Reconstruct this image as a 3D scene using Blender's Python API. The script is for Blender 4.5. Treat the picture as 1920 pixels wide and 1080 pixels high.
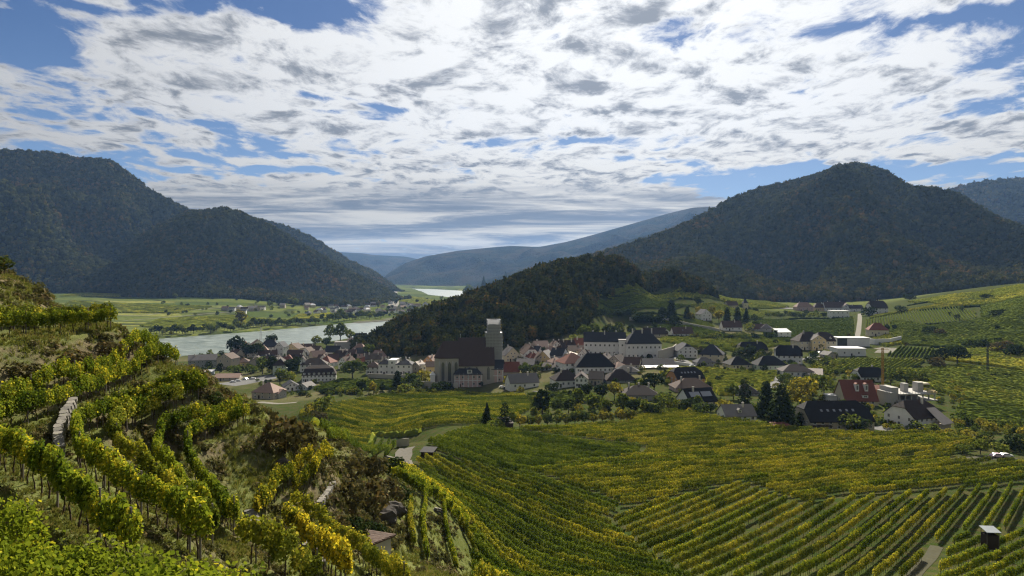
import bpy, math, random
import numpy as np
from mathutils import Vector, Matrix

random.seed(7)
rng = np.random.default_rng(11)
for _o in list(bpy.data.objects):
    bpy.data.objects.remove(_o, do_unlink=True)
scene = bpy.context.scene
COL = scene.collection
R = math.radians

# ------------------------------------------------------------------ camera, sky, sun, exposure
FOC, HZ, CAMZ = 1350.0, 516.0, 85.0          # focal length in photo pixels, horizon line, eye height over the river
cam_data = bpy.data.cameras.new('camera')
cam_data.sensor_width = 36.0
cam_data.lens = 36.0 * FOC / 1920.0
cam_data.shift_y = -(540 - HZ) / 1920.0
cam_data.clip_start = 0.2
cam_data.clip_end = 60000
cam = bpy.data.objects.new('camera', cam_data)
cam.location = (0, 0, CAMZ)
cam.rotation_euler = (R(90), 0, 0)
COL.objects.link(cam)
scene.camera = cam

SUN_AZ, SUN_EL = 11.0, 33.0                  # degrees right of the view, degrees up
SUN_DIR = Vector((math.sin(R(SUN_AZ)) * math.cos(R(SUN_EL)), math.cos(R(SUN_AZ)) * math.cos(R(SUN_EL)), math.sin(R(SUN_EL))))
sd = bpy.data.lights.new('sun', 'SUN')
sd.energy = 5.0
sd.angle = R(0.6)
sd.color = (1.0, 0.91, 0.76)
sun = bpy.data.objects.new('sun', sd)
sun.rotation_euler = SUN_DIR.to_track_quat('Z', 'Y').to_euler()
COL.objects.link(sun)
scene.view_settings.view_transform = 'Standard'
scene.view_settings.look = 'None'
scene.view_settings.exposure = 1.1
scene.view_settings.gamma = 1.0
scene.render.engine = 'CYCLES'
scene.cycles.max_bounces = 6
scene.cycles.diffuse_bounces = 2
scene.cycles.glossy_bounces = 2
scene.cycles.transmission_bounces = 3
scene.cycles.transparent_max_bounces = 6
scene.cycles.volume_bounces = 0
scene.cycles.use_denoising = True
scene.cycles.denoising_prefilter = 'NONE'
scene.cycles.pixel_filter_type = 'BLACKMAN_HARRIS'
scene.cycles.filter_width = 1.25
scene.cycles.sample_clamp_indirect = 4.0


class NT:
    """small helper to write node trees"""
    def __init__(s, tree):
        s.t = tree
        s.n = tree.nodes
        s.l = tree.links

    def add(s, typ, ins=None, **props):
        nd = s.n.new(typ)
        for k, v in props.items():
            setattr(nd, k, v)
        for k, v in (ins or {}).items():
            s.put(nd.inputs[k], v)
        return nd

    def put(s, sock, v):
        if isinstance(v, bpy.types.NodeSocket):
            s.l.new(v, sock)
        elif isinstance(v, bpy.types.Node):
            s.l.new(v.outputs[0], sock)
        else:
            if isinstance(v, (tuple, list)) and len(v) == 3 and sock.type == 'RGBA':
                v = (*v, 1)
            sock.default_value = v

    def m(s, op, a, b=None, c=None, clamp=False):
        nd = s.n.new('ShaderNodeMath')
        nd.operation = op
        nd.use_clamp = clamp
        for i, v in enumerate((a, b, c)):
            if v is not None:
                s.put(nd.inputs[i], v)
        return nd.outputs[0]

    def ss(s, v, lo, hi, a=0.0, b=1.0):
        nd = s.n.new('ShaderNodeMapRange')
        nd.interpolation_type = 'SMOOTHSTEP'
        for k, x in zip(('Value', 'From Min', 'From Max', 'To Min', 'To Max'), (v, lo, hi, a, b)):
            s.put(nd.inputs[k], x)
        return nd.outputs[0]

    def mix(s, f, a, b, blend='MIX'):
        nd = s.n.new('ShaderNodeMix')
        nd.data_type = 'RGBA'
        nd.blend_type = blend
        nd.clamp_factor = True
        s.put(nd.inputs[0], f)
        s.put(nd.inputs[6], a)
        s.put(nd.inputs[7], b)
        return nd.outputs[2]

    def noise(s, vec, scale, detail=4.0, rough=0.5, dist=0.0):
        nd = s.n.new('ShaderNodeTexNoise')
        if vec is not None:
            s.put(nd.inputs['Vector'], vec)
        s.put(nd.inputs['Scale'], scale)
        s.put(nd.inputs['Detail'], detail)
        s.put(nd.inputs['Roughness'], rough)
        s.put(nd.inputs['Distortion'], dist)
        return nd.outputs['Fac']


def build_world():
    w = bpy.data.worlds.new('World')
    scene.world = w
    w.use_nodes = True
    t = NT(w.node_tree)
    w.node_tree.nodes.clear()
    out = t.add('ShaderNodeOutputWorld')
    bg = t.add('ShaderNodeBackground', {'Strength': 0.05})
    t.l.new(bg.outputs[0], out.inputs[0])
    sky = t.add('ShaderNodeTexSky', sky_type='NISHITA', sun_disc=False, sun_elevation=R(SUN_EL),
                sun_rotation=R(SUN_AZ), altitude=300, air_density=1.0, dust_density=0.6, ozone_density=2.0)
    tc = t.add('ShaderNodeTexCoord')
    d = tc.outputs['Generated']
    sx = t.add('ShaderNodeSeparateXYZ', {0: d})
    x, y, z = sx.outputs
    zz = t.m('MAXIMUM', z, 0.0)
    # a flat cloud layer seen in perspective
    h = t.m('ADD', zz, 0.075)
    px, py = t.m('DIVIDE', x, h), t.m('DIVIDE', y, h)
    cp = t.add('ShaderNodeCombineXYZ', {0: px, 1: py, 2: 0.37})
    rot = t.add('ShaderNodeMapping', {'Vector': cp.outputs[0], 'Rotation': (0, 0, R(-14)), 'Scale': (1.0, 0.72, 1.0)})
    P = rot.outputs[0]
    warpn = t.add('ShaderNodeTexNoise', {'Vector': P, 'Scale': 2.2, 'Detail': 2.0})
    wv = t.add('ShaderNodeVectorMath', {0: warpn.outputs['Color'], 1: (0.5, 0.5, 0.5)}, operation='SUBTRACT')
    wv2 = t.add('ShaderNodeVectorMath', {0: wv.outputs[0], 'Scale': 0.28}, operation='SCALE')
    PW = t.add('ShaderNodeVectorMath', {0: P, 1: wv2.outputs[0]}, operation='ADD').outputs[0]
    big = t.noise(P, 0.7, 3, 0.5)
    cell = t.noise(PW, 4.2, 10, 0.63)
    vor = t.add('ShaderNodeTexVoronoi', {'Vector': PW, 'Scale': 5.5, 'Randomness': 1.0}, feature='SMOOTH_F1')
    puff = t.m('SUBTRACT', 0.62, t.m('MULTIPLY', vor.outputs['Distance'], 0.95))
    vor2 = t.add('ShaderNodeTexVoronoi', {'Vector': PW, 'Scale': 13.0, 'Randomness': 1.0}, feature='SMOOTH_F1')
    puff = t.m('ADD', puff, t.m('MULTIPLY', t.m('SUBTRACT', 0.4, vor2.outputs['Distance']), 0.45))
    dens = t.m('ADD', t.m('ADD', t.m('MULTIPLY', big, 0.40), t.m('MULTIPLY', cell, 0.80)), t.m('MULTIPLY', puff, 0.30))
    dens = t.m('ADD', dens, CLOUD_COVER)
    # open blue places where the photograph has them
    yy = t.m('MAXIMUM', y, 0.02)
    a, e = t.m('DIVIDE', x, yy), t.m('DIVIDE', z, yy)
    for bx, by, rx, ry, st in CLOUD_GAPS:
        a0, e0 = (bx - 960) / FOC, (HZ - by) / FOC
        q1 = t.m('POWER', t.m('ABSOLUTE', t.m('DIVIDE', t.m('SUBTRACT', a, a0), rx / FOC)), 2.0)
        q2 = t.m('POWER', t.m('ABSOLUTE', t.m('DIVIDE', t.m('SUBTRACT', e, e0), ry / FOC)), 2.0)
        g = t.m('EXPONENT', t.m('MULTIPLY', t.m('ADD', q1, q2), -1.0))
        dens = t.m('SUBTRACT', dens, t.m('MULTIPLY', g, st * .78))
    mask = t.ss(dens, 0.465, 0.60)
    # thin veils stay white, thick parts turn grey underneath; light from behind keeps the rims bright
    off = t.add('ShaderNodeVectorMath', {0: PW, 1: (0.05, 0.10, 0.0)}, operation='ADD').outputs[0]
    cell2 = t.noise(off, 4.2, 10, 0.63)
    relief = t.m('SUBTRACT', cell, cell2)
    shade = t.noise(PW, 1.5, 6, 0.6, 0.4)
    sh2 = t.noise(PW, 6.0, 8, 0.68)
    g0 = t.m('ADD', t.m('MULTIPLY', shade, 0.48), t.m('MULTIPLY', sh2, 0.66))
    g0 = t.m('ADD', g0, t.m('MULTIPLY', relief, 1.5))
    g0 = t.m('ADD', g0, t.m('MULTIPLY', t.m('SUBTRACT', dens, 0.62), 0.45))
    grey = t.m('MULTIPLY', t.ss(g0, 0.51, 0.96), t.ss(dens, 0.50, 0.66), clamp=True)
    # low streaky sheet near the horizon
    st_v = t.add('ShaderNodeCombineXYZ', {0: t.m('MULTIPLY', a, 2.4), 1: t.m('MULTIPLY', e, 36.0), 2: 3.1})
    strat = t.noise(st_v.outputs[0], 1.6, 9, 0.66, 0.5)
    lowm = t.ss(e, 0.095, 0.14, 1.0, 0.0)
    grey = t.m('ADD', t.m('MULTIPLY', grey, t.m('SUBTRACT', 1.0, lowm)),
               t.m('MULTIPLY', lowm, t.ss(strat, 0.37, 0.60)), clamp=True)
    sund = t.add('ShaderNodeVectorMath', {0: d, 1: tuple(SUN_DIR)}, operation='DOT_PRODUCT').outputs['Value']
    glow = t.m('POWER', t.m('MAXIMUM', sund, 0.0), 3.0)
    bright = t.m('ADD', 0.30, t.m('MULTIPLY', glow, 0.80))
    warm = t.ss(z, 0.02, 0.22)
    white = t.mix(warm, (7.4, 6.9, 5.8), (9.2, 9.3, 9.4))
    gcol = t.mix(warm, (1.6, 1.9, 2.4), (2.9, 3.2, 3.7))
    cc = t.mix(grey, white, gcol)
    cc = t.mix(1.0, cc, t.add('ShaderNodeCombineColor', {0: bright, 1: bright, 2: bright}).outputs[0], 'MULTIPLY')
    # the clear sky of the photograph is a deep, even blue
    skyc = t.mix(1.0, sky.outputs[0], SKY_TINT, 'MULTIPLY')
    bluec = t.mix(0.62, skyc, t.mix(t.ss(z, 0.03, 0.34), (1.7, 2.8, 4.4), (0.40, 0.92, 2.2)))
    final = t.mix(mask, bluec, cc)
    t.put(bg.inputs['Color'], final)
    w.cycles.sampling_method = 'MANUAL'
    w.cycles.sample_map_resolution = 512


HAZE_DENSITY = 0.000028
SKY_TINT = (0.5, 0.62, 0.85)
CLOUD_COVER = -0.018
CLOUD_GAPS = [(20, 60, 170, 80, .30), (330, 12, 330, 36, .26), (590, 25, 120, 40, .22), (10, 235, 50, 50, .14), (110, 215, 100, 22, .12),
              (1840, 40, 170, 50, .30), (1890, 200, 110, 16, .30), (1760, 320, 330, 30, .34), (1420, 345, 150, 26, .34), (1265, 338, 110, 10, .2),
              (260, 328, 150, 28, .34), (90, 285, 200, 18, .30), (520, 318, 120, 9, .3), (580, 178, 90, 14, .16), (700, 208, 90, 9, .12),
              (760, 205, 70, 8, .12), (880, 198, 60, 9, .1), (1240, 50, 120, 26, .16), (1500, 60, 140, 30, .14), (1130, 260, 150, 8, .12),
              (780, 478, 400, 12, .1), (1130, 372, 200, 30, -.15), (800, 400, 420, 70, -.22), (900, 120, 420, 120, -.10), (1500, 220, 330, 60, -.08)]
build_world()

# ------------------------------------------------------------------ numeric helpers
def P(px, py, Y):
    """photo pixel + distance ahead -> point in the world (metres)"""
    return ((px - 960) / FOC * Y, Y, CAMZ - (py - HZ) / FOC * Y)


_perm = np.random.default_rng(3).random((256, 256))


def vnoise(x, y):
    x = np.asarray(x, float); y = np.asarray(y, float)
    xi = np.floor(x).astype(int); yi = np.floor(y).astype(int)
    fx = x - xi; fy = y - yi
    fx = fx * fx * fx * (fx * (fx * 6 - 15) + 10); fy = fy * fy * fy * (fy * (fy * 6 - 15) + 10)
    g = lambda a, b: _perm[a & 255, b & 255]
    return (g(xi, yi) * (1 - fx) + g(xi + 1, yi) * fx) * (1 - fy) + (g(xi, yi + 1) * (1 - fx) + g(xi + 1, yi + 1) * fx) * fy


def fbm(x, y, octs=4, gain=0.5):
    s = 0.0; a = 1.0; tot = 0.0
    for i in range(octs):
        s = s + a * (vnoise(x * 2 ** i + 17.3 * i, y * 2 ** i - 9.1 * i) - 0.5)
        tot += a; a *= gain
    return s / tot * 2


def sstep(v, a, b):
    t = np.clip((v - a) / (b - a), 0, 1)
    return t * t * (3 - 2 * t)


def in_poly(x, y, poly):
    x = np.asarray(x, float); y = np.asarray(y, float)
    inside = np.zeros(np.broadcast(x, y).shape, bool)
    n = len(poly)
    for i in range(n):
        x1, y1 = poly[i]; x2, y2 = poly[(i + 1) % n]
        if y1 == y2:
            continue
        c = ((y1 > y) != (y2 > y)) & (x < (x2 - x1) * (y - y1) / (y2 - y1) + x1)
        inside ^= c
    return inside


def poly_dist(x, y, poly, closed=True):
    d = np.full(np.broadcast(x, y).shape, 1e9)
    n = len(poly)
    for i in range(n if closed else n - 1):
        x1, y1 = poly[i]; x2, y2 = poly[(i + 1) % n]
        dx, dy = x2 - x1, y2 - y1
        t = np.clip(((x - x1) * dx + (y - y1) * dy) / (dx * dx + dy * dy + 1e-9), 0, 1)
        d = np.minimum(d, np.hypot(x - x1 - t * dx, y - y1 - t * dy))
    return d


# ------------------------------------------------------------------ the lie of the land
CP = [P(*c) for c in [
    # terraces of the near hillside, contour by contour
    (210, 622, 66), (100, 628, 60), (0, 632, 54), (-150, 650, 45),
    (335, 690, 70.6), (240, 722, 59.6), (120, 775, 47.4), (0, 815, 41), (-100, 870, 34.7), (0, 900, 32), (100, 950, 28.3), (180, 1020, 24.4), (260, 1100, 21),
    (385, 750, 60), (300, 770, 55.3), (200, 800, 49.4), (130, 830, 44.7), (150, 880, 38.6), (230, 950, 32.4), (330, 1010, 28.4), (400, 1080, 24.9),
    (468, 798, 62.7), (400, 820, 58.2), (310, 860, 51.4), (300, 900, 46), (345, 960, 39.8), (430, 1020, 35), (500, 1100, 30.3),
    (480, 985, 46), (585, 872, 61), (560, 960, 53), (625, 880, 66), (600, 1020, 50), (720, 1080, 48), (700, 1040, 64), (700, 950, 80),
    (800, 1000, 88), (850, 1080, 84), (900, 1090, 92), (760, 960, 95), (830, 950, 112), (905, 985, 132), (945, 1080, 108), (520, 830, 84), (560, 790, 118), (470, 765, 80),
    (0, 515, 80), (50, 533, 80), (90, 568, 75), (600, 830, 185), (680, 850, 190), (720, 870, 185), (765, 870, 183), (755, 832, 215), (840, 900, 174),
    # valley floor vineyards
    (600, 780, 330), (650, 740, 430), (800, 760, 380), (800, 830, 205), (900, 820, 228), (960, 880, 200), (800, 785, 300), (900, 775, 325),
    (1000, 900, 185), (1100, 850, 225), (1200, 790, 290), (1200, 1000, 145), (1000, 1080, 115), (1300, 1080, 115), (1600, 1080, 118), (1900, 1080, 120),
    (1600, 900, 195), (1900, 900, 200), (1400, 780, 310), (1650, 812, 280), (1900, 820, 265), (1300, 700, 450), (1240, 670, 510), (890, 722, 470),
    (1100, 728, 410), (960, 738, 420), (700, 710, 510), (600, 715, 520), (450, 700, 580), (500, 750, 430), (560, 690, 590), (650, 660, 720), (700, 640, 870),
    (400, 670, 725), (1400, 695, 470), (1500, 700, 460), (1450, 622, 700), (1600, 645, 610), (1600, 590, 900), (1300, 612, 715), (1200, 633, 630),
    (1150, 600, 720), (1250, 560, 830), (1200, 545, 860), (1400, 577, 950), (1330, 548, 1000), (1500, 582, 1000), (1620, 582, 1000),
    # the wooded hill behind the church
    (1120, 565, 720), (1100, 628, 590), (1000, 645, 560), (850, 668, 545), (750, 662, 610), (700, 650, 700),
    (760, 616, 700), (830, 588, 740), (900, 562, 780), (960, 540, 800), (1000, 522, 800), (1050, 510, 800), (1120, 503, 820), (1190, 508, 850),
    (1250, 524, 880),
    # slope on the right
    (1700, 700, 450), (1800, 722, 415), (1920, 745, 385), (1750, 642, 600), (1830, 600, 700), (1920, 562, 700), (1920, 532, 850), (1800, 548, 900),
    (1700, 566, 950), (1660, 602, 760), (1920, 640, 550), (1850, 682, 480), (2200, 550, 700), (2300, 1080, 120), (2250, 800, 300), (2300, 640, 480),
    # across the river
    (150, 560, 1700), (300, 560, 1800), (100, 550, 1950), (450, 560, 1800), (300, 600, 1250), (600, 590, 1500), (700, 577, 1750), (500, 600, 1330),
    (150, 600, 1200), (800, 572, 1900), (780, 562, 2300), (830, 536, 5000), (1000, 536, 4600), (740, 545, 3300), (900, 529, 5600), (-100, 560, 1900)]]
CP += [(-3, 4, 82.6), (0, 4, 82.2), (3, 4, 81.2), (-2, 8, 79.4), (-6, 8, 80.1), (3, 8, 78), (0, 16, 75), (10, 16, 71.5), (-9, 12, 79.1), (-3, 14, 77.4), (-4, 24, 73.5),
       (0, 40, 66), (20, 40, 60), (30, 30, 62), (-5, 60, 60), (20, 70, 50), (50, 60, 49), (0, 90, 46), (60, 90, 40), (-45, 50, 84), (-34, 30, 80.5), (-14, 15, 79.7), (-60, 60, 88), (-80, 100, 92),
       (-80, 150, 60), (-60, 130, 55), (-70, 200, 30), (-100, 300, 12), (-150, 450, 8), (-250, 600, 5), (-300, 420, 20), (-200, 200, 60), (-45, 110, 55), (-30, 150, 47), (-60, 180, 34), (-40, 250, 22), (-60, 350, 14),
       (0, 1100, 50), (-100, 1150, 10), (100, 1250, 35), (250, 1300, 35), (0, 9000, 60), (-6000, 9000, 60), (6000, 9000, 60),
       (1500, 2500, 40), (600, 2000, 40), (-2500, 3000, 60), (-1200, 1500, 25), (1400, 1400, 50), (0, 2000, 8), (200, 3000, 15)]
CPa = np.array(CP)


def uv_of(x, y):
    y = np.maximum(y, 3.0)
    return x / y * 2.6, np.log(y)


_cu, _cv = uv_of(CPa[:, 0], CPa[:, 1])


def _kern(r2):
    return np.sqrt(r2 + 0.0036)


_A = _kern((_cu[:, None] - _cu[None]) ** 2 + (_cv[:, None] - _cv[None]) ** 2)
_n = len(CP)
_M = np.zeros((_n + 3, _n + 3)); _M[:_n, :_n] = _A - np.eye(_n) * 0.004
_M[:_n, _n] = 1; _M[:_n, _n + 1] = _cu; _M[:_n, _n + 2] = _cv
_M[_n:, :_n] = _M[:_n, _n:].T
_W = np.linalg.solve(_M, np.concatenate([CPa[:, 2], np.zeros(3)]))

# river banks, where the water level meets the photo
W0 = lambda px, py: ((px - 960) / FOC * (CAMZ * FOC / (py - HZ)), CAMZ * FOC / (py - HZ))
NEAR_BANK = [(-1500, 420), (-700, 560)] + [W0(250, 680), W0(360, 668), W0(480, 659), W0(620, 641), W0(700, 627), (-60, 1330), (60, 1500), (120, 2000), (190, 2900), (100, 3850)]
FAR_BANK = [W0(865, 545), W0(810, 542), W0(763, 541), (-480, 3800), (-325, 2900), (-150, 2450), (-100, 1950), (-150, 1560)] + [W0(775, 596), W0(740, 600), W0(640, 607), W0(500, 620), W0(270, 637), (-900, 700), (-1600, 640)]
RIVER = NEAR_BANK + FAR_BANK


def raw_height(x, y):
    u, v = uv_of(x, y)
    z = _W[_n] + _W[_n + 1] * u + _W[_n + 2] * v
    for i in range(_n):
        z = z + _W[i] * _kern((u - _cu[i]) ** 2 + (v - _cv[i]) ** 2)
    # terracing of the near hillside: benches with steep banks between
    lv = [83.5, 80.1, 75.9, 74.6, 71.9, 69.3, 66.5]
    hw = [.3, .75, .5, .25, .55, .5, .3]
    xs = []; zs = []
    for l, w in list(zip(lv, hw))[::-1]:
        xs += [l - w, l + w]; zs += [l - 0.12, l + 0.12]
    zt = np.interp(z, xs, zs)
    m = sstep(x / np.maximum(y, 3), -0.20, -0.27) * sstep(y, 100, 80) * sstep(z, 65.5, 68) * sstep(z, 84.5, 82.5)
    z = z * (1 - m) + zt * m
    # river bed and banks
    far = y > 380
    d = poly_dist(x, y, RIVER)
    ins = in_poly(x, y, RIVER)
    zb = np.where(ins, -np.minimum(d * 0.15, 3.0), np.maximum(z, np.minimum(d * 0.25 + .15, 2.2)))
    zb = np.where(ins, zb, np.minimum(zb, 0.2 + d * 0.3 + 60 * sstep(d, 20, 90)))
    z = np.where(far, zb, z)
    return z


# grid in azimuth x log-distance so that detail follows distance
U0, U1, NU = -1.12, 1.12, 640
VL = np.concatenate([np.linspace(math.log(3.5), math.log(125), 330, endpoint=False), np.linspace(math.log(125), math.log(9500), 330)])
UL = np.linspace(U0, U1, NU)
GX = UL[None, :] * np.exp(VL)[:, None]
GY = np.repeat(np.exp(VL)[:, None], NU, 1)
GZ = raw_height(GX, GY)
_near = sstep(GY, 130, 90) * 1.0
GZ = GZ + _near * (fbm(GX * 0.45, GY * 0.45, 4) * 0.22 + fbm(GX * 1.7, GY * 1.7, 3) * 0.09) * sstep(GX / GY, 0.15, -0.1)
GZ = GZ + sstep(GY, 100, 300) * np.where(GZ > 3, 1, 0) * fbm(GX * 0.02, GY * 0.02, 3) * 0.8


def height(x, y):
    x = np.asarray(x, float); y = np.asarray(y, float)
    yc = np.maximum(y, 3.6)
    fu = np.clip((x / yc - U0) / (U1 - U0) * (NU - 1), 0, NU - 1.001)
    fv = np.interp(np.log(yc), VL, np.arange(len(VL)))
    fv = np.clip(fv, 0, len(VL) - 1.001)
    iu = fu.astype(int); iv = fv.astype(int); a = fu - iu; b = fv - iv
    return (GZ[iv, iu] * (1 - a) + GZ[iv, iu + 1] * a) * (1 - b) + (GZ[iv + 1, iu] * (1 - a) + GZ[iv + 1, iu + 1] * a) * b


_ys = np.exp(np.linspace(math.log(4), math.log(9000), 2600))


def hit(px, py, ymin=4.0, ymax=1e9):
    """where the sight line through a photo pixel meets the ground"""
    ys = _ys[(_ys >= ymin) & (_ys <= ymax)]
    x = (px - 960) / FOC * ys; z = CAMZ - (py - HZ) / FOC * ys
    g = height(x, ys)
    below = np.nonzero(z <= g)[0]
    if len(below) == 0:
        i = int(np.argmin(np.abs(z - g)))
        return (float(x[i]), float(ys[i]), float(g[i]))
    i = max(below[0], 1)
    d0 = z[i - 1] - g[i - 1]; d1 = z[i] - g[i]
    k = d0 / (d0 - d1 + 1e-9) if d0 > 0 else 1.0
    Y = float(ys[i - 1] + (ys[i] - ys[i - 1]) * k)
    X = (px - 960) / FOC * Y
    return (X, Y, float(height(X, Y)))


# ------------------------------------------------------------------ object helpers
def tag(o, label=None, cat=None, group=None, kind=None):
    if label: o['label'] = label
    if cat: o['category'] = cat
    if group: o['group'] = group
    if kind: o['kind'] = kind
    return o


def link(name, data, mats=None, parent=None, loc=None, rotz=0.0, scale=None):
    o = bpy.data.objects.new(name, data)
    COL.objects.link(o)
    if parent is not None: o.parent = parent
    if loc is not None: o.location = loc
    if rotz: o.rotation_euler = (0, 0, rotz)
    if scale is not None: o.scale = scale if hasattr(scale, '__len__') else (scale,) * 3
    return o


def empty(name, loc=(0, 0, 0), rotz=0.0, scale=1.0):
    o = bpy.data.objects.new(name, None)
    o.empty_display_size = 0.5
    COL.objects.link(o)
    o.location = loc; o.rotation_euler = (0, 0, rotz)
    o.scale = scale if hasattr(scale, '__len__') else (scale,) * 3
    return o


def np_mesh(name, V, F, mats, smooth=False, mi=None):
    """V (n,3) array; F a (m,k) array or list of tuples"""
    me = bpy.data.meshes.new(name)
    V = np.asarray(V, np.float32)
    if isinstance(F, np.ndarray):
        k = F.shape[1]
        me.vertices.add(len(V)); me.vertices.foreach_set('co', V.ravel())
        me.loops.add(F.size); me.loops.foreach_set('vertex_index', F.astype(np.int32).ravel())
        me.polygons.add(len(F)); me.polygons.foreach_set('loop_start', np.arange(0, F.size, k, dtype=np.int32))
        if mi is not None: me.polygons.foreach_set('material_index', np.asarray(mi, np.int32))
        me.update(calc_edges=True)
    else:
        me.from_pydata([tuple(map(float, v)) for v in V], [], F)
        if mi is not None:
            me.polygons.foreach_set('material_index', np.asarray(mi, np.int32))
        me.update()
    if smooth: me.polygons.foreach_set('use_smooth', np.ones(len(me.polygons), bool))
    for m in (mats if isinstance(mats, (list, tuple)) else [mats]):
        me.materials.append(m)
    return me


class MB:
    """collects simple shapes into one mesh"""
    def __init__(s):
        s.v = []; s.f = []; s.mi = []; s.cur = 0

    def poly(s, pts, faces):
        b = len(s.v); s.v += [tuple(p) for p in pts]
        for f in faces:
            s.f.append(tuple(b + i for i in f)); s.mi.append(s.cur)

    def box(s, x0, x1, y0, y1, z0, z1):
        s.poly([(x0, y0, z0), (x1, y0, z0), (x1, y1, z0), (x0, y1, z0), (x0, y0, z1), (x1, y0, z1), (x1, y1, z1), (x0, y1, z1)],
               [(0, 3, 2, 1), (4, 5, 6, 7), (0, 1, 5, 4), (1, 2, 6, 5), (2, 3, 7, 6), (3, 0, 4, 7)])

    def tube(s, p, q, r0, r1, n=6):
        p = Vector(p); q = Vector(q); d = (q - p)
        if d.length < 1e-6: return
        d.normalize(); a = d.orthogonal().normalized(); b = d.cross(a)
        pts = []
        for c, r in ((p, r0), (q, r1)):
            for i in range(n):
                t = 2 * math.pi * i / n
                pts.append(c + (a * math.cos(t) + b * math.sin(t)) * r)
        s.poly(pts, [(i, (i + 1) % n, n + (i + 1) % n, n + i) for i in range(n)] + [tuple(range(n - 1, -1, -1)), tuple(range(n, 2 * n))])

    def mesh(s, name, mats, smooth=False):
        return np_mesh(name, np.array(s.v), s.f, mats, smooth, s.mi)


# ------------------------------------------------------------------ materials
MATS = {}


def new_mat(name):
    m = bpy.data.materials.new(name)
    m.use_nodes = True
    m.node_tree.nodes.clear()
    t = NT(m.node_tree)
    out = t.add('ShaderNodeOutputMaterial')
    MATS[name] = m
    return m, t, out


def plain(name, col, rough=0.8, var=0.15, scale=1.2, bump=0.0, spec=0.08, metal=0.0):
    m, t, out = new_mat(name)
    g = t.add('ShaderNodeNewGeometry')
    n = t.noise(g.outputs['Position'], scale, 5, 0.6)
    oi = t.add('ShaderNodeObjectInfo')
    f = t.m('ADD', t.m('MULTIPLY', t.m('SUBTRACT', n, 0.5), var * 2.2), t.m('ADD', 1.0, t.m('MULTIPLY', t.m('SUBTRACT', oi.outputs['Random'], 0.5), var)))
    c = t.mix(1.0, col, t.add('ShaderNodeCombineColor', {0: f, 1: f, 2: f}).outputs[0], 'MULTIPLY')
    b = t.add('ShaderNodeBsdfPrincipled', {'Base Color': c, 'Roughness': rough, 'Metallic': metal, 'Specular IOR Level': spec})
    if bump:
        bn = t.add('ShaderNodeBump', {'Strength': bump, 'Distance': 0.05, 'Height': t.noise(g.outputs['Position'], scale * 8, 4, 0.6)})
        t.put(b.inputs['Normal'], bn.outputs[0])
    t.l.new(b.outputs[0], out.inputs[0])
    return m


def foliage(name, dark, light, accent, patch=0.02, accent_amt=0.2, transl=0.35, island=True, obj_amt=0.5, bump=0.0):
    """leaves: dark/light mix per leaf and per plant, an accent colour in drifting patches; light comes through them"""
    m, t, out = new_mat(name)
    g = t.add('ShaderNodeNewGeometry')
    oi = t.add('ShaderNodeObjectInfo')
    pos = g.outputs['Position']
    isl = g.outputs['Random Per Island'] if island else t.noise(pos, 0.9, 3, 0.6)
    n1 = t.noise(pos, patch, 3, 0.6)
    n2 = t.noise(pos, patch * 14, 3, 0.6)
    f = t.m('ADD', t.m('MULTIPLY', isl, 0.55), t.m('MULTIPLY', oi.outputs['Random'], obj_amt))
    f = t.m('ADD', f, t.m('MULTIPLY', t.m('SUBTRACT', n2, 0.5), 0.9), clamp=True)
    c = t.mix(f, dark, light)
    s = t.m('ADD', t.m('ADD', t.m('MULTIPLY', n1, 0.8), t.m('MULTIPLY', n2, 1.0)), t.m('ADD', t.m('MULTIPLY', isl, 0.75), t.m('MULTIPLY', oi.outputs['Random'], 0.35)))
    lo = 1.70 - accent_amt
    af = t.ss(s, lo, lo + 0.32)
    c = t.mix(af, c, accent)
    d = t.add('ShaderNodeBsdfDiffuse', {'Color': c})
    if bump:
        bn = t.add('ShaderNodeBump', {'Strength': 1.0, 'Distance': bump, 'Height': t.noise(pos, 0.55, 4, 0.65)})
        t.put(d.inputs['Normal'], bn.outputs[0])
    if transl > 0:
        tr = t.add('ShaderNodeBsdfTranslucent', {'Color': t.mix(1.0, c, (1.25, 1.2, 0.7), 'MULTIPLY')})
        mx = t.add('ShaderNodeMixShader', {0: transl, 1: d.outputs[0], 2: tr.outputs[0]})
        t.l.new(mx.outputs[0], out.inputs[0])
    else:
        t.l.new(d.outputs[0], out.inputs[0])
    return m


foliage('vine_leaf', (0.030, 0.062, 0.010), (0.34, 0.36, 0.048), (0.60, 0.50, 0.06), patch=0.02, accent_amt=0.13, transl=0.22)
foliage('vine_leaf_near', (0.030, 0.065, 0.009), (0.26, 0.31, 0.035), (0.56, 0.48, 0.045), patch=0.08, accent_amt=0.06, transl=0.34)
foliage('vine_leaf_yellow', (0.06, 0.09, 0.012), (0.26, 0.26, 0.035), (0.52, 0.42, 0.04), patch=0.08, accent_amt=0.3, transl=0.45)
foliage('vine_far', (0.035, 0.068, 0.012), (0.22, 0.25, 0.038), (0.42, 0.38, 0.05), patch=0.02, accent_amt=0.16, transl=0.3, island=False)
foliage('leaf_green', (0.030, 0.052, 0.013), (0.15, 0.185, 0.042), (0.28, 0.24, 0.05), patch=0.03, accent_amt=0.0, transl=0.42)
foliage('leaf_dark', (0.014, 0.026, 0.012), (0.045, 0.065, 0.022), (0.10, 0.08, 0.03), patch=0.03, accent_amt=-0.2, transl=0.2)
foliage('leaf_light', (0.035, 0.06, 0.02), (0.10, 0.125, 0.04), (0.26, 0.22, 0.04), patch=0.03, accent_amt=0.0, transl=0.35)
foliage('leaf_yellow', (0.08, 0.09, 0.02), (0.24, 0.22, 0.04), (0.38, 0.30, 0.05), patch=0.05, accent_amt=0.1, transl=0.4)
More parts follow.
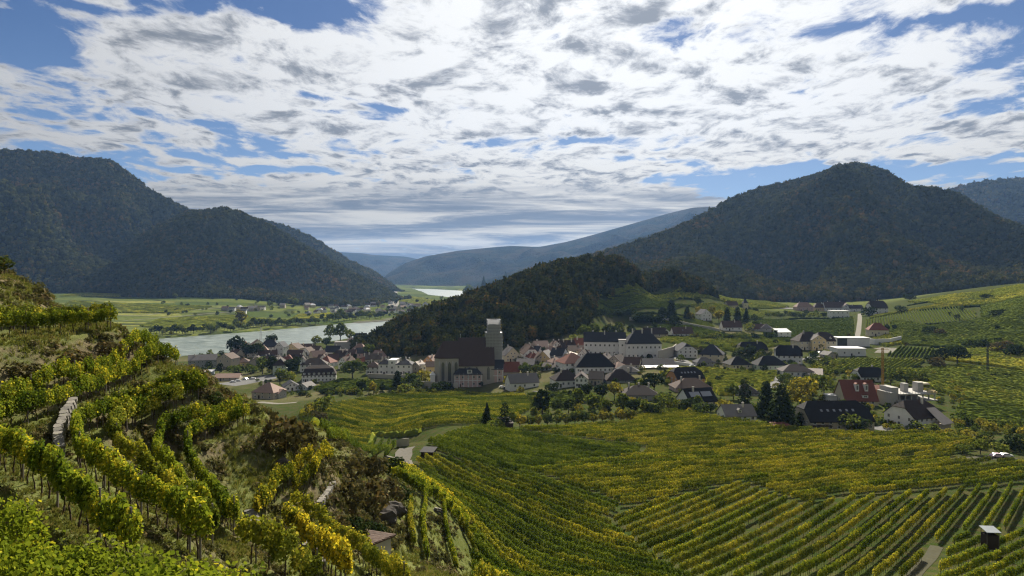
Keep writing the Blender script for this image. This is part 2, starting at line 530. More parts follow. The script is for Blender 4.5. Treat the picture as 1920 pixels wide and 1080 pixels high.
foliage('leaf_rust', (0.045, 0.045, 0.022), (0.12, 0.105, 0.05), (0.16, 0.11, 0.05), patch=0.08, accent_amt=0.1, transl=0.2)
foliage('forest_leaf', (0.010, 0.020, 0.007), (0.13, 0.135, 0.042), (0.24, 0.135, 0.045), patch=0.006, accent_amt=0.14, transl=0.12, island=False, bump=0.8)
foliage('vine_leaf_dark', (0.026, 0.058, 0.010), (0.23, 0.29, 0.042), (0.45, 0.42, 0.05), patch=0.02, accent_amt=-0.05, transl=0.18)
foliage('wood_leaf', (0.010, 0.020, 0.006), (0.075, 0.085, 0.02), (0.19, 0.12, 0.03), patch=0.015, accent_amt=-.02, transl=0.25)
foliage('grass_blade', (0.08, 0.10, 0.028), (0.19, 0.21, 0.06), (0.26, 0.22, 0.11), patch=0.12, accent_amt=0.05, transl=0.3)
foliage('scrub', (0.05, 0.055, 0.024), (0.13, 0.125, 0.055), (0.18, 0.14, 0.08), patch=0.15, accent_amt=0.15, transl=0.2)
plain('bark', (0.06, 0.045, 0.032), 0.9, 0.3, 3.0)
plain('post_wood', (0.16, 0.14, 0.12), 0.85, 0.3, 2.0)
plain('post_metal', (0.30, 0.30, 0.29), 0.5, 0.2, 2.0, metal=0.4)


def ground_material():
    m, t, out = new_mat('ground')
    g = t.add('ShaderNodeNewGeometry')
    pos = g.outputs['Position']
    at = t.add('ShaderNodeAttribute', attribute_name='zone')          # r: field soil, g: dry scrubby bank, b: far meadows
    sp = t.add('ShaderNodeSeparateColor', {0: at.outputs['Color']})
    n1 = t.noise(pos, 0.35, 6, 0.65); n2 = t.noise(pos, 2.8, 6, 0.7); n3 = t.noise(pos, 0.03, 4, 0.6)
    grass = t.mix(t.ss(n1, 0.35, 0.65), (0.085, 0.105, 0.03), (0.15, 0.165, 0.055))
    grass = t.mix(t.ss(n2, 0.5, 0.75), grass, (0.17, 0.16, 0.075))
    dry = t.mix(t.ss(n2, 0.35, 0.7), (0.10, 0.085, 0.05), (0.20, 0.165, 0.10))
    dry = t.mix(t.ss(n1, 0.45, 0.62), dry, (0.09, 0.105, 0.04))
    soil = t.mix(t.ss(n1, 0.4, 0.6), (0.04, 0.06, 0.016), (0.07, 0.065, 0.03))
    soil = t.mix(t.ss(n2, 0.5, 0.7), soil, (0.06, 0.085, 0.02))
    # meadows and vineyards across the river: long parcels of different greens
    mp = t.add('ShaderNodeMapping', {'Vector': pos, 'Rotation': (0, 0, R(-14)), 'Scale': (0.0042, 0.0105, 0.0)})
    wob = t.add('ShaderNodeTexVoronoi', {'Vector': mp.outputs[0], 'Scale': 1.0, 'Randomness': 0.75}, distance='CHEBYCHEV')
    edge = t.add('ShaderNodeTexVoronoi', {'Vector': mp.outputs[0], 'Scale': 1.0, 'Randomness': 0.75}, feature='DISTANCE_TO_EDGE')
    cs = t.add('ShaderNodeSeparateColor', {0: wob.outputs['Color']})
    mead = t.mix(cs.outputs[0], (0.06, 0.085, 0.022), (0.15, 0.165, 0.045))
    mead = t.mix(t.ss(cs.outputs[1], 0.8, 0.9), mead, (0.22, 0.22, 0.06))
    mead = t.mix(t.ss(edge.outputs['Distance'], 0.02, 0.06, 1.0, 0.0), mead, (0.045, 0.05, 0.022))
    mead = t.mix(t.ss(n3, 0.3, 0.7, 0.0, 0.5), mead, (0.06, 0.08, 0.025))
    mead = t.mix(t.ss(t.noise(pos, 0.12, 4, 0.6), 0.45, 0.7, 0.0, 0.7), mead, (0.04, 0.06, 0.018))
    c = t.mix(sp.outputs[0], grass, soil)
    c = t.mix(sp.outputs[1], c, dry)
    c = t.mix(sp.outputs[2], c, mead)
    b = t.add('ShaderNodeBsdfDiffuse', {'Color': c})
    bn = t.add('ShaderNodeBump', {'Strength': 0.9, 'Distance': 0.12, 'Height': t.m('ADD', n2, t.noise(pos, 9.0, 4, 0.7))})
    t.put(b.inputs['Normal'], bn.outputs[0])
    t.l.new(b.outputs[0], out.inputs[0])
    return m


ground_material()


def grid_faces(nr, nc):
    i = np.arange(nr - 1)[:, None] * nc + np.arange(nc - 1)[None, :]
    return np.stack([i, i + 1, i + nc + 1, i + nc], -1).reshape(-1, 4)


V = np.stack([GX, GY, GZ], -1).reshape(-1, 3)
me = np_mesh('ground', V, grid_faces(len(VL), NU), MATS['ground'], True)
zone = np.zeros((len(V), 4), np.float32); zone[:, 3] = 1
gx, gy, gz = V[:, 0], V[:, 1], V[:, 2]
gu = gx / gy
# slope for the dry banks
dzv = np.gradient(GZ, axis=0) / np.gradient(GY, axis=0)
dzu = np.gradient(GZ, axis=1) / np.gradient(GX, axis=1)
slope = np.hypot(dzv, dzu).ravel()
zone[:, 0] = sstep(gy, 95, 130) * sstep(gy, 1200, 1000)
zone[:, 1] = np.clip(sstep(slope, 0.45, 0.95) * sstep(gy, 260, 110) + 0.25 * sstep(fbm(gx * 0.1, gy * 0.1), 0.1, 0.5) * (gy < 110), 0, 1)
zone[:, 1] = np.maximum(zone[:, 1], sstep(gu * 1.0, -0.60, -0.64) * sstep(gy, 62, 72) * (gy < 130))
zone[:, 1] = np.maximum(zone[:, 1], 0.75 * sstep(fbm(gx * 0.05, gy * 0.03, 4), -0.25, 0.25) * sstep(gy, 395, 440) * sstep(gy, 760, 680) * sstep(gu, 0.42, 0.34))
zone[:, 1] *= np.where((gy > 60) & (gy < 150), sstep(gu, -0.135, -0.18), 1)
zone[:, 2] = sstep(gy, 900, 1050) * np.where(gx < 400, 1, 0)
ca = me.color_attributes.new('zone', 'FLOAT_COLOR', 'POINT')
ca.data.foreach_set('color', zone.ravel())
tag(link('ground', me), 'rolling valley floor and terraced hillside with grass and soil', kind='structure')

# river
m, t, out = new_mat('river_water')
g = t.add('ShaderNodeNewGeometry'); pos = g.outputs['Position']
mp = t.add('ShaderNodeMapping', {'Vector': pos, 'Rotation': (0, 0, R(-28)), 'Scale': (1.0, 3.4, 1.0)})
w1 = t.noise(mp.outputs[0], 0.05, 6, 0.65, 0.6)
w2 = t.noise(mp.outputs[0], 0.012, 4, 0.6, 1.0)
wc = t.mix(t.ss(w1, 0.44, 0.58), (0.07, 0.10, 0.08), (0.24, 0.28, 0.25))
wc = t.mix(t.ss(w2, 0.45, 0.65, 0, 0.5), wc, (0.20, 0.23, 0.21))
b = t.add('ShaderNodeBsdfPrincipled', {'Base Color': wc, 'Roughness': 0.28, 'IOR': 1.33, 'Specular IOR Level': 0.9})
bn = t.add('ShaderNodeBump', {'Strength': 0.6, 'Distance': 1.2, 'Height': t.m('ADD', w1, t.m('MULTIPLY', t.noise(mp.outputs[0], 0.3, 4, 0.6), 0.35))})
t.put(b.inputs['Normal'], bn.outputs[0])
t.l.new(b.outputs[0], out.inputs[0])
me = np_mesh('river', [(-9000, -3000, 0), (9000, -3000, 0), (9000, 9400, 0), (-9000, 9400, 0)], [(0, 1, 2, 3)], MATS['river_water'])
tag(link('river', me), 'wide grey green river flowing past the town', kind='structure')


# ------------------------------------------------------------------ hills
def hill(name, ridge, foot, label, back=0.55, rough=0.10, nu=260, nt=120, conv=0.9, seed=0, mat='forest_floor', zback=0.0, spur=1.0):
    """ridge: (px, py, Y) along the skyline; foot: (px, Y) of the front edge"""
    rp = np.array([P(*r) for r in ridge]); ru = rp[:, 0] / rp[:, 1]
    fu = np.array([(p - 960) / FOC for p, Y in foot]); fY = np.array([Y for p, Y in foot])
    us = np.linspace(ru[0], ru[-1], nu)

    def smooth_interp(xs, xp, fp):
        v = np.interp(xs, xp, fp)
        return v
    zr = smooth_interp(us, ru, rp[:, 2]); Yr = smooth_interp(us, ru, rp[:, 1]); Yf = smooth_interp(us, fu, fY)
    k = np.array([1, 2, 3, 2, 1.]); k /= k.sum()
    zr = np.convolve(np.pad(zr, 2, mode='edge'), k, 'valid')
    ts = np.concatenate([np.linspace(-0.06, 1, nt), 1 + np.linspace(0.02, 1.0, nt // 3) ** 1.3])
    T, Uu = np.meshgrid(ts, us, indexing='ij')
    Y = Yf + (Yr - Yf) * T
    X = Uu * Y
    zf = height(Uu * Yf, Yf) if Yf.max() < 8500 else 40
    Tc = np.clip(T, 0, 1)
    s = conv * Tc + (1 - conv) * Tc * Tc * (3 - 2 * Tc)
    Z = zf + (zr - zf) * s
    hh = np.maximum(zr - zf, 5)
    env = np.sin(np.pi * np.clip(T, 0, 1)) ** 1.4
    sc = 1 / 420.0
    spurs = (1 - 2 * np.abs(fbm(X * sc + seed * 3.7, Y * sc * 0.35 + seed, 2))) - 0.5
    Z = Z + env * hh * spur * (0.34 * spurs + rough * 1.3 * fbm(X / 160 + seed, Y / 160, 4))
    # behind the ridge
    over = np.clip(T - 1, 0, 2)
    Z = np.where(T > 1, zr - over * (Yr - Yf) * back + 0 * Z, Z)
    Z = np.where(T < 0, zf + T * 60, Z)
    Z = np.maximum(Z, -20 if zback == 0 else zback)
    V = np.stack([X, Y, Z], -1).reshape(-1, 3)
    me = np_mesh(name, V, grid_faces(len(ts), nu), MATS[mat], True)
    o = link(name, me)
    tag(o, label, kind='structure')
    return dict(X=X, Y=Y, Z=Z, T=T, U=Uu, Yf=Yf, Yr=Yr)


m, t, out = new_mat('forest_floor')
g = t.add('ShaderNodeNewGeometry')
c = t.mix(t.ss(t.noise(g.outputs['Position'], 0.02, 6, 0.65), 0.4, 0.62), (0.016, 0.024, 0.011), (0.04, 0.045, 0.02))
b = t.add('ShaderNodeBsdfDiffuse', {'Color': c})
t.l.new(b.outputs[0], out.inputs[0])

m, t, out = new_mat('far_forest')
g = t.add('ShaderNodeNewGeometry')
pos = g.outputs['Position']
nA = t.noise(pos, 0.004, 5, 0.6); nB = t.noise(pos, 0.06, 5, 0.7)
c = t.mix(t.ss(nA, 0.42, 0.62), (0.012, 0.018, 0.012), (0.045, 0.036, 0.020))
c = t.mix(t.ss(nB, 0.45, 0.7), c, (0.035, 0.042, 0.02))
vo = t.add('ShaderNodeTexVoronoi', {'Vector': pos, 'Scale': 0.085, 'Randomness': 1.0})
b = t.add('ShaderNodeBsdfDiffuse', {'Color': c})
hgt = t.m('SUBTRACT', t.m('MULTIPLY', nB, 8.0), t.m('MULTIPLY', vo.outputs['Distance'], 9.0))
bn = t.add('ShaderNodeBump', {'Strength': 1.0, 'Distance': 1.0, 'Height': hgt})
t.put(b.inputs['Normal'], bn.outputs[0])
t.l.new(b.outputs[0], out.inputs[0])

TR = 5   # tree height in pixels to take off the skyline of the nearer hills
LH1 = hill('wooded_hill', [(-700, 330, 2300), (-300, 300, 2400), (-60, 282, 2500), (50, 286, 2550), (100, 290, 2600), (150, 300, 2600), (185, 300, 2600), (215, 307, 2600), (240, 326, 2600),
                           (280, 358, 2600), (320, 380, 2600), (360, 398, 2620), (420, 425, 2650), (500, 470, 2700), (560, 530, 2750), (600, 560, 2800)],
           [(-700, 1500), (-100, 1750), (100, 1950), (300, 2000), (500, 2050), (600, 2200)], 'steep dark wooded hill on the left across the river', seed=1, spur=1.5)
LH3 = hill('wooded_hill', [(380, 430, 3300), (440, 405, 3300), (490, 415, 3300), (540, 428, 3350), (580, 446, 3400), (604, 458, 3400), (650, 488, 3500), (700, 512, 3600), (735, 536, 3700), (760, 560, 3800)],
           [(380, 2700), (760, 3000)], 'wooded ridge running down to the river behind the lit spur', seed=5)
LH2 = hill('wooded_hill', [(230, 470, 2150), (290, 430, 2150), (350, 402, 2200), (420, 394, 2200), (450, 401, 2200), (490, 417, 2200), (540, 446, 2220), (580, 470, 2250), (640, 504, 2320), (690, 527, 2420), (725, 545, 2500), (748, 560, 2550), (770, 575, 2550)],
           [(230, 1850), (350, 1830), (450, 1800), (560, 1750), (650, 1750), (710, 1900), (770, 2350)], 'rounded spur of autumn woodland above the far bank', seed=2, conv=0.6, spur=1.4)
RH = hill('wooded_hill', [(1040, 500, 1900), (1130, 478, 1900), (1200, 456, 1900), (1260, 436, 1900), (1320, 406, 1920), (1370, 378, 1950), (1430, 356, 1980), (1480, 346, 2000), (1530, 332, 2000), (1570, 315, 2000),
                          (1610, 310, 2000), (1640, 321, 2000), (1700, 350, 1980), (1740, 367, 1960), (1800, 390, 1930), (1860, 410, 1900), (1920, 431, 1880), (2060, 480, 1850), (2300, 500, 1800), (2700, 470, 1800)],
          [(1040, 1350), (1300, 1180), (1600, 1220), (1800, 1180), (2100, 1100), (2700, 900)], 'tall cone shaped wooded hill on the right behind the valley', seed=3, spur=1.7, nu=340, nt=160)
RR = hill('wooded_hill', [(1600, 420, 3600), (1700, 372, 3600), (1740, 362, 3600), (1780, 362, 3600), (1800, 353, 3600), (1850, 342, 3600), (1920, 338, 3600), (2100, 330, 3600), (2500, 360, 3600)],
          [(1600, 2700), (2500, 2500)], 'darker wooded ridge behind the right shoulder of the cone', seed=4, mat='far_forest')
M1 = hill('wooded_hill', [(700, 545, 6200), (725, 514, 6200), (760, 493, 6200), (800, 480, 6200), (860, 470, 6300), (920, 464, 6300), (960, 461, 6300), (1010, 463, 6300), (1060, 454, 6300), (1110, 441, 6300), (1180, 421, 6400),
                          (1250, 401, 6400), (1300, 389, 6500), (1330, 388, 6500), (1360, 396, 6500), (1500, 430, 6500), (1800, 430, 6500)],
          [(700, 5300), (800, 5000), (1000, 4700), (1300, 4500), (1800, 4500)], 'long blue wooded ridge closing the river valley', seed=6, mat='far_forest', nu=340, nt=150)
M2 = hill('wooded_hill', [(860, 545, 4300), (900, 530, 4300), (950, 512, 4300), (1000, 499, 4300), (1060, 487, 4300), (1120, 470, 4350), (1180, 450, 4400), (1240, 432, 4400), (1300, 410, 4400), (1345, 400, 4400), (1420, 420, 4400), (1600, 430, 4400)],
          [(860, 4100), (1000, 3600), (1300, 3300), (1600, 3200)], 'lower wooded spur in front of the long blue ridge', seed=7, mat='far_forest', nu=300, nt=130)
F1 = hill('wooded_hill', [(480, 490, 9300), (600, 474, 9300), (640, 473, 9300), (680, 475, 9300), (700, 478, 9300), (760, 481, 9300), (800, 489, 9300), (900, 510, 9300), (1100, 500, 9300)],
          [(480, 8000), (1100, 8000)], 'farthest pale blue hill at the end of the valley', seed=8, mat='far_forest')


# ------------------------------------------------------------------ the air of the valley
m = bpy.data.materials.new('haze'); m.use_nodes = True; m.node_tree.nodes.clear(); t = NT(m.node_tree)
out = t.add('ShaderNodeOutputMaterial')
pv = t.add('ShaderNodeVolumePrincipled', {'Color': (0.30, 0.53, 1.0, 1), 'Density': HAZE_DENSITY, 'Anisotropy': 0.3})
t.l.new(pv.outputs[0], out.inputs['Volume'])
mb = MB(); mb.box(-12000, 12000, -200, 12000, -25, 640)
tag(link('haze', mb.mesh('haze', m)), 'thin blue valley haze', kind='stuff')


# ------------------------------------------------------------------ leaf and crown templates
def leaf_quads(c, nrm, size, rs, shape=4):
    """flat leaves centred at c, facing nrm; returns vertices and faces"""
    n = len(c)
    nrm = nrm / (np.linalg.norm(nrm, axis=1, keepdims=True) + 1e-9)
    r = rs.normal(size=(n, 3)); a = np.cross(nrm, r); a /= np.linalg.norm(a, axis=1, keepdims=True) + 1e-9
    b = np.cross(nrm, a)
    s = (size * rs.uniform(0.65, 1.3, n))[:, None]
    if shape == 4:
        offs = [(-.5, -.35), (.1, -.5), (.5, .35), (-.1, .5)]
    else:
        offs = [(0, -.55), (.5, -.28), (.38, .22), (0, .6), (-.42, .25), (-.5, -.25)]
    bend = rs.uniform(-.15, .25, n)[:, None]
    V = np.stack([c + a * s * o[0] + b * s * o[1] + nrm * s * bend * (abs(o[0]) + abs(o[1]) - .5) for o in offs], 1).reshape(-1, 3)
    k = len(offs)
    F = (np.arange(n)[:, None] * k + np.arange(k)[None]).astype(np.int32)
    return V, F


def rand_dirs(n, rs):
    d = rs.normal(size=(n, 3))
    return d / np.linalg.norm(d, axis=1, keepdims=True)


def vine_leaves(length, per_m, size, seed, z0=0.72, z1=2.0, thick=0.30, shape=4):
    rs = np.random.default_rng(seed)
    n = int(length * per_m)
    x = rs.uniform(-length / 2, length / 2, n)
    # vine by vine: fuller near each stock, ragged top, hanging tails
    ph = np.abs(((x + length / 2) / 1.1) % 1.0 - 0.5) * 2
    x = x + np.sign(np.sin((x + length / 2) / 1.1 * 2 * np.pi)) * -0.08 * ph
    top = z1 - 0.30 * ph ** 2 + 0.22 * np.sin(x * 2.3 + seed) * rs.uniform(0, 1, n) + rs.normal(0, .10, n)
    bot = z0 + 0.38 * ph * rs.uniform(-.2, 1, n)
    q = rs.beta(1.25, 1.1, n)
    z = bot + (top - bot) * q
    w = thick * (0.55 + 0.65 * np.sin(np.pi * np.clip(q, 0, 1) ** 0.8)) * (1.15 - 0.45 * ph)
    y = rs.uniform(-1, 1, n); y = np.sign(y) * np.abs(y) ** 0.6 * w
    c = np.stack([x, y, z], 1)
    nr = np.stack([rs.normal(0, .5, n), np.sign(y) * .8 + rs.normal(0, .5, n), rs.normal(.35, .5, n)], 1)
    return leaf_quads(c, nr, size, rs, shape)


def stock(mb, x, rs, h=0.85, r=0.03, n=4):
    p = [(x, 0, -0.15)]
    for k in range(3):
        p.append((x + rs.uniform(-.05, .05), rs.uniform(-.05, .05), h * (k + 1) / 3))
    for k in range(3):
        mb.tube(p[k], p[k + 1], r * (1 - k * .15), r * (1 - (k + 1) * .15), n)


def section_mesh(length, per_m, size, seed, mat):
    rs = np.random.default_rng(seed + 100)
    V1, F1 = vine_leaves(length, per_m, size, seed, .6, 2.15, .27)
    mb = MB()
    x = -length / 2 + 0.55
    while x < length / 2:
        stock(mb, x, rs, 0.9, 0.035, 3); x += 1.1
    for x in (-length / 2 + .3, 0.2):
        mb.tube((x, 0, -.2), (x, 0, 2.0), 0.04, 0.035, 4)
    me = bpy.data.meshes.new('trellis_section')
    nv = len(V1)
    faces = [tuple(f) for f in F1] + [tuple(nv + i for i in f) for f in mb.f]
    me.from_pydata([tuple(v) for v in V1] + mb.v, [], faces)
    me.materials.append(MATS[mat]); me.materials.append(MATS['bark'])
    me.polygons.foreach_set('material_index', np.array([0] * len(F1) + [1] * len(mb.f), np.int32))
    me.update()
    return me


SECT = 8.0
SECTION = {}
for mt_ in ('vine_leaf', 'vine_leaf_near', 'vine_leaf_yellow', 'vine_leaf_dark'):
    SECTION[mt_] = [section_mesh(SECT, 170, 0.22, 10 + i, mt_) for i in range(5)]
NEARV = {}
for mt_ in ('vine_leaf_near', 'vine_leaf_yellow', 'vine_leaf'):
    NEARV[mt_] = []
    for i in range(6):
        v_, f_ = vine_leaves(1.35, 430, 0.12, 40 + i, 0.85, 2.0, 0.22, 6)
        NEARV[mt_].append(np_mesh('vine', v_, f_, MATS[mt_]))
VERYNEAR = []
for i in range(4):
    v_, f_ = vine_leaves(1.4, 2500, 0.048, 60 + i, 0.45, 1.8, 0.36, 6)
    VERYNEAR.append(np_mesh('vine', v_, f_, MATS['vine_leaf_near']))
STOCK = []
for i in range(4):
    mb = MB(); rs = np.random.default_rng(i)
    stock(mb, 0, rs, 1.0, 0.04, 6)
    mb.tube((0, 0, .95), (.35, .03, 1.15), .022, .015, 4); mb.tube((0, 0, .95), (-.35, -.03, 1.12), .022, .015, 4)
    STOCK.append(mb.mesh('vine_stock', MATS['bark'], True))
mb = MB(); mb.tube((0, 0, -.3), (0, 0, 2.05), .045, .04, 6); POST = mb.mesh('post', MATS['post_wood'])


def resample(pts, step):
    pts = [np.array(p[:2], float) for p in pts]
    d = [0.0]
    for a, b in zip(pts, pts[1:]): d.append(d[-1] + float(np.hypot(*(b - a))))
    n = max(int(d[-1] / step), 1)
    s = (np.arange(n) + 0.5) * (d[-1] / n)
    X = np.interp(s, d, [p[0] for p in pts]); Y = np.interp(s, d, [p[1] for p in pts])
    X2 = np.interp(s + 0.1, d, [p[0] for p in pts]); Y2 = np.interp(s + .1, d, [p[1] for p in pts])
    X1 = np.interp(s - .1, d, [p[0] for p in pts]); Y1 = np.interp(s - .1, d, [p[1] for p in pts])
    return X, Y, np.arctan2(Y2 - Y1, X2 - X1), d[-1] / n


def near_row(px_pts, label, mat='vine_leaf_near', group='vine rows on the near terraces', ymin=4, world=None, mesh_set=None, step=1.1, hs=1.0):
    pts = world or [hit(p[0], p[1], p[2] if len(p) > 2 else ymin, 112) for p in px_pts]
    X, Y, A, st = resample(pts, step)
    Z = height(X, Y)
    root = empty('vine_row', (float(X[0]), float(Y[0]), float(Z[0])))
    tag(root, label, 'vine row', group)
    ms = mesh_set or NEARV[mat]
    for i in range(len(X)):
        v = link('vine', random.choice(ms), parent=root)
        s = random.uniform(0.88, 1.12) * hs
        v.location = (X[i] - X[0], Y[i] - Y[0], Z[i] - Z[0])
        v.rotation_euler = (random.uniform(-.05, .05), random.uniform(-.05, .05), A[i] + random.choice((0, math.pi)) + random.uniform(-.12, .12))
        v.scale = (s * st / 1.1 * 1.05, s, s)
        k = link('vine_stock', random.choice(STOCK), parent=v)
        k.rotation_euler = (random.uniform(-.08, .08), random.uniform(-.08, .08), random.uniform(0, 6))
        if ms is not VERYNEAR and (i % 5 == 0 or i == len(X) - 1):
            p = link('post', POST, parent=root, loc=(X[i] - X[0] + .3 * math.cos(A[i]), Y[i] - Y[0] + .3 * math.sin(A[i]), Z[i] - Z[0]))
    return root


def field_lines(poly_px, d0, d1, spacing, ds=1.0, world_poly=None, ymin=4):
    """straight parallel planting lines inside a parcel outlined on the photo"""
    poly = world_poly or [hit(p[0], p[1], ymin)[:2] for p in poly_px]
    a = np.array(hit(*d0, ymin)[:2]); b = np.array(hit(*d1, ymin)[:2])
    d = (b - a) / np.hypot(*(b - a)); n = np.array([-d[1], d[0]])
    pp = np.array(poly); s = pp @ n; q = pp @ d
    lines = []
    for c in np.arange(s.min() + spacing * .5, s.max(), spacing):
        qs = np.arange(q.min(), q.max(), ds)
        x = d[0] * qs + n[0] * c; y = d[1] * qs + n[1] * c
        ins = in_poly(x, y, poly)
        i = 0
        while i < len(qs):
            if ins[i]:
                j = i
                while j + 1 < len(qs) and ins[j + 1]: j += 1
                if (j - i) * ds > 6: lines.append((x[i], y[i], x[j], y[j]))
                i = j + 1
            else:
                i += 1
    return lines


ROWS_N = [0]
ORD = ['leftmost'] + [w + ' from the left' for w in 'second third fourth fifth sixth seventh eighth ninth tenth eleventh twelfth thirteenth fourteenth fifteenth sixteenth seventeenth eighteenth nineteenth twentieth'.split()]
ORD += ['twenty-%s from the left' % w for w in 'first second third fourth fifth sixth seventh eighth ninth'.split()] + ['thirtieth from the left'] + ['thirty-%s from the left' % w for w in 'first second third fourth'.split()]


def section_field(poly_px, d0, d1, spacing, label, group, mats=('vine_leaf',), wts=None, gap=0.02, hs=1.0, ymin=4):
    lines = field_lines(poly_px, d0, d1, spacing, ymin=ymin)
    base_label = label
    for li, (x0, y0, x1, y1) in enumerate(sorted(lines, key=lambda q: (q[0] + q[2]) / (q[1] + q[3])) if len(lines) <= 34 else lines):
        L = math.hypot(x1 - x0, y1 - y0)
        if len(lines) <= 34: label = ORD[li] + ' ' + base_label
        n = max(1, round(L / SECT)); st = L / n
        a = math.atan2(y1 - y0, x1 - x0)
        z0 = float(height(x0, y0))
        root = empty('vine_row', (x0, y0, z0)); tag(root, label, 'vine row', group)
        mt_ = random.choices(mats, wts)[0]
        ROWS_N[0] += 1
        for i in range(n):
            if n > 2 and random.random() < gap: continue
            f0, f1 = i / n, (i + 1) / n
            ax, ay, bx, by = x0 + (x1 - x0) * f0, y0 + (y1 - y0) * f0, x0 + (x1 - x0) * f1, y0 + (y1 - y0) * f1
            za, zb = float(height(ax, ay)), float(height(bx, by))
            s = link('trellis_section', random.choice(SECTION[mt_]), parent=root)
            s.location = ((ax + bx) / 2 - x0, (ay + by) / 2 - y0, (za + zb) / 2 - z0)
            flip = random.random() < .5
            s.rotation_euler = (0, -math.atan2(zb - za, st) * (-1 if flip else 1), a + (math.pi if flip else 0))
            s.scale = (st / SECT, random.uniform(.85, 1.2), random.uniform(.88, 1.1) * hs)


def strip_field(poly_px, d0, d1, spacing, label, mat='vine_far', h=1.9, w=0.33, step=1.5, name='vineyard', ymin=100, seed=0, cat='vineyard'):
    """distant vineyard: every row a ragged hedge, joined"""
    rs = np.random.default_rng(seed)
    VV = []; FF = []; base = 0
    for (x0, y0, x1, y1) in field_lines(poly_px, d0, d1, spacing, 2.0, ymin=ymin):
        L = math.hypot(x1 - x0, y1 - y0); n = max(3, int(L / step))
        t = np.linspace(0, 1, n)
        x = x0 + (x1 - x0) * t; y = y0 + (y1 - y0) * t; z = height(x, y)
        nx, ny = -(y1 - y0) / L, (x1 - x0) / L
        prof = [(-.8, -.2), (-1.1, .62), (-.35, 1.0), (.4, 1.0), (1.1, .6), (.8, -.2)]
        ring = []
        for a, b in prof:
            o = a * w * rs.uniform(.5, 1.5, n); hh = b * h * (rs.uniform(.72, 1.15, n) if b > 0 else 1)
            ring.append(np.stack([x + nx * o + rs.normal(0, .25, n) * (x1 - x0) / L, y + ny * o + rs.normal(0, .25, n) * (y1 - y0) / L, z + hh], 1))
        Vr = np.stack(ring, 1)          # n,6,3
        k = len(prof)
        i = np.arange(n - 1)[:, None] * k + np.arange(k - 1)[None]
        VV.append(Vr.reshape(-1, 3)); FF.append((np.stack([i, i + 1, i + k + 1, i + k], -1) + base).reshape(-1, 4)); base += n * k
    if not VV: return None
    me = np_mesh(name, np.concatenate(VV), np.concatenate(FF), MATS[mat])
    o = link(name, me)
    tag(o, label, cat, kind='stuff')
    return o


# ------------------------------------------------------------------ trees
def crown_mesh(seed, nleaf=750, size=0.085, kind='round', mat='leaf_green', lobes=11):
    rs = np.random.default_rng(seed)
    if kind in ('round', 'wide', 'tall', 'bush'):
        rx = {'round': .36, 'wide': .48, 'tall': .24, 'bush': .55}[kind]; zc = {'round': .60, 'wide': .60, 'tall': .58, 'bush': .42}[kind]; rz = {'round': .36, 'wide': .36, 'tall': .42, 'bush': .46}[kind]
        lc = rand_dirs(lobes, rs) * rs.uniform(.35, .72, (lobes, 1)); lc = np.concatenate([lc, [[0, 0, 0]]])
        lr = rs.uniform(.34, .55, len(lc)); lr[-1] = .62
        pick = rs.choice(len(lc), nleaf, p=lr ** 2 / (lr ** 2).sum())
        d = rand_dirs(nleaf, rs); d[:, 2] = np.where(rs.random(nleaf) < .3, np.abs(d[:, 2]), d[:, 2])
        c = lc[pick] + d * (lr[pick] * rs.uniform(.72, 1.08, nleaf))[:, None]
        keep = np.ones(nleaf, bool)
        for i in range(len(lc)):
            keep &= (np.linalg.norm(c - lc[i], axis=1) > lr[i] * .66)
        c = c[keep]; d = d[keep]
        c = c * [rx, rx, rz] + [0, 0, zc]
        nr = d + rs.normal(0, .45, d.shape)
        return leaf_quads(c, nr, size, rs, 4)
    # conifers
    n = nleaf
    z = 1 - rs.random(n) ** 0.62 * (0.93 if kind == 'spruce' else .96)
    lay = 0.5 + 0.5 * np.abs(((z * 13 + rs.normal(0, .1, n)) % 1) - .5) * 2
    if kind == 'spruce':
        rad = (1 - z) * .30 * lay + .012
    elif kind == 'cypress':
        rad = .10 * np.sin(np.pi * np.clip(z, 0, 1) ** .75) ** .6 + .01
    else:       # broad dark conifer
        rad = (.34 * np.sqrt(np.clip(1 - z, 0, 1))) * lay + .02
    rad = rad * rs.uniform(.55, 1.12, n) * (1 + .18 * np.sin(rs.integers(0, 5, n)))
    th = rs.uniform(0, 2 * np.pi, n)
    c = np.stack([rad * np.cos(th), rad * np.sin(th), z], 1)
    nr = np.stack([np.cos(th) * .5, np.sin(th) * .5, np.ones(n) * .9], 1) + rs.normal(0, .5, (n, 3))
    return leaf_quads(c, nr, size, rs, 4)


def trunk_mesh(seed, kind='round'):
    rs = np.random.default_rng(seed + 500)
    mb = MB()
    if kind in ('spruce', 'cypress', 'broad'):
        mb.tube((0, 0, -.03), (0, 0, .9), .016, .004, 6)
        return mb.mesh('trunk', MATS['bark'], True)
    f = .28 if kind != 'bush' else .12
    mb.tube((0, 0, -.04), (.01, 0, f), .026, .019, 7)
    for i in range(5):
        a = i * 1.26 + rs.uniform(-.4, .4); r = rs.uniform(.14, .24)
        q = (r * math.cos(a), r * math.sin(a), f + rs.uniform(.18, .36))
        mb.tube((.01, 0, f - .02), q, .013, .006, 5)
        mb.tube(q, (q[0] * 1.5, q[1] * 1.5, q[2] + .12), .006, .002, 4)
    mb.tube((.01, 0, f), (0, .01, .8), .016, .004, 5)
    return mb.mesh('trunk', MATS['bark'], True)


KINDS = {'round': (760, .088), 'wide': (900, .082), 'tall': (650, .080), 'bush': (520, .115), 'spruce': (1100, .062), 'cypress': (700, .045), 'broad': (1300, .07)}
_geo = {}; _crown = {}; _trunk = {}


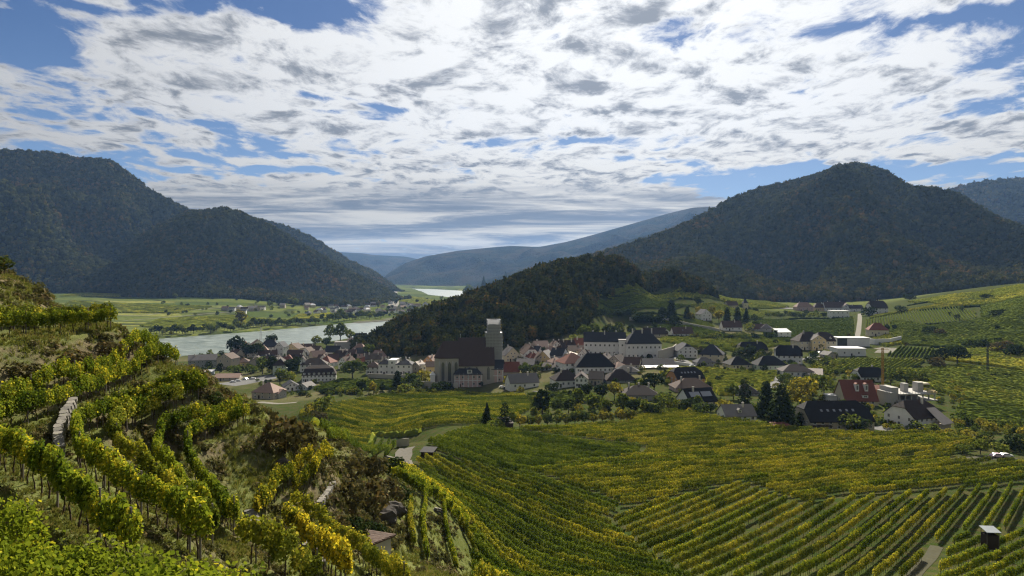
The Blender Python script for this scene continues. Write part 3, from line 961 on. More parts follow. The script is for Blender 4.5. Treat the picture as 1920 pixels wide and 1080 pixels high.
def crown_of(kind, var, mat):
    if (kind, var) not in _geo:
        n, s = KINDS[kind]
        _geo[kind, var] = crown_mesh(hash((len(kind), var)) % 1000 + 7 * var + len(kind), n, s, kind)
        _trunk[kind, var] = trunk_mesh(var, kind)
    if (kind, var, mat) not in _crown:
        V_, F_ = _geo[kind, var]
        _crown[kind, var, mat] = np_mesh('crown', V_, F_, MATS[mat])
    return _crown[kind, var, mat], _trunk[kind, var]


def tree(px, py, hpx, label, kind='round', mat='leaf_green', group=None, ymin=60, name=None, wf=1.0, loc=None, cat=None, hm=None):
    """a tree with its foot at a photo pixel and its height in photo pixels"""
    x, y, z = loc or hit(px, py, ymin)
    H = hm or hpx * y / FOC
    cr, tk = crown_of(kind, random.randrange(4), mat)
    nm = name or {'spruce': 'conifer', 'cypress': 'conifer', 'broad': 'conifer', 'bush': 'bush'}.get(kind, 'tree')
    root = empty(nm, (x, y, z - 0.02 * H), random.uniform(0, 6.28), (H * wf, H * wf, H))
    tag(root, label, cat or nm, group)
    link('crown', cr, parent=root); link('trunk', tk, parent=root)
    return root


# ------------------------------------------------------------------ scattering for what nobody could count
TPL = bpy.data.collections.new('templates')


def scatter(name, pts, scl, templates, label, nrot=None, kind='stuff', cat=None, zs=None):
    """points carrying instances of a few template meshes"""
    col = bpy.data.collections.new(name + '_templates')
    for i, me in enumerate(templates):
        o = bpy.data.objects.new('%s_template_%02d' % (name, i), me); col.objects.link(o)
    pm = bpy.data.meshes.new(name)
    pm.vertices.add(len(pts)); pm.vertices.foreach_set('co', np.asarray(pts, np.float32).ravel())
    pm.attributes.new('size', 'FLOAT', 'POINT').data.foreach_set('value', np.asarray(scl, np.float32))
    pm.attributes.new('turn', 'FLOAT', 'POINT').data.foreach_set('value', rng.uniform(0, 6.28, len(pts)).astype(np.float32))
    pm.attributes.new('pick', 'INT', 'POINT').data.foreach_set('value', rng.integers(0, len(templates), len(pts)).astype(np.int32))
    pm.attributes.new('tall', 'FLOAT', 'POINT').data.foreach_set('value', np.asarray(rng.uniform(.8, 1.25, len(pts)) if zs is None else zs, np.float32))
    o = link(name, pm)
    ng = bpy.data.node_groups.new(name, 'GeometryNodeTree')
    ng.interface.new_socket('Geometry', in_out='INPUT', socket_type='NodeSocketGeometry')
    ng.interface.new_socket('Geometry', in_out='OUTPUT', socket_type='NodeSocketGeometry')
    N = ng.nodes; L = ng.links
    gi = N.new('NodeGroupInput'); go = N.new('NodeGroupOutput')
    ci = N.new('GeometryNodeCollectionInfo'); ci.inputs['Collection'].default_value = col
    ci.inputs['Separate Children'].default_value = True; ci.inputs['Reset Children'].default_value = True
    iop = N.new('GeometryNodeInstanceOnPoints'); iop.inputs['Pick Instance'].default_value = True

    def attr(nm, typ):
        a = N.new('GeometryNodeInputNamedAttribute'); a.data_type = typ; a.inputs['Name'].default_value = nm
        return a.outputs['Attribute']
    L.new(gi.outputs[0], iop.inputs['Points']); L.new(ci.outputs[0], iop.inputs['Instance'])
    L.new(attr('pick', 'INT'), iop.inputs['Instance Index'])
    rv = N.new('ShaderNodeCombineXYZ'); L.new(attr('turn', 'FLOAT'), rv.inputs[2]); L.new(rv.outputs[0], iop.inputs['Rotation'])
    sz = attr('size', 'FLOAT'); mu = N.new('ShaderNodeMath'); mu.operation = 'MULTIPLY'; L.new(sz, mu.inputs[0]); L.new(attr('tall', 'FLOAT'), mu.inputs[1])
    sv = N.new('ShaderNodeCombineXYZ'); L.new(sz, sv.inputs[0]); L.new(sz, sv.inputs[1]); L.new(mu.outputs[0], sv.inputs[2]); L.new(sv.outputs[0], iop.inputs['Scale'])
    L.new(iop.outputs[0], go.inputs[0])
    md = o.modifiers.new('scatter', 'NODES'); md.node_group = ng
    tag(o, label, cat, kind=kind)
    return o


def blob_crown(seed, mat, nleaf=110, size=.22, conif=False, rxy=.46):
    """cheap crown for far woods: a lumpy body with ragged leaf clumps, unit height"""
    import bmesh
    rs = np.random.default_rng(seed)
    bm = bmesh.new(); bmesh.ops.create_icosphere(bm, subdivisions=2, radius=1.0)
    V_ = np.array([v.co[:] for v in bm.verts]); F_ = [tuple(v.index for v in f.verts) for f in bm.faces]; bm.free()
    if conif:
        zz = V_[:, 2]; t_ = (zz + 1) / 2
        V_ = np.stack([V_[:, 0] * .30 * (1 - t_ * .75), V_[:, 1] * .30 * (1 - t_ * .75), t_ * 1.05], 1)
        V_ += rs.normal(0, .02, V_.shape)
        c = V_[rs.integers(0, len(V_), nleaf)] + rs.normal(0, .03, (nleaf, 3)); nr = rs.normal(0, .6, (nleaf, 3)) + [0, 0, .7]; size *= .6
    else:
        ph = rs.uniform(0, 6.28, 6)
        k = 1 + .13 * np.sin(V_[:, 0] * 4 + ph[0]) * np.cos(V_[:, 1] * 4 + ph[1]) + .10 * np.sin(V_[:, 2] * 5 + ph[2] + V_[:, 0] * 3) + rs.normal(0, .045, len(V_))
        V_ = V_ * k[:, None] * [rxy, rxy, .46] + [0, 0, .5]
        c = V_[rs.integers(0, len(V_), nleaf)]; c = c + (c - [0, 0, .5]) * rs.uniform(-.05, .2, (nleaf, 1))
        nr = (c - [0, 0, .5]) + rs.normal(0, .25, (nleaf, 3))
    Vq, Fq = leaf_quads(c, nr, size, rs, 4)
    n0 = len(V_)
    me = bpy.data.meshes.new('crown')
    me.from_pydata([tuple(v) for v in np.concatenate([V_, Vq])], [], F_ + [tuple(int(n0 + i) for i in f) for f in Fq])
    me.polygons.foreach_set('use_smooth', np.array([True] * len(F_) + [False] * len(Fq)))
    me.materials.append(MATS[mat]); me.update()
    return me


FAR_T = [blob_crown(i, 'forest_leaf', 70, .26) for i in range(5)] + [blob_crown(9, 'forest_leaf', 60, .3, True)]
WOOD_T = [blob_crown(20 + i, 'wood_leaf', 320, .14, rxy=.40) for i in range(5)] + [blob_crown(30 + i, 'wood_leaf', 300, .17, True) for i in range(2)]


def hill_points(h, n, t1=1.04, umin=None, umax=None, t0=0.0):
    X, Y, Z, T = h['X'], h['Y'], h['Z'], h['T']
    ax = X[:-1, 1:] - X[:-1, :-1]; dy = Y[1:, :-1] - Y[:-1, :-1]; dz = Z[1:, :-1] - Z[:-1, :-1]
    ar = np.abs(ax) * np.hypot(dy, dz)
    U = X / Y
    ok = (T[:-1, :-1] >= t0) & (T[:-1, :-1] < t1) & (np.abs(U[:-1, :-1]) < 0.86)
    if umin is not None: ok &= (U[:-1, :-1] > umin)
    if umax is not None: ok &= (U[:-1, :-1] < umax)
    ar = np.where(ok, ar, 0)
    idx = rng.choice(ar.size, n, p=(ar / ar.sum()).ravel())
    i, j = np.unravel_index(idx, ar.shape)
    a = rng.random(n); b = rng.random(n)
    f = lambda A: (A[i, j] * (1 - a) + A[i, j + 1] * a) * (1 - b) + (A[i + 1, j] * (1 - a) + A[i + 1, j + 1] * a) * b
    print('hill area', h['Z'].max(), ar.sum())
    return np.stack([f(X), f(Y), f(Z) - 2.5], 1)


p = hill_points(LH1, 17000); scatter('forest', p, rng.uniform(9, 16, len(p)), FAR_T, 'dark autumn forest covering the steep hill on the left')
p = hill_points(LH2, 13000); scatter('forest', p, rng.uniform(8.5, 15, len(p)), FAR_T, 'mixed green and rusty forest on the rounded spur')
p = hill_points(LH3, 5000, t0=.2); scatter('forest', p, rng.uniform(12, 18, len(p)), FAR_T, 'forest on the ridge behind the rounded spur')
p = hill_points(RH, 26000); scatter('forest', p, rng.uniform(8.5, 15, len(p)), FAR_T, 'dense forest on the cone shaped hill')
p = hill_points(RR, 5000, t0=.3); scatter('forest', p, rng.uniform(14, 24, len(p)), FAR_T, 'dark forest on the far right ridge')

# the wood on the hill behind the church
WOOD = [hit(*q, 450)[:2] for q in [(684, 662), (720, 668), (745, 668), (800, 668), (860, 668), (950, 655), (1040, 640), (1095, 622), (1112, 600), (1118, 575), (1117, 556), (1175, 542), (1235, 542), (1290, 551), (1345, 561)]]
WOOD += [(300, 1100), (150, 1080), (0, 1020), (-80, 950), (-140, 870), (-175, 760)]
wp = np.array(WOOD)
q = rng.uniform(wp.min(0), wp.max(0), (9000, 2)); q = q[in_poly(q[:, 0], q[:, 1], WOOD)]
q = q[:4200]
p = np.stack([q[:, 0], q[:, 1], height(q[:, 0], q[:, 1]) - .8], 1)
hgt_ = rng.uniform(7.5, 13.5, len(p)) * (0.75 + .25 * sstep(poly_dist(q[:, 0], q[:, 1], WOOD), 0, 25))
scatter('hillside_wood', p, hgt_, WOOD_T, 'dark autumn wood on the hill behind the church')


# ------------------------------------------------------------------ valley vineyards, row by row
section_field([(800, 832), (850, 816), (900, 804), (1000, 818), (1110, 832), (1203, 845), (1198, 857), (1090, 868), (985, 889), (880, 872), (813, 855)], (900, 806), (1190, 846), 3.1,
              'vine row in the dark block beside the small shed', 'vine rows of the dark green block', ('vine_leaf_dark',))
section_field([(780, 868), (812, 858), (870, 873), (985, 893), (1100, 925), (1165, 960), (1130, 975), (1300, 1100), (905, 1130), (880, 1000), (800, 905)], (790, 885), (925, 955), 3.1,
              'green vine row slanting down from the gravel track', 'vine rows slanting below the gravel track', ('vine_leaf_dark', 'vine_leaf'), (3, 2))
section_field([(990, 890), (1100, 870), (1205, 859), (1215, 840), (1110, 826), (960, 806), (1180, 792), (1230, 770), (1330, 783), (1480, 806), (1600, 815), (1700, 813), (1780, 817), (1850, 838), (1795, 850), (1780, 868), (1940, 872), (1940, 905), (1700, 925), (1500, 945), (1390, 905), (1170, 955), (1110, 925)],
              (1200, 885), (1700, 845), 3.1, 'yellow green vine row running across the broad middle vineyard', 'vine rows of the broad middle vineyard', ('vine_leaf', 'vine_leaf_near'), (3, 1))
section_field([(1175, 962), (1390, 912), (1500, 952), (1700, 932), (1940, 912), (1940, 990), (1850, 1000), (1770, 1005), (1735, 1040), (1700, 1090), (1310, 1100), (1140, 978)],
              (1400, 1080), (1600, 960), 3.0, 'vine row climbing across the lower right slope', 'vine rows climbing across the lower right slope', ('vine_leaf', 'vine_leaf_near'), (2, 1))
section_field([(1790, 1015), (1940, 1000), (1960, 1100), (1740, 1110)], (1790, 1080), (1920, 1020), 2.8, 'vine row in the bottom right corner past the dirt track', 'vine rows in the bottom right corner', ('vine_leaf_near',))
section_field([(575, 808), (560, 775), (640, 757), (720, 742), (850, 732), (985, 742), (1000, 765), (960, 792), (880, 798), (780, 812), (700, 815)], (600, 795), (870, 788), 3.0,
              'fine vine row in the smooth green field below the church', 'vine rows of the field below the church', ('vine_leaf', 'vine_leaf_dark'))
section_field([(592, 812), (690, 822), (742, 832), (738, 858), (690, 856), (640, 842), (600, 830)], (595, 814), (734, 850), 3.0,
              'vine row in the small block left of the gravel track', 'vine rows left of the gravel track', ('vine_leaf_dark',))
section_field([(722, 872), (775, 885), (860, 960), (885, 1010), (900, 1075), (860, 1000), (830, 950), (775, 935), (735, 905)], (730, 880), (850, 960), 2.8,
              'yellowing vine row at the foot of the rocky gully', 'vine rows at the foot of the gully', ('vine_leaf_near', 'vine_leaf_yellow'))
print('rows', ROWS_N[0])


# ------------------------------------------------------------------ rows on the near terraces
G1 = 'vine rows on the near terraces'
near_row([(-70, 645), (0, 632), (100, 628), (212, 620)], 'highest vine row of the left hillside ending against the river plain', 'vine_leaf_near')
near_row([(-70, 632), (0, 621), (100, 618), (206, 611)], 'vine row just behind the highest front row on the left hillside', 'vine_leaf')
near_row([(-60, 842), (0, 815), (120, 775), (240, 722), (334, 690)], 'long yellow green vine row on the bench that points at the river', 'vine_leaf_near')
near_row([(-60, 800), (50, 764), (180, 718), (310, 677)], 'vine row standing behind the long yellow green one', 'vine_leaf_near')
near_row([(-30, 855), (50, 905), (100, 945), (180, 1020), (250, 1085)], 'vine row dropping from the left edge towards the bottom left leaves', 'vine_leaf_near')
near_row([(384, 748), (300, 769), (200, 799), (140, 828), (150, 880), (230, 950), (325, 1008), (380, 1060)], 'vine row bending sharply round the end of the stone wall', 'vine_leaf_near')
near_row([(368, 740), (290, 757), (215, 775)], 'short vine row tucked behind the bend above the hollow', 'vine_leaf_near')
near_row([(340, 768), (250, 800), (208, 830), (225, 870), (290, 930), (370, 1000), (400, 1030)], 'inner vine row curving round the grassy hollow', 'vine_leaf')
near_row([(467, 797), (400, 819), (352, 842), (352, 880), (395, 945), (440, 1005)], 'vine row with bare stocks ending above the gravelly slope', 'vine_leaf_near')
near_row([(452, 784), (380, 806), (300, 838), (292, 880), (330, 935), (385, 990)], 'vine row curving inside the lowest bend of the hollow', 'vine_leaf_near')
near_row([(481, 985), (520, 930), (584, 876)], 'golden vine row left of the grassy wedge', 'vine_leaf_yellow')
near_row([(553, 938), (590, 905), (622, 874)], 'golden vine row at the rim above the rocky gully', 'vine_leaf_yellow')
near_row([(548, 962), (600, 1005), (680, 1062), (760, 1125)], 'dark green vine row running down behind the yellow bottom row', 'vine_leaf')
near_row([(540, 1008), (600, 1070), (650, 1115)], 'bright yellow vine row at the bottom edge left of the stone hut', 'vine_leaf_yellow', hs=1.15)
near_row([(455, 1050), (520, 1078), (600, 1110)], 'dark leafy vine row on two slanting stocks at the bottom edge', 'vine_leaf')
near_row(None, 'big leaved vine row nearest the camera in the bottom left corner', world=[(-9.5, 9.4), (-5.9, 8.3), (-4.2, 7.9), (-2.9, 8.0)], mesh_set=VERYNEAR)
near_row(None, 'second vine row from the camera in the bottom left corner', world=[(-12, 12.2), (-8.2, 11.2), (-5.6, 10.6), (-4.0, 10.4)], mesh_set=VERYNEAR, hs=.9)
near_row([(776, 1035), (768, 990), (772, 955)], 'short vine row right of the stone hut on the grass strip', 'vine_leaf', ymin=60)
near_row([(800, 935), (792, 990), (802, 1060)], 'vine row between the first two grass strips', 'vine_leaf_near', ymin=60)
near_row([(832, 955), (838, 1010), (856, 1080)], 'vine row along the pale stones between the grass strips', 'vine_leaf_near', ymin=60)
near_row([(866, 965), (886, 1030), (908, 1090)], 'vine row right of the last grass strip', 'vine_leaf', ymin=60)
near_row([(735, 880), (790, 915), (850, 950), (905, 985)], 'yellowing vine row under the rocky gully', 'vine_leaf_near', ymin=70)


# ------------------------------------------------------------------ grass, scrub and stones of the near hillside
def tuft_mesh(seed, mat, n=12, h=.28, spread=.16, w=.02):
    rs = np.random.default_rng(seed); V_ = []; F_ = []
    for i in range(n):
        a = rs.uniform(0, 6.28); r = rs.uniform(0, spread); x, y = r * math.cos(a), r * math.sin(a)
        b = rs.uniform(0, 6.28); l = h * rs.uniform(.5, 1.2); dx, dy = math.cos(b) * l * rs.uniform(.2, .8), math.sin(b) * l * rs.uniform(.2, .8)
        px_, py_ = -math.sin(b) * w, math.cos(b) * w
        k = len(V_); V_ += [(x - px_, y - py_, -.03), (x + px_, y + py_, -.03), (x + dx * .5 + px_ * .7, y + dy * .5 + py_ * .7, l * .6), (x + dx, y + dy, l * .9), (x + dx * .5 - px_ * .7, y + dy * .5 - py_ * .7, l * .6)]
        F_.append((k, k + 1, k + 2, k + 3, k + 4))
    return np_mesh('tuft', np.array(V_), F_, MATS[mat])


TUFTS = [tuft_mesh(i, 'grass_blade') for i in range(4)]
WEEDS = []
for i in range(4):
    rs = np.random.default_rng(70 + i)
    d_ = rand_dirs(90, rs); d_[:, 2] = np.abs(d_[:, 2]); c_ = d_ * rs.uniform(.3, 1, (90, 1)) * [.5, .5, .45] + [0, 0, .02]
    v_, f_ = leaf_quads(c_, d_ + rs.normal(0, .5, d_.shape), .16, rs)
    WEEDS.append(np_mesh('weed', v_, f_, MATS['scrub']))


def near_points(n, ymax, rule):
    Y = np.exp(rng.uniform(math.log(7), math.log(ymax), n)); U_ = rng.uniform(-.85, .05, n)
    X = U_ * Y
    e = 0.4; sl = np.hypot((height(X + e, Y) - height(X - e, Y)) / (2 * e), (height(X, Y + e) - height(X, Y - e)) / (2 * e))
    pr = rule(X, Y, sl)
    k = rng.random(n) < pr
    return X[k], Y[k], sl[k]


X, Y, sl = near_points(95000, 125, lambda x, y, s: np.clip(.95 - s * .7, .2, 1) * (0.45 + .9 * (fbm(x * .2, y * .2) > -.05)))
scatter('grass', np.stack([X, Y, height(X, Y)], 1), rng.uniform(.4, 1.0, len(X)) * np.clip(Y / 40, .6, 1.6), TUFTS, 'tufts of grass on the terraces')
X, Y, sl = near_points(36000, 135, lambda x, y, s: np.clip((s - .5) * 1.2, 0, 1) * (.12 + .8 * (fbm(x * .3 + 5, y * .3) > .05)) + .02)
scatter('scrub', np.stack([X, Y, height(X, Y) - .05], 1), rng.uniform(.35, 1.3, len(X)) * np.clip(Y / 45, .6, 1.6), WEEDS, 'dry scrub and weeds on the terrace banks')

BUSHES = [  # px, py, hpx, material, kind, wf, label
    (535, 850, 88, 'leaf_rust', 'bush', 1.0, 'tall rust brown bush on the nose of the terraced hill'),
    (570, 842, 60, 'leaf_rust', 'bush', .9, 'brown bush at the right foot of the tall rust one'),
    (660, 905, 60, 'leaf_rust', 'bush', 1.0, 'rusty bush at the head of the rocky gully'),
    (700, 900, 58, 'leaf_rust', 'bush', 1.1, 'rusty bush right of the gully head'),
    (735, 892, 40, 'leaf_dark', 'bush', 1.1, 'dark bush at the foot of the small vine block'),
    (655, 965, 80, 'leaf_rust', 'bush', .9, 'brown thorn bush in the middle of the gully'),
    (690, 960, 74, 'leaf_rust', 'bush', 1.0, 'reddish thorn bush above the stone hut'),
    (725, 945, 60, 'leaf_rust', 'bush', 1.1, 'wide brown bush on the right rim of the gully'),
    (755, 942, 38, 'leaf_dark', 'bush', 1.2, 'dark hedge bush at the top of the grass strip'),
    (665, 1010, 50, 'leaf_dark', 'bush', 1.0, 'dark shrub pressed against the stone hut'),
    (700, 1020, 55, 'leaf_dark', 'bush', 1.0, 'ivy dark shrub in front of the hut wall'),
    (635, 1000, 40, 'leaf_rust', 'bush', 1.1, 'brown shrub left of the stone hut'),
    (400, 765, 34, 'leaf_dark', 'bush', 1.2, 'dark bush at the end of the curved vine row'),
    (430, 760, 26, 'leaf_rust', 'bush', 1.4, 'low brown bush on the skyline of the nose'),
    (350, 720, 28, 'leaf_dark', 'bush', 1.3, 'dark bush under the end of the long vine row'),
    (150, 690, 40, 'leaf_rust', 'bush', 1.5, 'brown bush on the bank under the highest row'),
    (205, 672, 42, 'leaf_rust', 'bush', 1.4, 'grey brown bush near the end of the upper bank'),
    (240, 660, 30, 'scrub', 'bush', 1.3, 'pale dry bush at the end of the upper bank'),
    (50, 712, 40, 'leaf_rust', 'bush', 1.6, 'brown bush on the upper bank at the left edge'),
    (105, 600, 26, 'leaf_light', 'bush', 1.2, 'pale green bush behind the highest vine row'),
    (130, 606, 30, 'leaf_yellow', 'bush', 1.0, 'yellow green bush behind the middle of the highest row'),
    (8, 518, 44, 'leaf_light', 'round', 1.1, 'small round tree on the brow at the left edge'),
    (600, 795, 30, 'leaf_rust', 'bush', 1.0, 'brown scrub where the nose meets the valley'),
]
for bx, by, bh, bm_, bk, wf, lb in BUSHES:
    tree(bx, by, bh, lb, bk, bm_, wf=wf, ymin=10)

# dry stone walls
m, t, out = new_mat('dry_stone')
g = t.add('ShaderNodeNewGeometry'); oi = t.add('ShaderNodeObjectInfo')
c = t.mix(oi.outputs['Random'], (0.09, 0.085, 0.075), (0.22, 0.20, 0.17))
c = t.mix(t.ss(t.noise(g.outputs['Position'], 5, 5, .6), .5, .7), c, (0.16, 0.16, 0.10))
b = t.add('ShaderNodeBsdfPrincipled', {'Base Color': c, 'Roughness': .95})
bn = t.add('ShaderNodeBump', {'Strength': .8, 'Distance': .04, 'Height': t.noise(g.outputs['Position'], 14, 4, .6)}); t.put(b.inputs['Normal'], bn.outputs[0])
t.l.new(b.outputs[0], out.inputs[0])


def stone_mesh(seed):
    rs = np.random.default_rng(seed)
    v = []
    for z in (-.5, .5):
        for (x, y) in [(-.5, -.3), (-.3, -.5), (.3, -.5), (.5, -.3), (.5, .3), (.3, .5), (-.3, .5), (-.5, .3)]:
            k = rs.uniform(.85, 1.05); v.append((x * k, y * k, z * rs.uniform(.8, 1.0)))
    f = [(i, (i + 1) % 8, 8 + (i + 1) % 8, 8 + i) for i in range(8)] + [tuple(range(7, -1, -1)), tuple(range(8, 16))]
    return np_mesh('stone', np.array(v), f, MATS['dry_stone'])


STONES = [stone_mesh(i) for i in range(5)]


def stone_wall(px_pts, h, label, th=.5, ymin=10, course=.26, slen=.45, group='dry stone walls of the terraces'):
    pts = [hit(p[0], p[1], ymin) for p in px_pts]
    X, Y, A, st = resample(pts, slen); Z = height(X, Y)
    Z = np.linspace(float(Z[0]), float(Z[-1]), len(X))
    root = empty('stone_wall', (X[0], Y[0], Z[0])); tag(root, label, 'wall', group)
    nc = max(1, int(h / course))
    for i in range(len(X)):
        for k in range(nc):
            if random.random() < .02: continue
            s = link('stone', random.choice(STONES), parent=root)
            off = (k % 2) * .5 * st
            s.location = (X[i] - X[0] + off * math.cos(A[i]) + random.uniform(-.03, .03), Y[i] - Y[0] + off * math.sin(A[i]) + random.uniform(-.05, .05), Z[i] - Z[0] - .1 + (k + .5) * course)
            s.rotation_euler = (random.uniform(-.04, .04), -math.atan2(float(Z[-1] - Z[0]), st * max(len(X) - 1, 1)) + random.uniform(-.03, .03), A[i] + random.uniform(-.06, .06))
            s.scale = (st * random.uniform(1.04, 1.16), th * random.uniform(.9, 1.1), course * random.uniform(1.0, 1.1))
    return root


stone_wall([(138, 772), (122, 800), (108, 845), (112, 868)], 1.3, 'dry stone wall running up the hollow beside the bending vine row', th=.5, slen=.62, course=.22)
stone_wall([(468, 975), (482, 1003)], .8, 'short stone wall stub at the foot of the golden row', th=.7)
stone_wall([(566, 1032), (590, 1038), (605, 1062)], .6, 'curved low stone edge behind the bright yellow row', th=.5)
stone_wall([(598, 958), (614, 930), (626, 915)], .9, 'low stone bank wall right of the second golden row', th=.5)
stone_wall([(812, 955), (830, 968), (838, 985)], .7, 'low pale stone wall of the middle grass strip', th=.5, ymin=60)
stone_wall([(866, 978), (880, 988), (893, 984)], .7, 'low curved stone wall at the top of the right grass strip', th=.5, ymin=60)
stone_wall([(745, 868), (738, 862), (722, 858)], .9, 'stone wall beside the lower end of the gravel track', th=.6, ymin=100, course=.35, slen=.7)
# rocky outcrops in the gully
m = plain('rock', (0.075, 0.068, 0.06), .95, .5, 1.5, bump=.8)
for rx_, ry_, rs_, lb in [(715, 975, 1.7, 'dark rock outcrop above the stone hut'), (735, 960, 1.6, 'dark rock face right of the thorn bushes'), 
                           (530, 872, .7, 'grey rock slab lying in the grassy wedge')]:
    import bmesh
    x, y, z = hit(rx_, ry_, 20)
    bm = bmesh.new(); bmesh.ops.create_icosphere(bm, subdivisions=3, radius=1.0)
    for v in bm.verts:
        k = 1 + .35 * float(fbm(v.co.x * 1.7 + rx_, v.co.y * 1.7 + v.co.z * 2, 4)); v.co *= k
        v.co.x = round(v.co.x * 4) / 4 * .4 + v.co.x * .6
    me = bpy.data.meshes.new('rock'); bm.to_mesh(me); bm.free(); me.materials.append(m)
    o = link('rock', me, loc=(x, y, z), scale=(rs_, rs_ * .8, rs_ * .8)); tag(o, lb, 'rock')


# ------------------------------------------------------------------ buildings
def wallmat(name, col, stain=.12):
    m, t, out = new_mat(name)
    g = t.add('ShaderNodeNewGeometry'); pos = g.outputs['Position']; oi = t.add('ShaderNodeObjectInfo')
    n = t.noise(pos, .6, 5, .65)
    mp = t.add('ShaderNodeMapping', {'Vector': pos, 'Scale': (2.5, 2.5, .25)})
    n2 = t.noise(mp.outputs[0], 1.0, 4, .6)
    f = t.m('ADD', .92, t.m('MULTIPLY', t.m('SUBTRACT', n, .5), stain * 2))
    f = t.m('SUBTRACT', f, t.ss(n2, .55, .75, 0.0, stain))
    c = t.mix(1.0, col, t.add('ShaderNodeCombineColor', {0: f, 1: f, 2: f}).outputs[0], 'MULTIPLY')
    b = t.add('ShaderNodeBsdfPrincipled', {'Base Color': c, 'Roughness': .9, 'Specular IOR Level': .15})
    t.l.new(b.outputs[0], out.inputs[0])


def roofmat(name, col, rough=.75):
    m, t, out = new_mat(name)
    g = t.add('ShaderNodeNewGeometry'); pos = g.outputs['Position']
    sz = t.add('ShaderNodeSeparateXYZ', {0: pos})
    course = t.m('FRACT', t.m('MULTIPLY', sz.outputs[2], 3.2))
    n = t.noise(pos, .5, 5, .65); n2 = t.noise(pos, 3.0, 3, .7)
    f = t.m('ADD', .75, t.m('ADD', t.m('MULTIPLY', n, .32), t.m('MULTIPLY', n2, .28)))
    f = t.m('MULTIPLY', f, t.ss(course, 0.0, .25, .78, 1.0))
    c = t.mix(1.0, col, t.add('ShaderNodeCombineColor', {0: f, 1: f, 2: f}).outputs[0], 'MULTIPLY')
    c = t.mix(t.ss(n, .6, .8, 0, .35), c, (0.09, 0.09, 0.06))
    b = t.add('ShaderNodeBsdfPrincipled', {'Base Color': c, 'Roughness': rough, 'Specular IOR Level': .08})
    bn = t.add('ShaderNodeBump', {'Strength': .6, 'Distance': .05, 'Height': t.m('ADD', course, n2)}); t.put(b.inputs['Normal'], bn.outputs[0])
    t.l.new(b.outputs[0], out.inputs[0])


for n_, c_ in dict(white=(.78, .78, .77), cream=(.62, .56, .42), yellow=(.62, .50, .28), beige=(.48, .42, .34), grey=(.36, .36, .35), pink=(.58, .42, .39), mint=(.52, .60, .50), blue=(.50, .56, .62),
                   orange=(.50, .27, .12), stonewall=(.44, .41, .36), brick=(.40, .17, .10), concrete=(.42, .41, .39), darkwood=(.05, .035, .025)).items():
    wallmat('wall_' + n_, c_)
for n_, c_ in dict(slate=(.038, .040, .048), dark=(.045, .034, .030), brown=(.085, .055, .042), red=(.17, .065, .045), rose=(.27, .185, .15), greyt=(.16, .15, .145), pale=(.42, .37, .33), black=(.018, .018, .02), metal=(.5, .52, .54), bright=(.52, .52, .53)).items():
    roofmat('roof_' + n_, c_, .45 if n_ in ('metal', 'bright') else .75)
plain('glass', (0.03, 0.035, 0.045), .15, .2, spec=.6)
plain('frame', (.7, .7, .68), .6, .1)
plain('shutter', (.07, .08, .07), .6, .2)
roofmat('roof_church', (.075, .052, .045))
plain('chimney', (.55, .52, .48), .9, .3)
plain('panel', (0.20, 0.21, 0.24), .25, .1, spec=.7)
plain('sheet_roof', (.26, .29, .32), .7, .25)
plain('steel', (.45, .46, .48), .4, .1, metal=.6)

_win = {}


def window_mesh(w, h, kind='plain'):
    k = (round(w, 1), round(h, 1), kind)
    if k in _win: return _win[k]
    mb = MB(); f = .12
    mb.cur = 0; mb.box(-w / 2, w / 2, -.02, .06, 0, h)
    mb.cur = 1
    mb.box(-w / 2 - f, -w / 2, -.09, .06, -f, h + f); mb.box(w / 2, w / 2 + f, -.09, .06, -f, h + f)
    mb.box(-w / 2, w / 2, -.088, .06, h, h + f); mb.box(-w / 2 - .08, w / 2 + .08, -.14, .06, -f - .02, -.002)
    mb.box(-.035, .035, -.05, .0, 0, h)
    me = mb.mesh('window', [MATS['glass'], MATS['frame']])
    _win[k] = me
    return me


def extrude_planes(planes, t, mat):
    mb = MB()
    for p in planes:
        n = len(p); pts = list(p) + [(x, y, z - t) for x, y, z in p]
        mb.poly(pts, [tuple(range(n)), tuple(range(2 * n - 1, n - 1, -1))] + [(i, n + i, n + (i + 1) % n, (i + 1) % n) for i in range(n)])
    return mb.mesh('roof', MATS[mat])


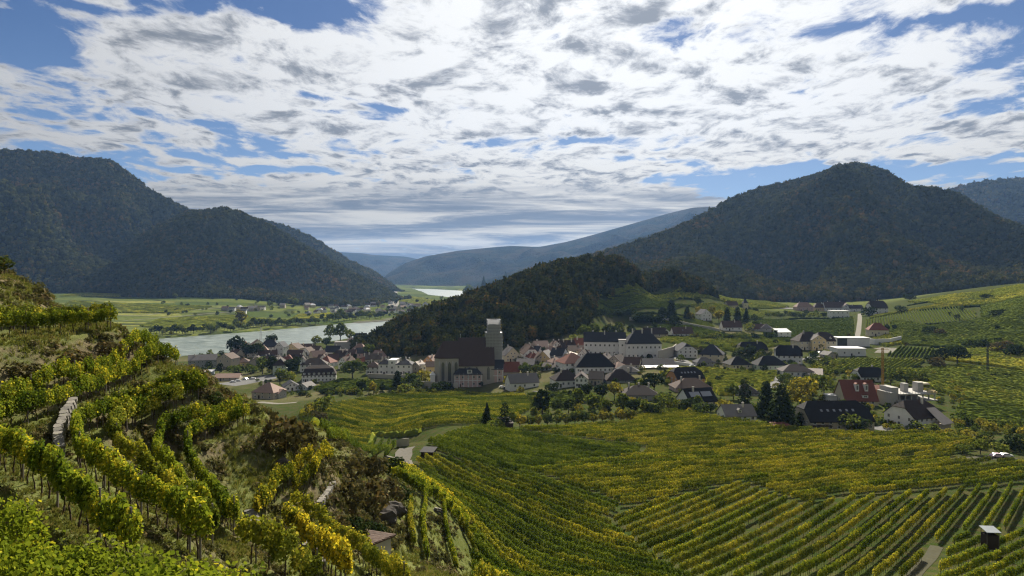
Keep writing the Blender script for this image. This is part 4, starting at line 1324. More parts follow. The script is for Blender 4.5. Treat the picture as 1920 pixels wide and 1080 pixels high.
def roof_planes(L, B, h, rh, kind, o=.45, og=.35):
    """planes in a frame with the ridge along x; L length, B breadth"""
    s = rh / (B / 2); Bo = B / 2 + o; ze = h - s * o; zr = h + rh
    if kind == 'gable':
        a = L / 2 + og
        return [[(-a, -Bo, ze), (a, -Bo, ze), (a, 0, zr), (-a, 0, zr)], [(a, Bo, ze), (-a, Bo, ze), (-a, 0, zr), (a, 0, zr)]]
    if kind in ('hip', 'pyramid'):
        hp = min(B / 2 * (.95 if kind == 'hip' else 1), L / 2 - .02); a = L / 2 + o; r = max(L / 2 - hp, .05)
        return [[(-a, -Bo, ze), (a, -Bo, ze), (r, 0, zr), (-r, 0, zr)], [(a, Bo, ze), (-a, Bo, ze), (-r, 0, zr), (r, 0, zr)],
                [(a, -Bo, ze), (a, Bo, ze), (r, 0, zr)], [(-a, Bo, ze), (-a, -Bo, ze), (-r, 0, zr)]]
    if kind == 'jerkin':
        a = L / 2 + og; k = .42; zc = zr - rh * k; c = B / 2 * k; r = L / 2 - B / 2 * k * .8
        return [[(-a, -Bo, ze), (a, -Bo, ze), (a, -c, zc), (r, 0, zr), (-r, 0, zr), (-a, -c, zc)], [(a, Bo, ze), (-a, Bo, ze), (-a, c, zc), (-r, 0, zr), (r, 0, zr), (a, c, zc)],
                [(a, -c, zc), (a, c, zc), (r, 0, zr)], [(-a, c, zc), (-a, -c, zc), (-r, 0, zr)]]
    if kind == 'mono':
        a = L / 2 + og
        return [[(-a, -Bo, h + .1), (a, -Bo, h + .1), (a, Bo, h + rh), (-a, Bo, h + rh)]]
    if kind == 'mansard':
        i = B * .16; zm = h + rh * .68; a = L / 2 + o * .6; b = B / 2 + o * .6; a2 = L / 2 - i; b2 = B / 2 - i; r = max(a2 - b2, .1)
        return [[(-a, -b, h - .1), (a, -b, h - .1), (a2, -b2, zm), (-a2, -b2, zm)], [(a, b, h - .1), (-a, b, h - .1), (-a2, b2, zm), (a2, b2, zm)],
                [(a, -b, h - .1), (a, b, h - .1), (a2, b2, zm), (a2, -b2, zm)], [(-a, b, h - .1), (-a, -b, h - .1), (-a2, -b2, zm), (-a2, b2, zm)],
                [(-a2, -b2, zm), (a2, -b2, zm), (r, 0, zr), (-r, 0, zr)], [(a2, b2, zm), (-a2, b2, zm), (-r, 0, zr), (r, 0, zr)],
                [(a2, -b2, zm), (a2, b2, zm), (r, 0, zr)], [(-a2, b2, zm), (-a2, -b2, zm), (-r, 0, zr)]]
    return []


def body_mesh(W, D, h, rh, kind, ridge, mat, base=-3.0):
    mb = MB(); x, y = W / 2, D / 2
    if kind in ('gable', 'jerkin', 'mono'):
        k = .42 if kind == 'jerkin' else 0
        L, B = (W, D) if ridge == 'x' else (D, W)
        if kind == 'mono':
            prof = [(-B / 2, base), (B / 2, base), (B / 2, h + rh - .28), (-B / 2, h - .12)]
        elif k:
            prof = [(-B / 2, base), (B / 2, base), (B / 2, h - .1), (B / 2 * k, h + rh * (1 - k) - .16), (-B / 2 * k, h + rh * (1 - k) - .16), (-B / 2, h - .1)]
        else:
            prof = [(-B / 2, base), (B / 2, base), (B / 2, h - .1), (0, h + rh - .2), (-B / 2, h - .1)]
        n = len(prof)
        pts = [(-L / 2, b, z) for b, z in prof] + [(L / 2, b, z) for b, z in prof]
        fs = [tuple(range(n - 1, -1, -1)), tuple(range(n, 2 * n))] + [(i, (i + 1) % n, n + (i + 1) % n, n + i) for i in range(n)]
        if ridge == 'y': pts = [(-b, l, z) for l, b, z in pts]
        mb.poly(pts, fs)
    else:
        mb.box(-x, x, -y, y, base, h - .05)
    return mb.mesh('wall', MATS[mat])


def put_windows(root, W, D, h, rows, cols, rh, kind, ridge, side=True, ww=1.0, wh=1.35, face='front', skip=()):
    st = h / rows
    for r in range(rows):
        z = r * st + st * .34
        for c in range(cols):
            if (r, c) in skip: continue
            x = -W / 2 + W * (c + .5) / cols
            link('window', window_mesh(min(ww, W / cols * .5), min(wh, st * .5)), parent=root, loc=(x, -D / 2, z))
        if side:
            n = max(1, int(D / 4.5))
            for sgn in (-1, 1):
                for c in range(n):
                    y = -D / 2 + D * (c + .5) / n
                    link('window', window_mesh(min(ww, D / n * .5), min(wh, st * .5)), parent=root, loc=(sgn * W / 2, y, z), rotz=math.pi / 2 * sgn)
    if kind in ('gable', 'jerkin') and ridge == 'y' and rh > 2.2:
        k = 2 if W > 7 else 1
        for c in range(k):
            link('window', window_mesh(.8, 1.1), parent=root, loc=((c - (k - 1) / 2) * W * .22, -D / 2, h + rh * .12))


def chimney(roof, x, y, z0, z1, s=.7, mat='chimney'):
    mb = MB(); mb.box(-s / 2, s / 2, -s / 2, s / 2, z0, z1); mb.box(-s / 2 - .1, s / 2 + .1, -s / 2 - .1, s / 2 + .1, z1, z1 + .15)
    mb.box(-s / 3, s / 3, -s / 3, s / 3, z1 + .15, z1 + .3)
    return link('chimney', mb.mesh('chimney', MATS[mat]), parent=roof, loc=(x, y, 0))


def dormer(root, x, y, z, w=1.5, h=1.3, d=2.4, wm='wall_white', rm='roof_dark'):
    mb = MB(); mb.cur = 0; mb.box(-w / 2, w / 2, 0, d, 0, h)
    mb.cur = 1; mb.poly([(-w / 2 - .2, -.25, h), (w / 2 + .2, -.25, h), (0, -.25, h + w * .42), (-w / 2 - .2, d, h), (w / 2 + .2, d, h), (0, d, h + w * .42)], [(0, 1, 2), (3, 5, 4), (0, 3, 4, 1), (1, 4, 5, 2), (2, 5, 3, 0)])
    o = link('dormer', mb.mesh('dormer', [MATS[wm], MATS[rm]]), parent=root, loc=(x, y, z))
    link('window', window_mesh(w * .5, h * .6), parent=o, loc=(0, 0, h * .22))
    return o


def house(px, py, wpx, hpx, rpx, dep, rot, kind, ridge, wm, rm, win, label, chim=1, dorm=0, group='houses of the town', ymin=330, cat='house', name='house', sky=0, door=True, loc=None, side=True, og=.35):
    if px > 600: ymin = 150
    x, y, z = loc or hit(px, py, ymin)
    k = y / FOC
    W, h, rh = wpx * k, hpx * k, rpx * k
    r = R(rot)
    cx, cy = x - math.sin(r) * dep / 2, y + math.cos(r) * dep / 2
    root = empty(name, (cx, cy, z), r); tag(root, label, cat, group)
    link('wall', body_mesh(W, dep, h, rh, kind, ridge, 'wall_' + wm), parent=root)
    L, B = (W, dep) if ridge == 'x' else (dep, W)
    if kind == 'flat':
        mb = MB(); mb.box(-W / 2 - .3, W / 2 + .3, -dep / 2 - .3, dep / 2 + .3, h, h + .35); roof = link('roof', mb.mesh('roof', MATS['roof_' + rm]), parent=root)
    else:
        pl = roof_planes(L, B, h, rh, kind, og=og)
        if ridge == 'y': pl = [[(-b, l, zz) for l, b, zz in p] for p in pl]
        roof = link('roof', extrude_planes(pl, .22, 'roof_' + rm), parent=root)
    for i in range(chim):
        l = (-.28 + .56 * (i / max(chim - 1, 1)) if chim > 1 else random.choice((-.2, .18))) * L
        b = random.choice((-.12, .12)) * B
        zr = h + rh * .72
        if kind == 'flat': zr = h
        cxx, cyy = (l, b) if ridge == 'x' else (-b, l)
        chimney(roof, cxx, cyy, zr - .4, h + rh + .75)
    put_windows(root, W, dep, h, win[0], win[1], rh, kind, ridge, side=side) if win[0] else None
    if door and win[0]:
        mb = MB(); mb.box(-.55, .55, -.07, .05, -.1, 2.1)
        link('door', mb.mesh('door', MATS['wall_darkwood']), parent=root, loc=(-W / 2 + W / max(win[1], 1), -dep / 2 - .01, 0))
    for i in range(dorm):
        xx = -W / 2 + W * (i + .5) / dorm
        if kind == 'mansard': dormer(root, xx, -dep / 2 - .05, h + .35, wm='wall_' + wm, rm='roof_' + rm)
        else: dormer(root, xx, -dep / 2 + .5 + dep * .08, h + rh * .16, rm='roof_' + rm)
    if sky:
        s = rh / (B / 2); a = math.atan(s)
        for i in range(sky):
            xx = -L / 2 * .6 + L * .6 * (i + .5) / sky; yy = -B / 2 * .5
            mb = MB(); mb.box(-.45, .45, -.6, .6, 0, .1); q = link('skylight', mb.mesh('skylight', MATS['panel']), parent=root)
            zz = h + rh * .5 + .06
            q.location = (xx, yy, zz) if ridge == 'x' else (-yy, xx, zz)
            q.rotation_euler = (a, 0, 0) if ridge == 'x' else (0, a, 0)
    return root, W, dep, h, rh


HOUSES = [
    # px, py, w, h, roof, depth, rot, kind, ridge, wall, roof, windows, label, extras
    (380, 690, 50, 15, 9, 14, 22, 'gable', 'x', 'grey', 'greyt', (2, 7), 'long grey green house with a grey roof by the river, leftmost of the town', dict(chim=2)),
    (420, 692, 30, 20, 9, 13, -12, 'gable', 'y', 'beige', 'brown', (2, 2), 'beige gabled house right of the long grey green one', dict(chim=0)),
    (505, 662, 36, 12, 12, 13, 14, 'hip', 'x', 'white', 'slate', (2, 6), 'tall white house with a black hipped roof below the river trees', dict(chim=2)),
    (523, 668, 18, 18, 9, 11, -10, 'gable', 'y', 'white', 'slate', (2, 2), 'white gable front joined to the right of the black hipped roof', dict(chim=0)),
    (502, 671, 34, 6, 8, 11, 20, 'gable', 'x', 'beige', 'brown', (1, 4), 'low brown roofed house in front of the tall white river house', {}),
    (546, 662, 30, 9, 9, 12, -20, 'gable', 'y', 'yellow', 'brown', (1, 3), 'yellow gabled house right of the tall white river house', {}),
    (574, 659, 28, 6, 8, 12, 10, 'gable', 'x', 'beige', 'brown', (1, 3), 'brown roofed house standing right of the yellow gabled one near the river', {}),
    (452, 688, 30, 9, 7, 12, 12, 'hip', 'x', 'yellow', 'brown', (1, 4), 'low ochre house with a brown hipped roof left of the garden trees', {}),
    (474, 688, 20, 9, 8, 11, -25, 'gable', 'y', 'beige', 'dark', (1, 2), 'small beige gable house right of the low ochre one', dict(chim=1)),
    (508, 683, 44, 6, 8, 12, 6, 'gable', 'x', 'grey', 'dark', (1, 5), 'long dark roof in the middle of the riverside quarter', dict(chim=2)),
    (524, 702, 24, 18, 11, 16, 8, 'hip', 'y', 'mint', 'dark', (2, 2), 'pale green house with a dark hipped roof among garden trees', {}),
    (550, 684, 26, 8, 10, 12, -18, 'gable', 'x', 'beige', 'dark', (1, 3), 'dark gabled house behind the pale green one', {}),
    (556, 672, 28, 7, 8, 11, 28, 'gable', 'x', 'pink', 'rose', (1, 3), 'pink house with a rose tiled roof in the riverside quarter', {}),
    (588, 697, 48, 14, 10, 13, 10, 'hip', 'x', 'white', 'dark', (2, 6), 'white house with a dark hipped roof behind the mansard one', dict(chim=2)),
    (567, 697, 10, 22, 7, 7, 10, 'gable', 'y', 'white', 'dark', (2, 1), 'narrow white gabled stair bay at the left end of the hipped white house', dict(chim=0)),
    (598, 716, 62, 13, 17, 13, 12, 'mansard', 'x', 'white', 'dark', (2, 9), 'large white house with a dark mansard roof full of dormers', dict(chim=2, dorm=7)),
    (600, 677, 26, 9, 10, 11, 35, 'gable', 'x', 'beige', 'rose', (1, 3), 'rose roofed house turned sideways above the mansard house', {}),
    (617, 668, 24, 7, 9, 11, -30, 'gable', 'y', 'pink', 'rose', (1, 2), 'small rose roofed gable house in the upper riverside quarter', {}),
    (622, 684, 22, 9, 10, 11, 30, 'gable', 'x', 'white', 'rose', (1, 2), 'white house with a sunlit rose roof right of the mansard house', {}),
    (634, 677, 24, 8, 11, 11, -22, 'gable', 'x', 'grey', 'dark', (1, 3), 'dark roofed house wedged between the rose roofed ones and the lime tree', {}),
    (642, 692, 22, 14, 9, 10, -35, 'gable', 'y', 'white', 'brown', (2, 2), 'white gabled house hidden to its eaves by the big round tree', {}),
    (650, 657, 46, 15, 2, 14, 6, 'flat', 'x', 'grey', 'greyt', (0, 0), 'long blank grey hall with a flat roof at the foot of the wood', dict(chim=0)),
    (652, 672, 36, 7, 9, 12, -14, 'gable', 'x', 'beige', 'brown', (1, 4), 'brown gabled house in front of the blank grey hall', {}),
    (676, 641, 24, 7, 9, 12, 15, 'gable', 'x', 'white', 'slate', (1, 2), 'white house with a slate roof near the river at the foot of the wood', {}),
    (700, 636, 26, 6, 10, 12, -8, 'hip', 'x', 'beige', 'dark', (1, 3), 'dark hipped roof peeping out above the trees near the river', {}),
    (662, 648, 26, 6, 9, 11, 25, 'gable', 'y', 'pink', 'brown', (1, 2), 'brown gabled house left of the dark hipped roof near the river', {}),
    (492, 748, 46, 13, 15, 14, -14, 'hip', 'x', 'beige', 'rose', (2, 3), 'large house with a pale rose roof below the terraced hill', dict(chim=1)),
    (515, 748, 16, 11, 6, 9, -14, 'gable', 'x', 'grey', 'rose', (1, 2), 'low grey annex with a rose roof beside the large pale roofed house', dict(chim=0)),
    (548, 733, 30, 8, 9, 12, 24, 'gable', 'y', 'white', 'slate', (1, 2), 'white bungalow with dark slate roof and bright verges', dict(chim=0)),
    (566, 732, 22, 7, 7, 10, -20, 'gable', 'y', 'blue', 'greyt', (1, 2), 'pale blue annex right of the white bungalow', dict(chim=0)),
    (425, 714, 44, 6, 6, 12, 8, 'gable', 'x', 'beige', 'rose', (1, 4), 'long low house with a rose roof beyond the parked cars', dict(chim=0)),
    (700, 682, 30, 9, 9, 12, 8, 'gable', 'x', 'beige', 'dark', (1, 3), 'dark roofed house behind the left side of the white villa', dict(chim=2)),
    (702, 678, 20, 9, 11, 10, -35, 'gable', 'x', 'pink', 'rose', (1, 1), 'rose roof catching sun behind the white villa', {}),
    (699, 702, 26, 14, 9, 11, 3, 'hip', 'x', 'white', 'brown', (2, 3), 'low white house with a brown roof adjoining the villa on the left', dict(chim=1)),
    (720, 703, 21, 21, 9, 12, -3, 'hip', 'x', 'white', 'slate', (2, 2), 'left wing of the white villa with its dark hipped roof', dict(chim=3)),
    (735, 703, 14, 27, 3, 12.6, -3, 'flat', 'x', 'white', 'bright', (3, 1), 'square white tower bay in the middle of the villa', dict(chim=0)),
    (757, 703, 30, 20, 9, 12, -3, 'hip', 'x', 'white', 'slate', (2, 3), 'right wing of the white villa with tall chimneys', dict(chim=3)),
    (779, 698, 16, 13, 7, 10, -18, 'gable', 'y', 'beige', 'pale', (1, 1), 'small beige house squeezed right of the white villa', dict(chim=1)),
    (790, 696, 24, 12, 2, 10, 4, 'flat', 'x', 'white', 'greyt', (1, 2), 'low white flat roofed house left of the church choir', dict(chim=0)),
    (803, 683, 24, 6, 10, 11, -30, 'gable', 'y', 'orange', 'rose', (1, 1), 'orange gabled house with a rose roof left of the church', {}),
    (807, 702, 16, 15, 8, 10, 8, 'gable', 'x', 'yellow', 'brown', (1, 1), 'yellow house standing against the church choir', dict(chim=0)),
    (956, 710, 36, 14, 16, 11, 2, 'gable', 'x', 'beige', 'red', (1, 4), 'beige house with a plain red brown roof right of the pink rectory', dict(chim=0)),
    (962, 678, 30, 12, 15, 13, 16, 'gable', 'y', 'cream', 'greyt', (2, 3), 'cream gabled house with a grey roof right of the church tower', {}),
    (997, 675, 30, 12, 14, 13, 12, 'jerkin', 'y', 'white', 'brown', (2, 3), 'white gabled house with a brown roof above the yellow barn', {}),
    (1018, 682, 32, 9, 15, 12, -22, 'gable', 'y', 'yellow', 'greyt', (1, 2), 'yellow gabled barn with a grey roof', dict(chim=0)),
    (1020, 660, 28, 9, 11, 12, 24, 'gable', 'x', 'beige', 'rose', (1, 3), 'house with a pale rose roof below the wood', {}),
    (1046, 659, 28, 8, 11, 12, -25, 'gable', 'x', 'white', 'brown', (1, 3), 'brown gabled house right of the pale rose roof', {}),
    (1068, 659, 28, 8, 12, 12, 16, 'gable', 'x', 'beige', 'dark', (1, 3), 'dark roofed house between the wood and the castle', dict(chim=2)),
    (1088, 655, 26, 8, 12, 12, -12, 'gable', 'x', 'beige', 'red', (1, 2), 'red brown roofed house touching the left end of the castle', dict(chim=2)),
    (1082, 664, 30, 7, 8, 11, 5, 'gable', 'x', 'cream', 'brown', (1, 4), 'low cream house below the left end of the castle', {}),
    (1066, 676, 34, 9, 5, 12, -10, 'gable', 'y', 'cream', 'pale', (1, 2), 'pale roofed cream house in the middle of the old town', dict(chim=0)),
    (1042, 678, 26, 12, 13, 11, -30, 'gable', 'x', 'blue', 'slate', (1, 2), 'slate roofed house with pale blue walls right of the yellow barn', {}),
    (984, 689, 34, 6, 9, 12, -10, 'gable', 'x', 'grey', 'greyt', (1, 4), 'grey roofed outbuilding in front of the cream gabled house', dict(chim=0)),
    (1030, 694, 30, 5, 7, 12, -18, 'gable', 'x', 'grey', 'dark', (1, 3), 'dark low shed below the yellow barn', dict(chim=0)),
    (1082, 697, 50, 17, 16, 16, 18, 'hip', 'x', 'white', 'red', (2, 5), 'large white house with a red brown hipped roof', dict(chim=0)),
    (1118, 700, 76, 13, 22, 17, 5, 'hip', 'x', 'white', 'black', (1, 9), 'large white hall with a black hipped roof and a long window band', dict(chim=0)),
    (1222, 690, 92, 5, 11, 14, 4, 'gable', 'x', 'white', 'slate', (1, 8), 'very long low market hall with a slate roof below the castle', dict(chim=0)),
    (1176, 702, 48, 5, 10, 13, -4, 'hip', 'x', 'grey', 'black', (1, 4), 'black hipped roof right of the large white hall', dict(chim=1)),
    (1166, 718, 56, 6, 17, 14, 3, 'hip', 'x', 'grey', 'dark', (1, 4), 'broad dark brown roof below the large white hall', dict(chim=2)),
    (1066, 726, 50, 14, 16, 13, 12, 'hip', 'x', 'white', 'dark', (1, 5), 'white house with a dark hipped roof beside the orchard', dict(chim=1)),
    (1090, 727, 24, 17, 9, 14, -6, 'jerkin', 'y', 'white', 'dark', (2, 3), 'white gabled wing projecting from the dark roofed orchard house', dict(chim=0)),
    (1116, 722, 26, 12, 12, 12, -14, 'gable', 'x', 'beige', 'dark', (1, 2), 'beige house with a dark roof right of the white gabled wing', dict(chim=0)),
    (984, 729, 56, 12, 15, 12, 16, 'gable', 'x', 'white', 'greyt', (1, 3), 'low white farmhouse with a broad grey roof above the vineyard', dict(chim=1)),
    (1203, 752, 68, 12, 14, 13, 0, 'hip', 'x', 'grey', 'dark', (1, 4), 'dark hipped farmhouse behind the garden trees right of the orchard', dict(chim=3)),
    (1325, 601, 24, 12, 9, 10, 22, 'gable', 'y', 'white', 'slate', (2, 2), 'white gabled house alone among the upper vineyards', dict(chim=0)),
    (1375, 579, 22, 7, 7, 10, 14, 'gable', 'x', 'cream', 'brown', (1, 2), 'brown roofed nave of the hillside chapel', dict(chim=0)),
    (1374, 620, 36, 7, 11, 12, 2, 'gable', 'x', 'white', 'brown', (1, 3), 'brown roofed cottage below the cemetery trees', {}),
    (1428, 621, 30, 5, 8, 11, 8, 'gable', 'x', 'grey', 'brown', (1, 2), 'small brown roofed cottage in the gardens below the cemetery', {}),
    (1437, 622, 20, 7, 8, 10, -18, 'hip', 'y', 'grey', 'greyt', (1, 1), 'grey hipped cottage right of the small brown one', dict(chim=0)),
    (1471, 635, 26, 12, 6, 9, 6, 'mono', 'x', 'white', 'metal', (2, 2), 'white cube house with a sloping grey metal roof', dict(chim=0)),
    (1231, 632, 44, 6, 11, 12, 6, 'gable', 'x', 'beige', 'dark', (1, 4), 'dark brown roofed house above the castle', dict(chim=2)),
    (1250, 632, 20, 7, 8, 10, -4, 'gable', 'y', 'white', 'brown', (1, 1), 'white gable end right of the dark brown roof above the castle', dict(chim=0)),
    (1282, 632, 38, 7, 11, 12, 4, 'gable', 'x', 'white', 'brown', (1, 4), 'white house with a brown roof and a bright skylight', dict(sky=1)),
    (1290, 671, 38, 14, 13, 13, 10, 'jerkin', 'y', 'white', 'slate', (2, 4), 'white house with a bent grey roof right of the castle', dict(chim=0)),
    (1332, 679, 44, 15, 17, 14, -22, 'pyramid', 'x', 'cream', 'slate', (2, 3), 'cream house with a steep dark pyramid roof', dict(chim=0)),
    (1324, 686, 34, 7, 8, 9, 8, 'hip', 'x', 'grey', 'slate', (1, 4), 'low pavilion with a grey hipped roof in front of the pyramid roofed house', dict(chim=0)),
    (1390, 692, 42, 9, 13, 13, 8, 'pyramid', 'x', 'cream', 'black', (1, 3), 'low cream house with a black pointed roof', dict(chim=0)),
    (1416, 665, 50, 9, 14, 13, 4, 'jerkin', 'x', 'cream', 'black', (1, 4), 'cream house with a long black roof half hidden by its garden', {}),
    (1480, 682, 46, 16, 17, 14, -14, 'jerkin', 'x', 'white', 'black', (2, 5), 'tall white house with a black half hipped roof and balcony', {}),
    (1449, 695, 56, 11, 15, 13, 4, 'hip', 'x', 'mint', 'black', (1, 6), 'pale green bungalow with a black hipped roof', dict(chim=0)),
    (1497, 707, 56, 11, 11, 13, -4, 'hip', 'x', 'white', 'dark', (1, 5), 'long white farm building with a dark brown roof beside the lane', dict(chim=1)),
    (1296, 720, 56, 11, 18, 14, 14, 'jerkin', 'x', 'orange', 'black', (2, 4), 'orange timber house with a great black roof', dict(chim=0, sky=5)),
    (1302, 736, 70, 9, 15, 14, 3, 'hip', 'x', 'pink', 'brown', (1, 6), 'pink house with a brown hipped roof in front of the orange timber one', dict(chim=2)),
    (1320, 762, 58, 10, 21, 13, 16, 'gable', 'x', 'white', 'black', (1, 4), 'white house with a black roof carrying solar panels', dict(chim=1)),
    (1390, 791, 58, 12, 17, 11, 4, 'gable', 'x', 'white', 'greyt', (1, 4), 'low white cottage with a grey roof at the edge of the vineyards', dict(chim=1, dorm=1)),
    (1402, 742, 44, 6, 14, 12, -8, 'hip', 'x', 'grey', 'black', (1, 3), 'dark hipped roof between the garden conifers', dict(chim=0)),
    (1510, 583, 32, 8, 8, 12, 4, 'hip', 'x', 'pink', 'rose', (1, 4), 'pink house with a rose roof at the mouth of the side valley', {}),
    (1538, 583, 22, 7, 8, 11, -4, 'hip', 'x', 'yellow', 'brown', (1, 3), 'yellow house right of the pink one in the side valley', {}),
    (1568, 584, 42, 8, 10, 12, 2, 'gable', 'x', 'white', 'brown', (1, 5), 'long brown roofed house in the side valley', dict(chim=2)),
    (1588, 584, 18, 8, 7, 12, -4, 'gable', 'y', 'white', 'brown', (1, 2), 'white gable end of the side valley row', dict(chim=0)),
    (1606, 584, 26, 6, 6, 11, 0, 'gable', 'x', 'white', 'dark', (1, 3), 'low dark roofed house at the top of the straight lane', {}),
    (1576, 597, 34, 14, 3, 11, 2, 'flat', 'x', 'white', 'bright', (2, 4), 'white two storey block with a bright flat roof', dict(chim=0)),
    (1650, 588, 34, 11, 13, 12, 10, 'jerkin', 'x', 'white', 'dark', (2, 3), 'white house with a dark roof right of the straight lane', {}),
    (1640, 580, 20, 9, 7, 10, -30, 'gable', 'y', 'beige', 'rose', (1, 1), 'beige house with two tilted rose roofs above the straight lane', {}),
    (1648, 630, 34, 12, 12, 12, -12, 'hip', 'x', 'cream', 'red', (1, 3), 'cream house with a red hipped roof above the white terrace wall', dict(chim=0)),
    (1523, 656, 50, 17, 16, 15, 6, 'hip', 'x', 'cream', 'dark', (2, 5), 'left part of the cream mansion with a dark roof', dict(chim=1)),
    (1553, 656, 30, 17, 15, 16, 6, 'jerkin', 'x', 'cream', 'dark', (2, 3), 'right part of the cream mansion with dormers', dict(chim=0, dorm=2)),
    (1536, 657, 28, 20, 9, 16.5, 6, 'gable', 'y', 'yellow', 'dark', (2, 3), 'yellow gabled centre bay of the cream mansion', dict(chim=0)),
    (1560, 672, 20, 7, 6, 8, 20, 'gable', 'y', 'beige', 'greyt', (1, 1), 'tiny grey roofed shed below the cream mansion', dict(chim=0)),
    (1526, 708, 30, 6, 9, 14, -22, 'gable', 'x', 'beige', 'pale', (0, 0), 'pale roofed barn by the yellow garden trees', dict(chim=0)),
    (1640, 716, 50, 10, 15, 13, 2, 'jerkin', 'x', 'white', 'black', (1, 4), 'black roofed house with a white gable below the ribbed vineyard', dict(chim=1)),
    (1616, 760, 60, 10, 34, 15, -4, 'gable', 'x', 'cream', 'red', (1, 3), 'steep red brown roofed house beside the building site', dict(chim=0)),
    (1580, 806, 124, 17, 31, 17, 4, 'jerkin', 'x', 'beige', 'black', (2, 8), 'very wide chalet with a great black roof at the edge of the vineyards', dict(chim=0, sky=6)),
    (1742, 804, 72, 22, 27, 15, 20, 'jerkin', 'x', 'white', 'dark', (2, 6), 'white house with a half hipped dark roof above the yellow bushes', dict(chim=1)),
    (1652, 752, 22, 22, 6, 9, -4, 'gable', 'x', 'brick', 'red', (1, 1), 'unplastered brick building between the steep red roof and the building site', dict(chim=0)),
]
HREF = {}
for row in HOUSES:
    *a, ex = row
    HREF[a[12]] = house(*a, **ex)

fr = np.random.default_rng(33)
for i in range(46):
    if i < 26: q = (fr.uniform(430, 700), fr.uniform(656, 690)); nm = ('plain tiled house packed into the riverside quarter', 'packed houses of the riverside quarter')
    else: q = (fr.uniform(990, 1210), fr.uniform(652, 700)); nm = ('plain tiled house packed into the old town below the castle', 'packed houses of the old town')
    house(q[0], q[1], fr.uniform(20, 32), fr.uniform(7, 12), fr.uniform(8, 12), 11, fr.uniform(-35, 35), ['gable', 'gable', 'hip'][i % 3], 'xy'[i % 2], ['white', 'cream', 'beige', 'white', 'pink'][i % 5], ['brown', 'dark', 'rose', 'brown', 'slate', 'red'][i % 6], (1, 3), nm[0], group=nm[1], door=False)

# solar panels on the black roof
root, W, D, h, rh = HREF['white house with a black roof carrying solar panels']
a = math.atan(rh / (D / 2))
for i in range(2):
    mb = MB(); mb.box(-2.6, 2.6, -1.5, 1.5, 0, .12)
    q = link('solar_panel', mb.mesh('solar_panel', MATS['panel']), parent=root); q.location = (-W * .2 + i * 6, -D / 4, h + rh * .5 + .12); q.rotation_euler = (a, 0, 0)
# steep red roof: big glazed dormers
root, W, D, h, rh = HREF['steep red brown roofed house beside the building site']
for x_ in (-W * .06, W * .22): dormer(root, x_, -D / 2 + 3.0, h + rh * .42, 1.6, 3.4, 3.5, rm='roof_red')
dormer(root, W * .12, -D / 2 + .4, h + rh * .1, 2.6, 1.4, 3, rm='roof_red')
# the bright roofed porch of the white house on the right
root, W, D, h, rh = HREF['white house with a half hipped dark roof above the yellow bushes']
mb = MB(); mb.box(W * .12, W * .42, -D / 2 - 4.5, -D / 2 + .1, -2.5, h * .55); link('porch', mb.mesh('porch', MATS['wall_beige']), parent=root)
link('porch_roof', extrude_planes([[(W * .08, -D / 2 - 5.2, h * .52), (W * .46, -D / 2 - 5.2, h * .62), (W * .40, -D / 2 + 2.5, h + rh * .55), (W * .1, -D / 2 + 2.5, h + rh * .55)]], .2, 'roof_pale'), parent=root)
# chalet balcony
root, W, D, h, rh = HREF['very wide chalet with a great black roof at the edge of the vineyards']
mb = MB(); mb.box(-W / 2 - .5, -W * .18, -D / 2 - 1.6, -D / 2, h * .48, h * .52)
for i in range(14): mb.box(-W / 2 - .4 + i * W * .0225, -W / 2 - .25 + i * W * .0225, -D / 2 - 1.6, -D / 2 - 1.5, h * .52, h * .66)
mb.box(-W / 2 - .5, -W * .18, -D / 2 - 1.66, -D / 2 - 1.5, h * .66, h * .69); link('balcony', mb.mesh('balcony', MATS['wall_darkwood']), parent=root)
# window band awnings of the market hall
root, W, D, h, rh = HREF['very long low market hall with a slate roof below the castle']
for i in range(4):
    mb = MB(); mb.poly([(-5.2, 0, 0), (5.2, 0, 0), (5.2, -3.4, -.9), (-5.2, -3.4, -.9), (-5.2, 0, -.12), (5.2, 0, -.12), (5.2, -3.4, -1.02), (-5.2, -3.4, -1.02)], [(0, 1, 2, 3), (7, 6, 5, 4), (3, 2, 6, 7), (0, 4, 5, 1), (1, 5, 6, 2), (0, 3, 7, 4)])
    link('awning', mb.mesh('awning', MATS['roof_bright']), parent=root, loc=(-W / 2 + W * (i + .5) / 4, -D / 2 - .6, h + .1))


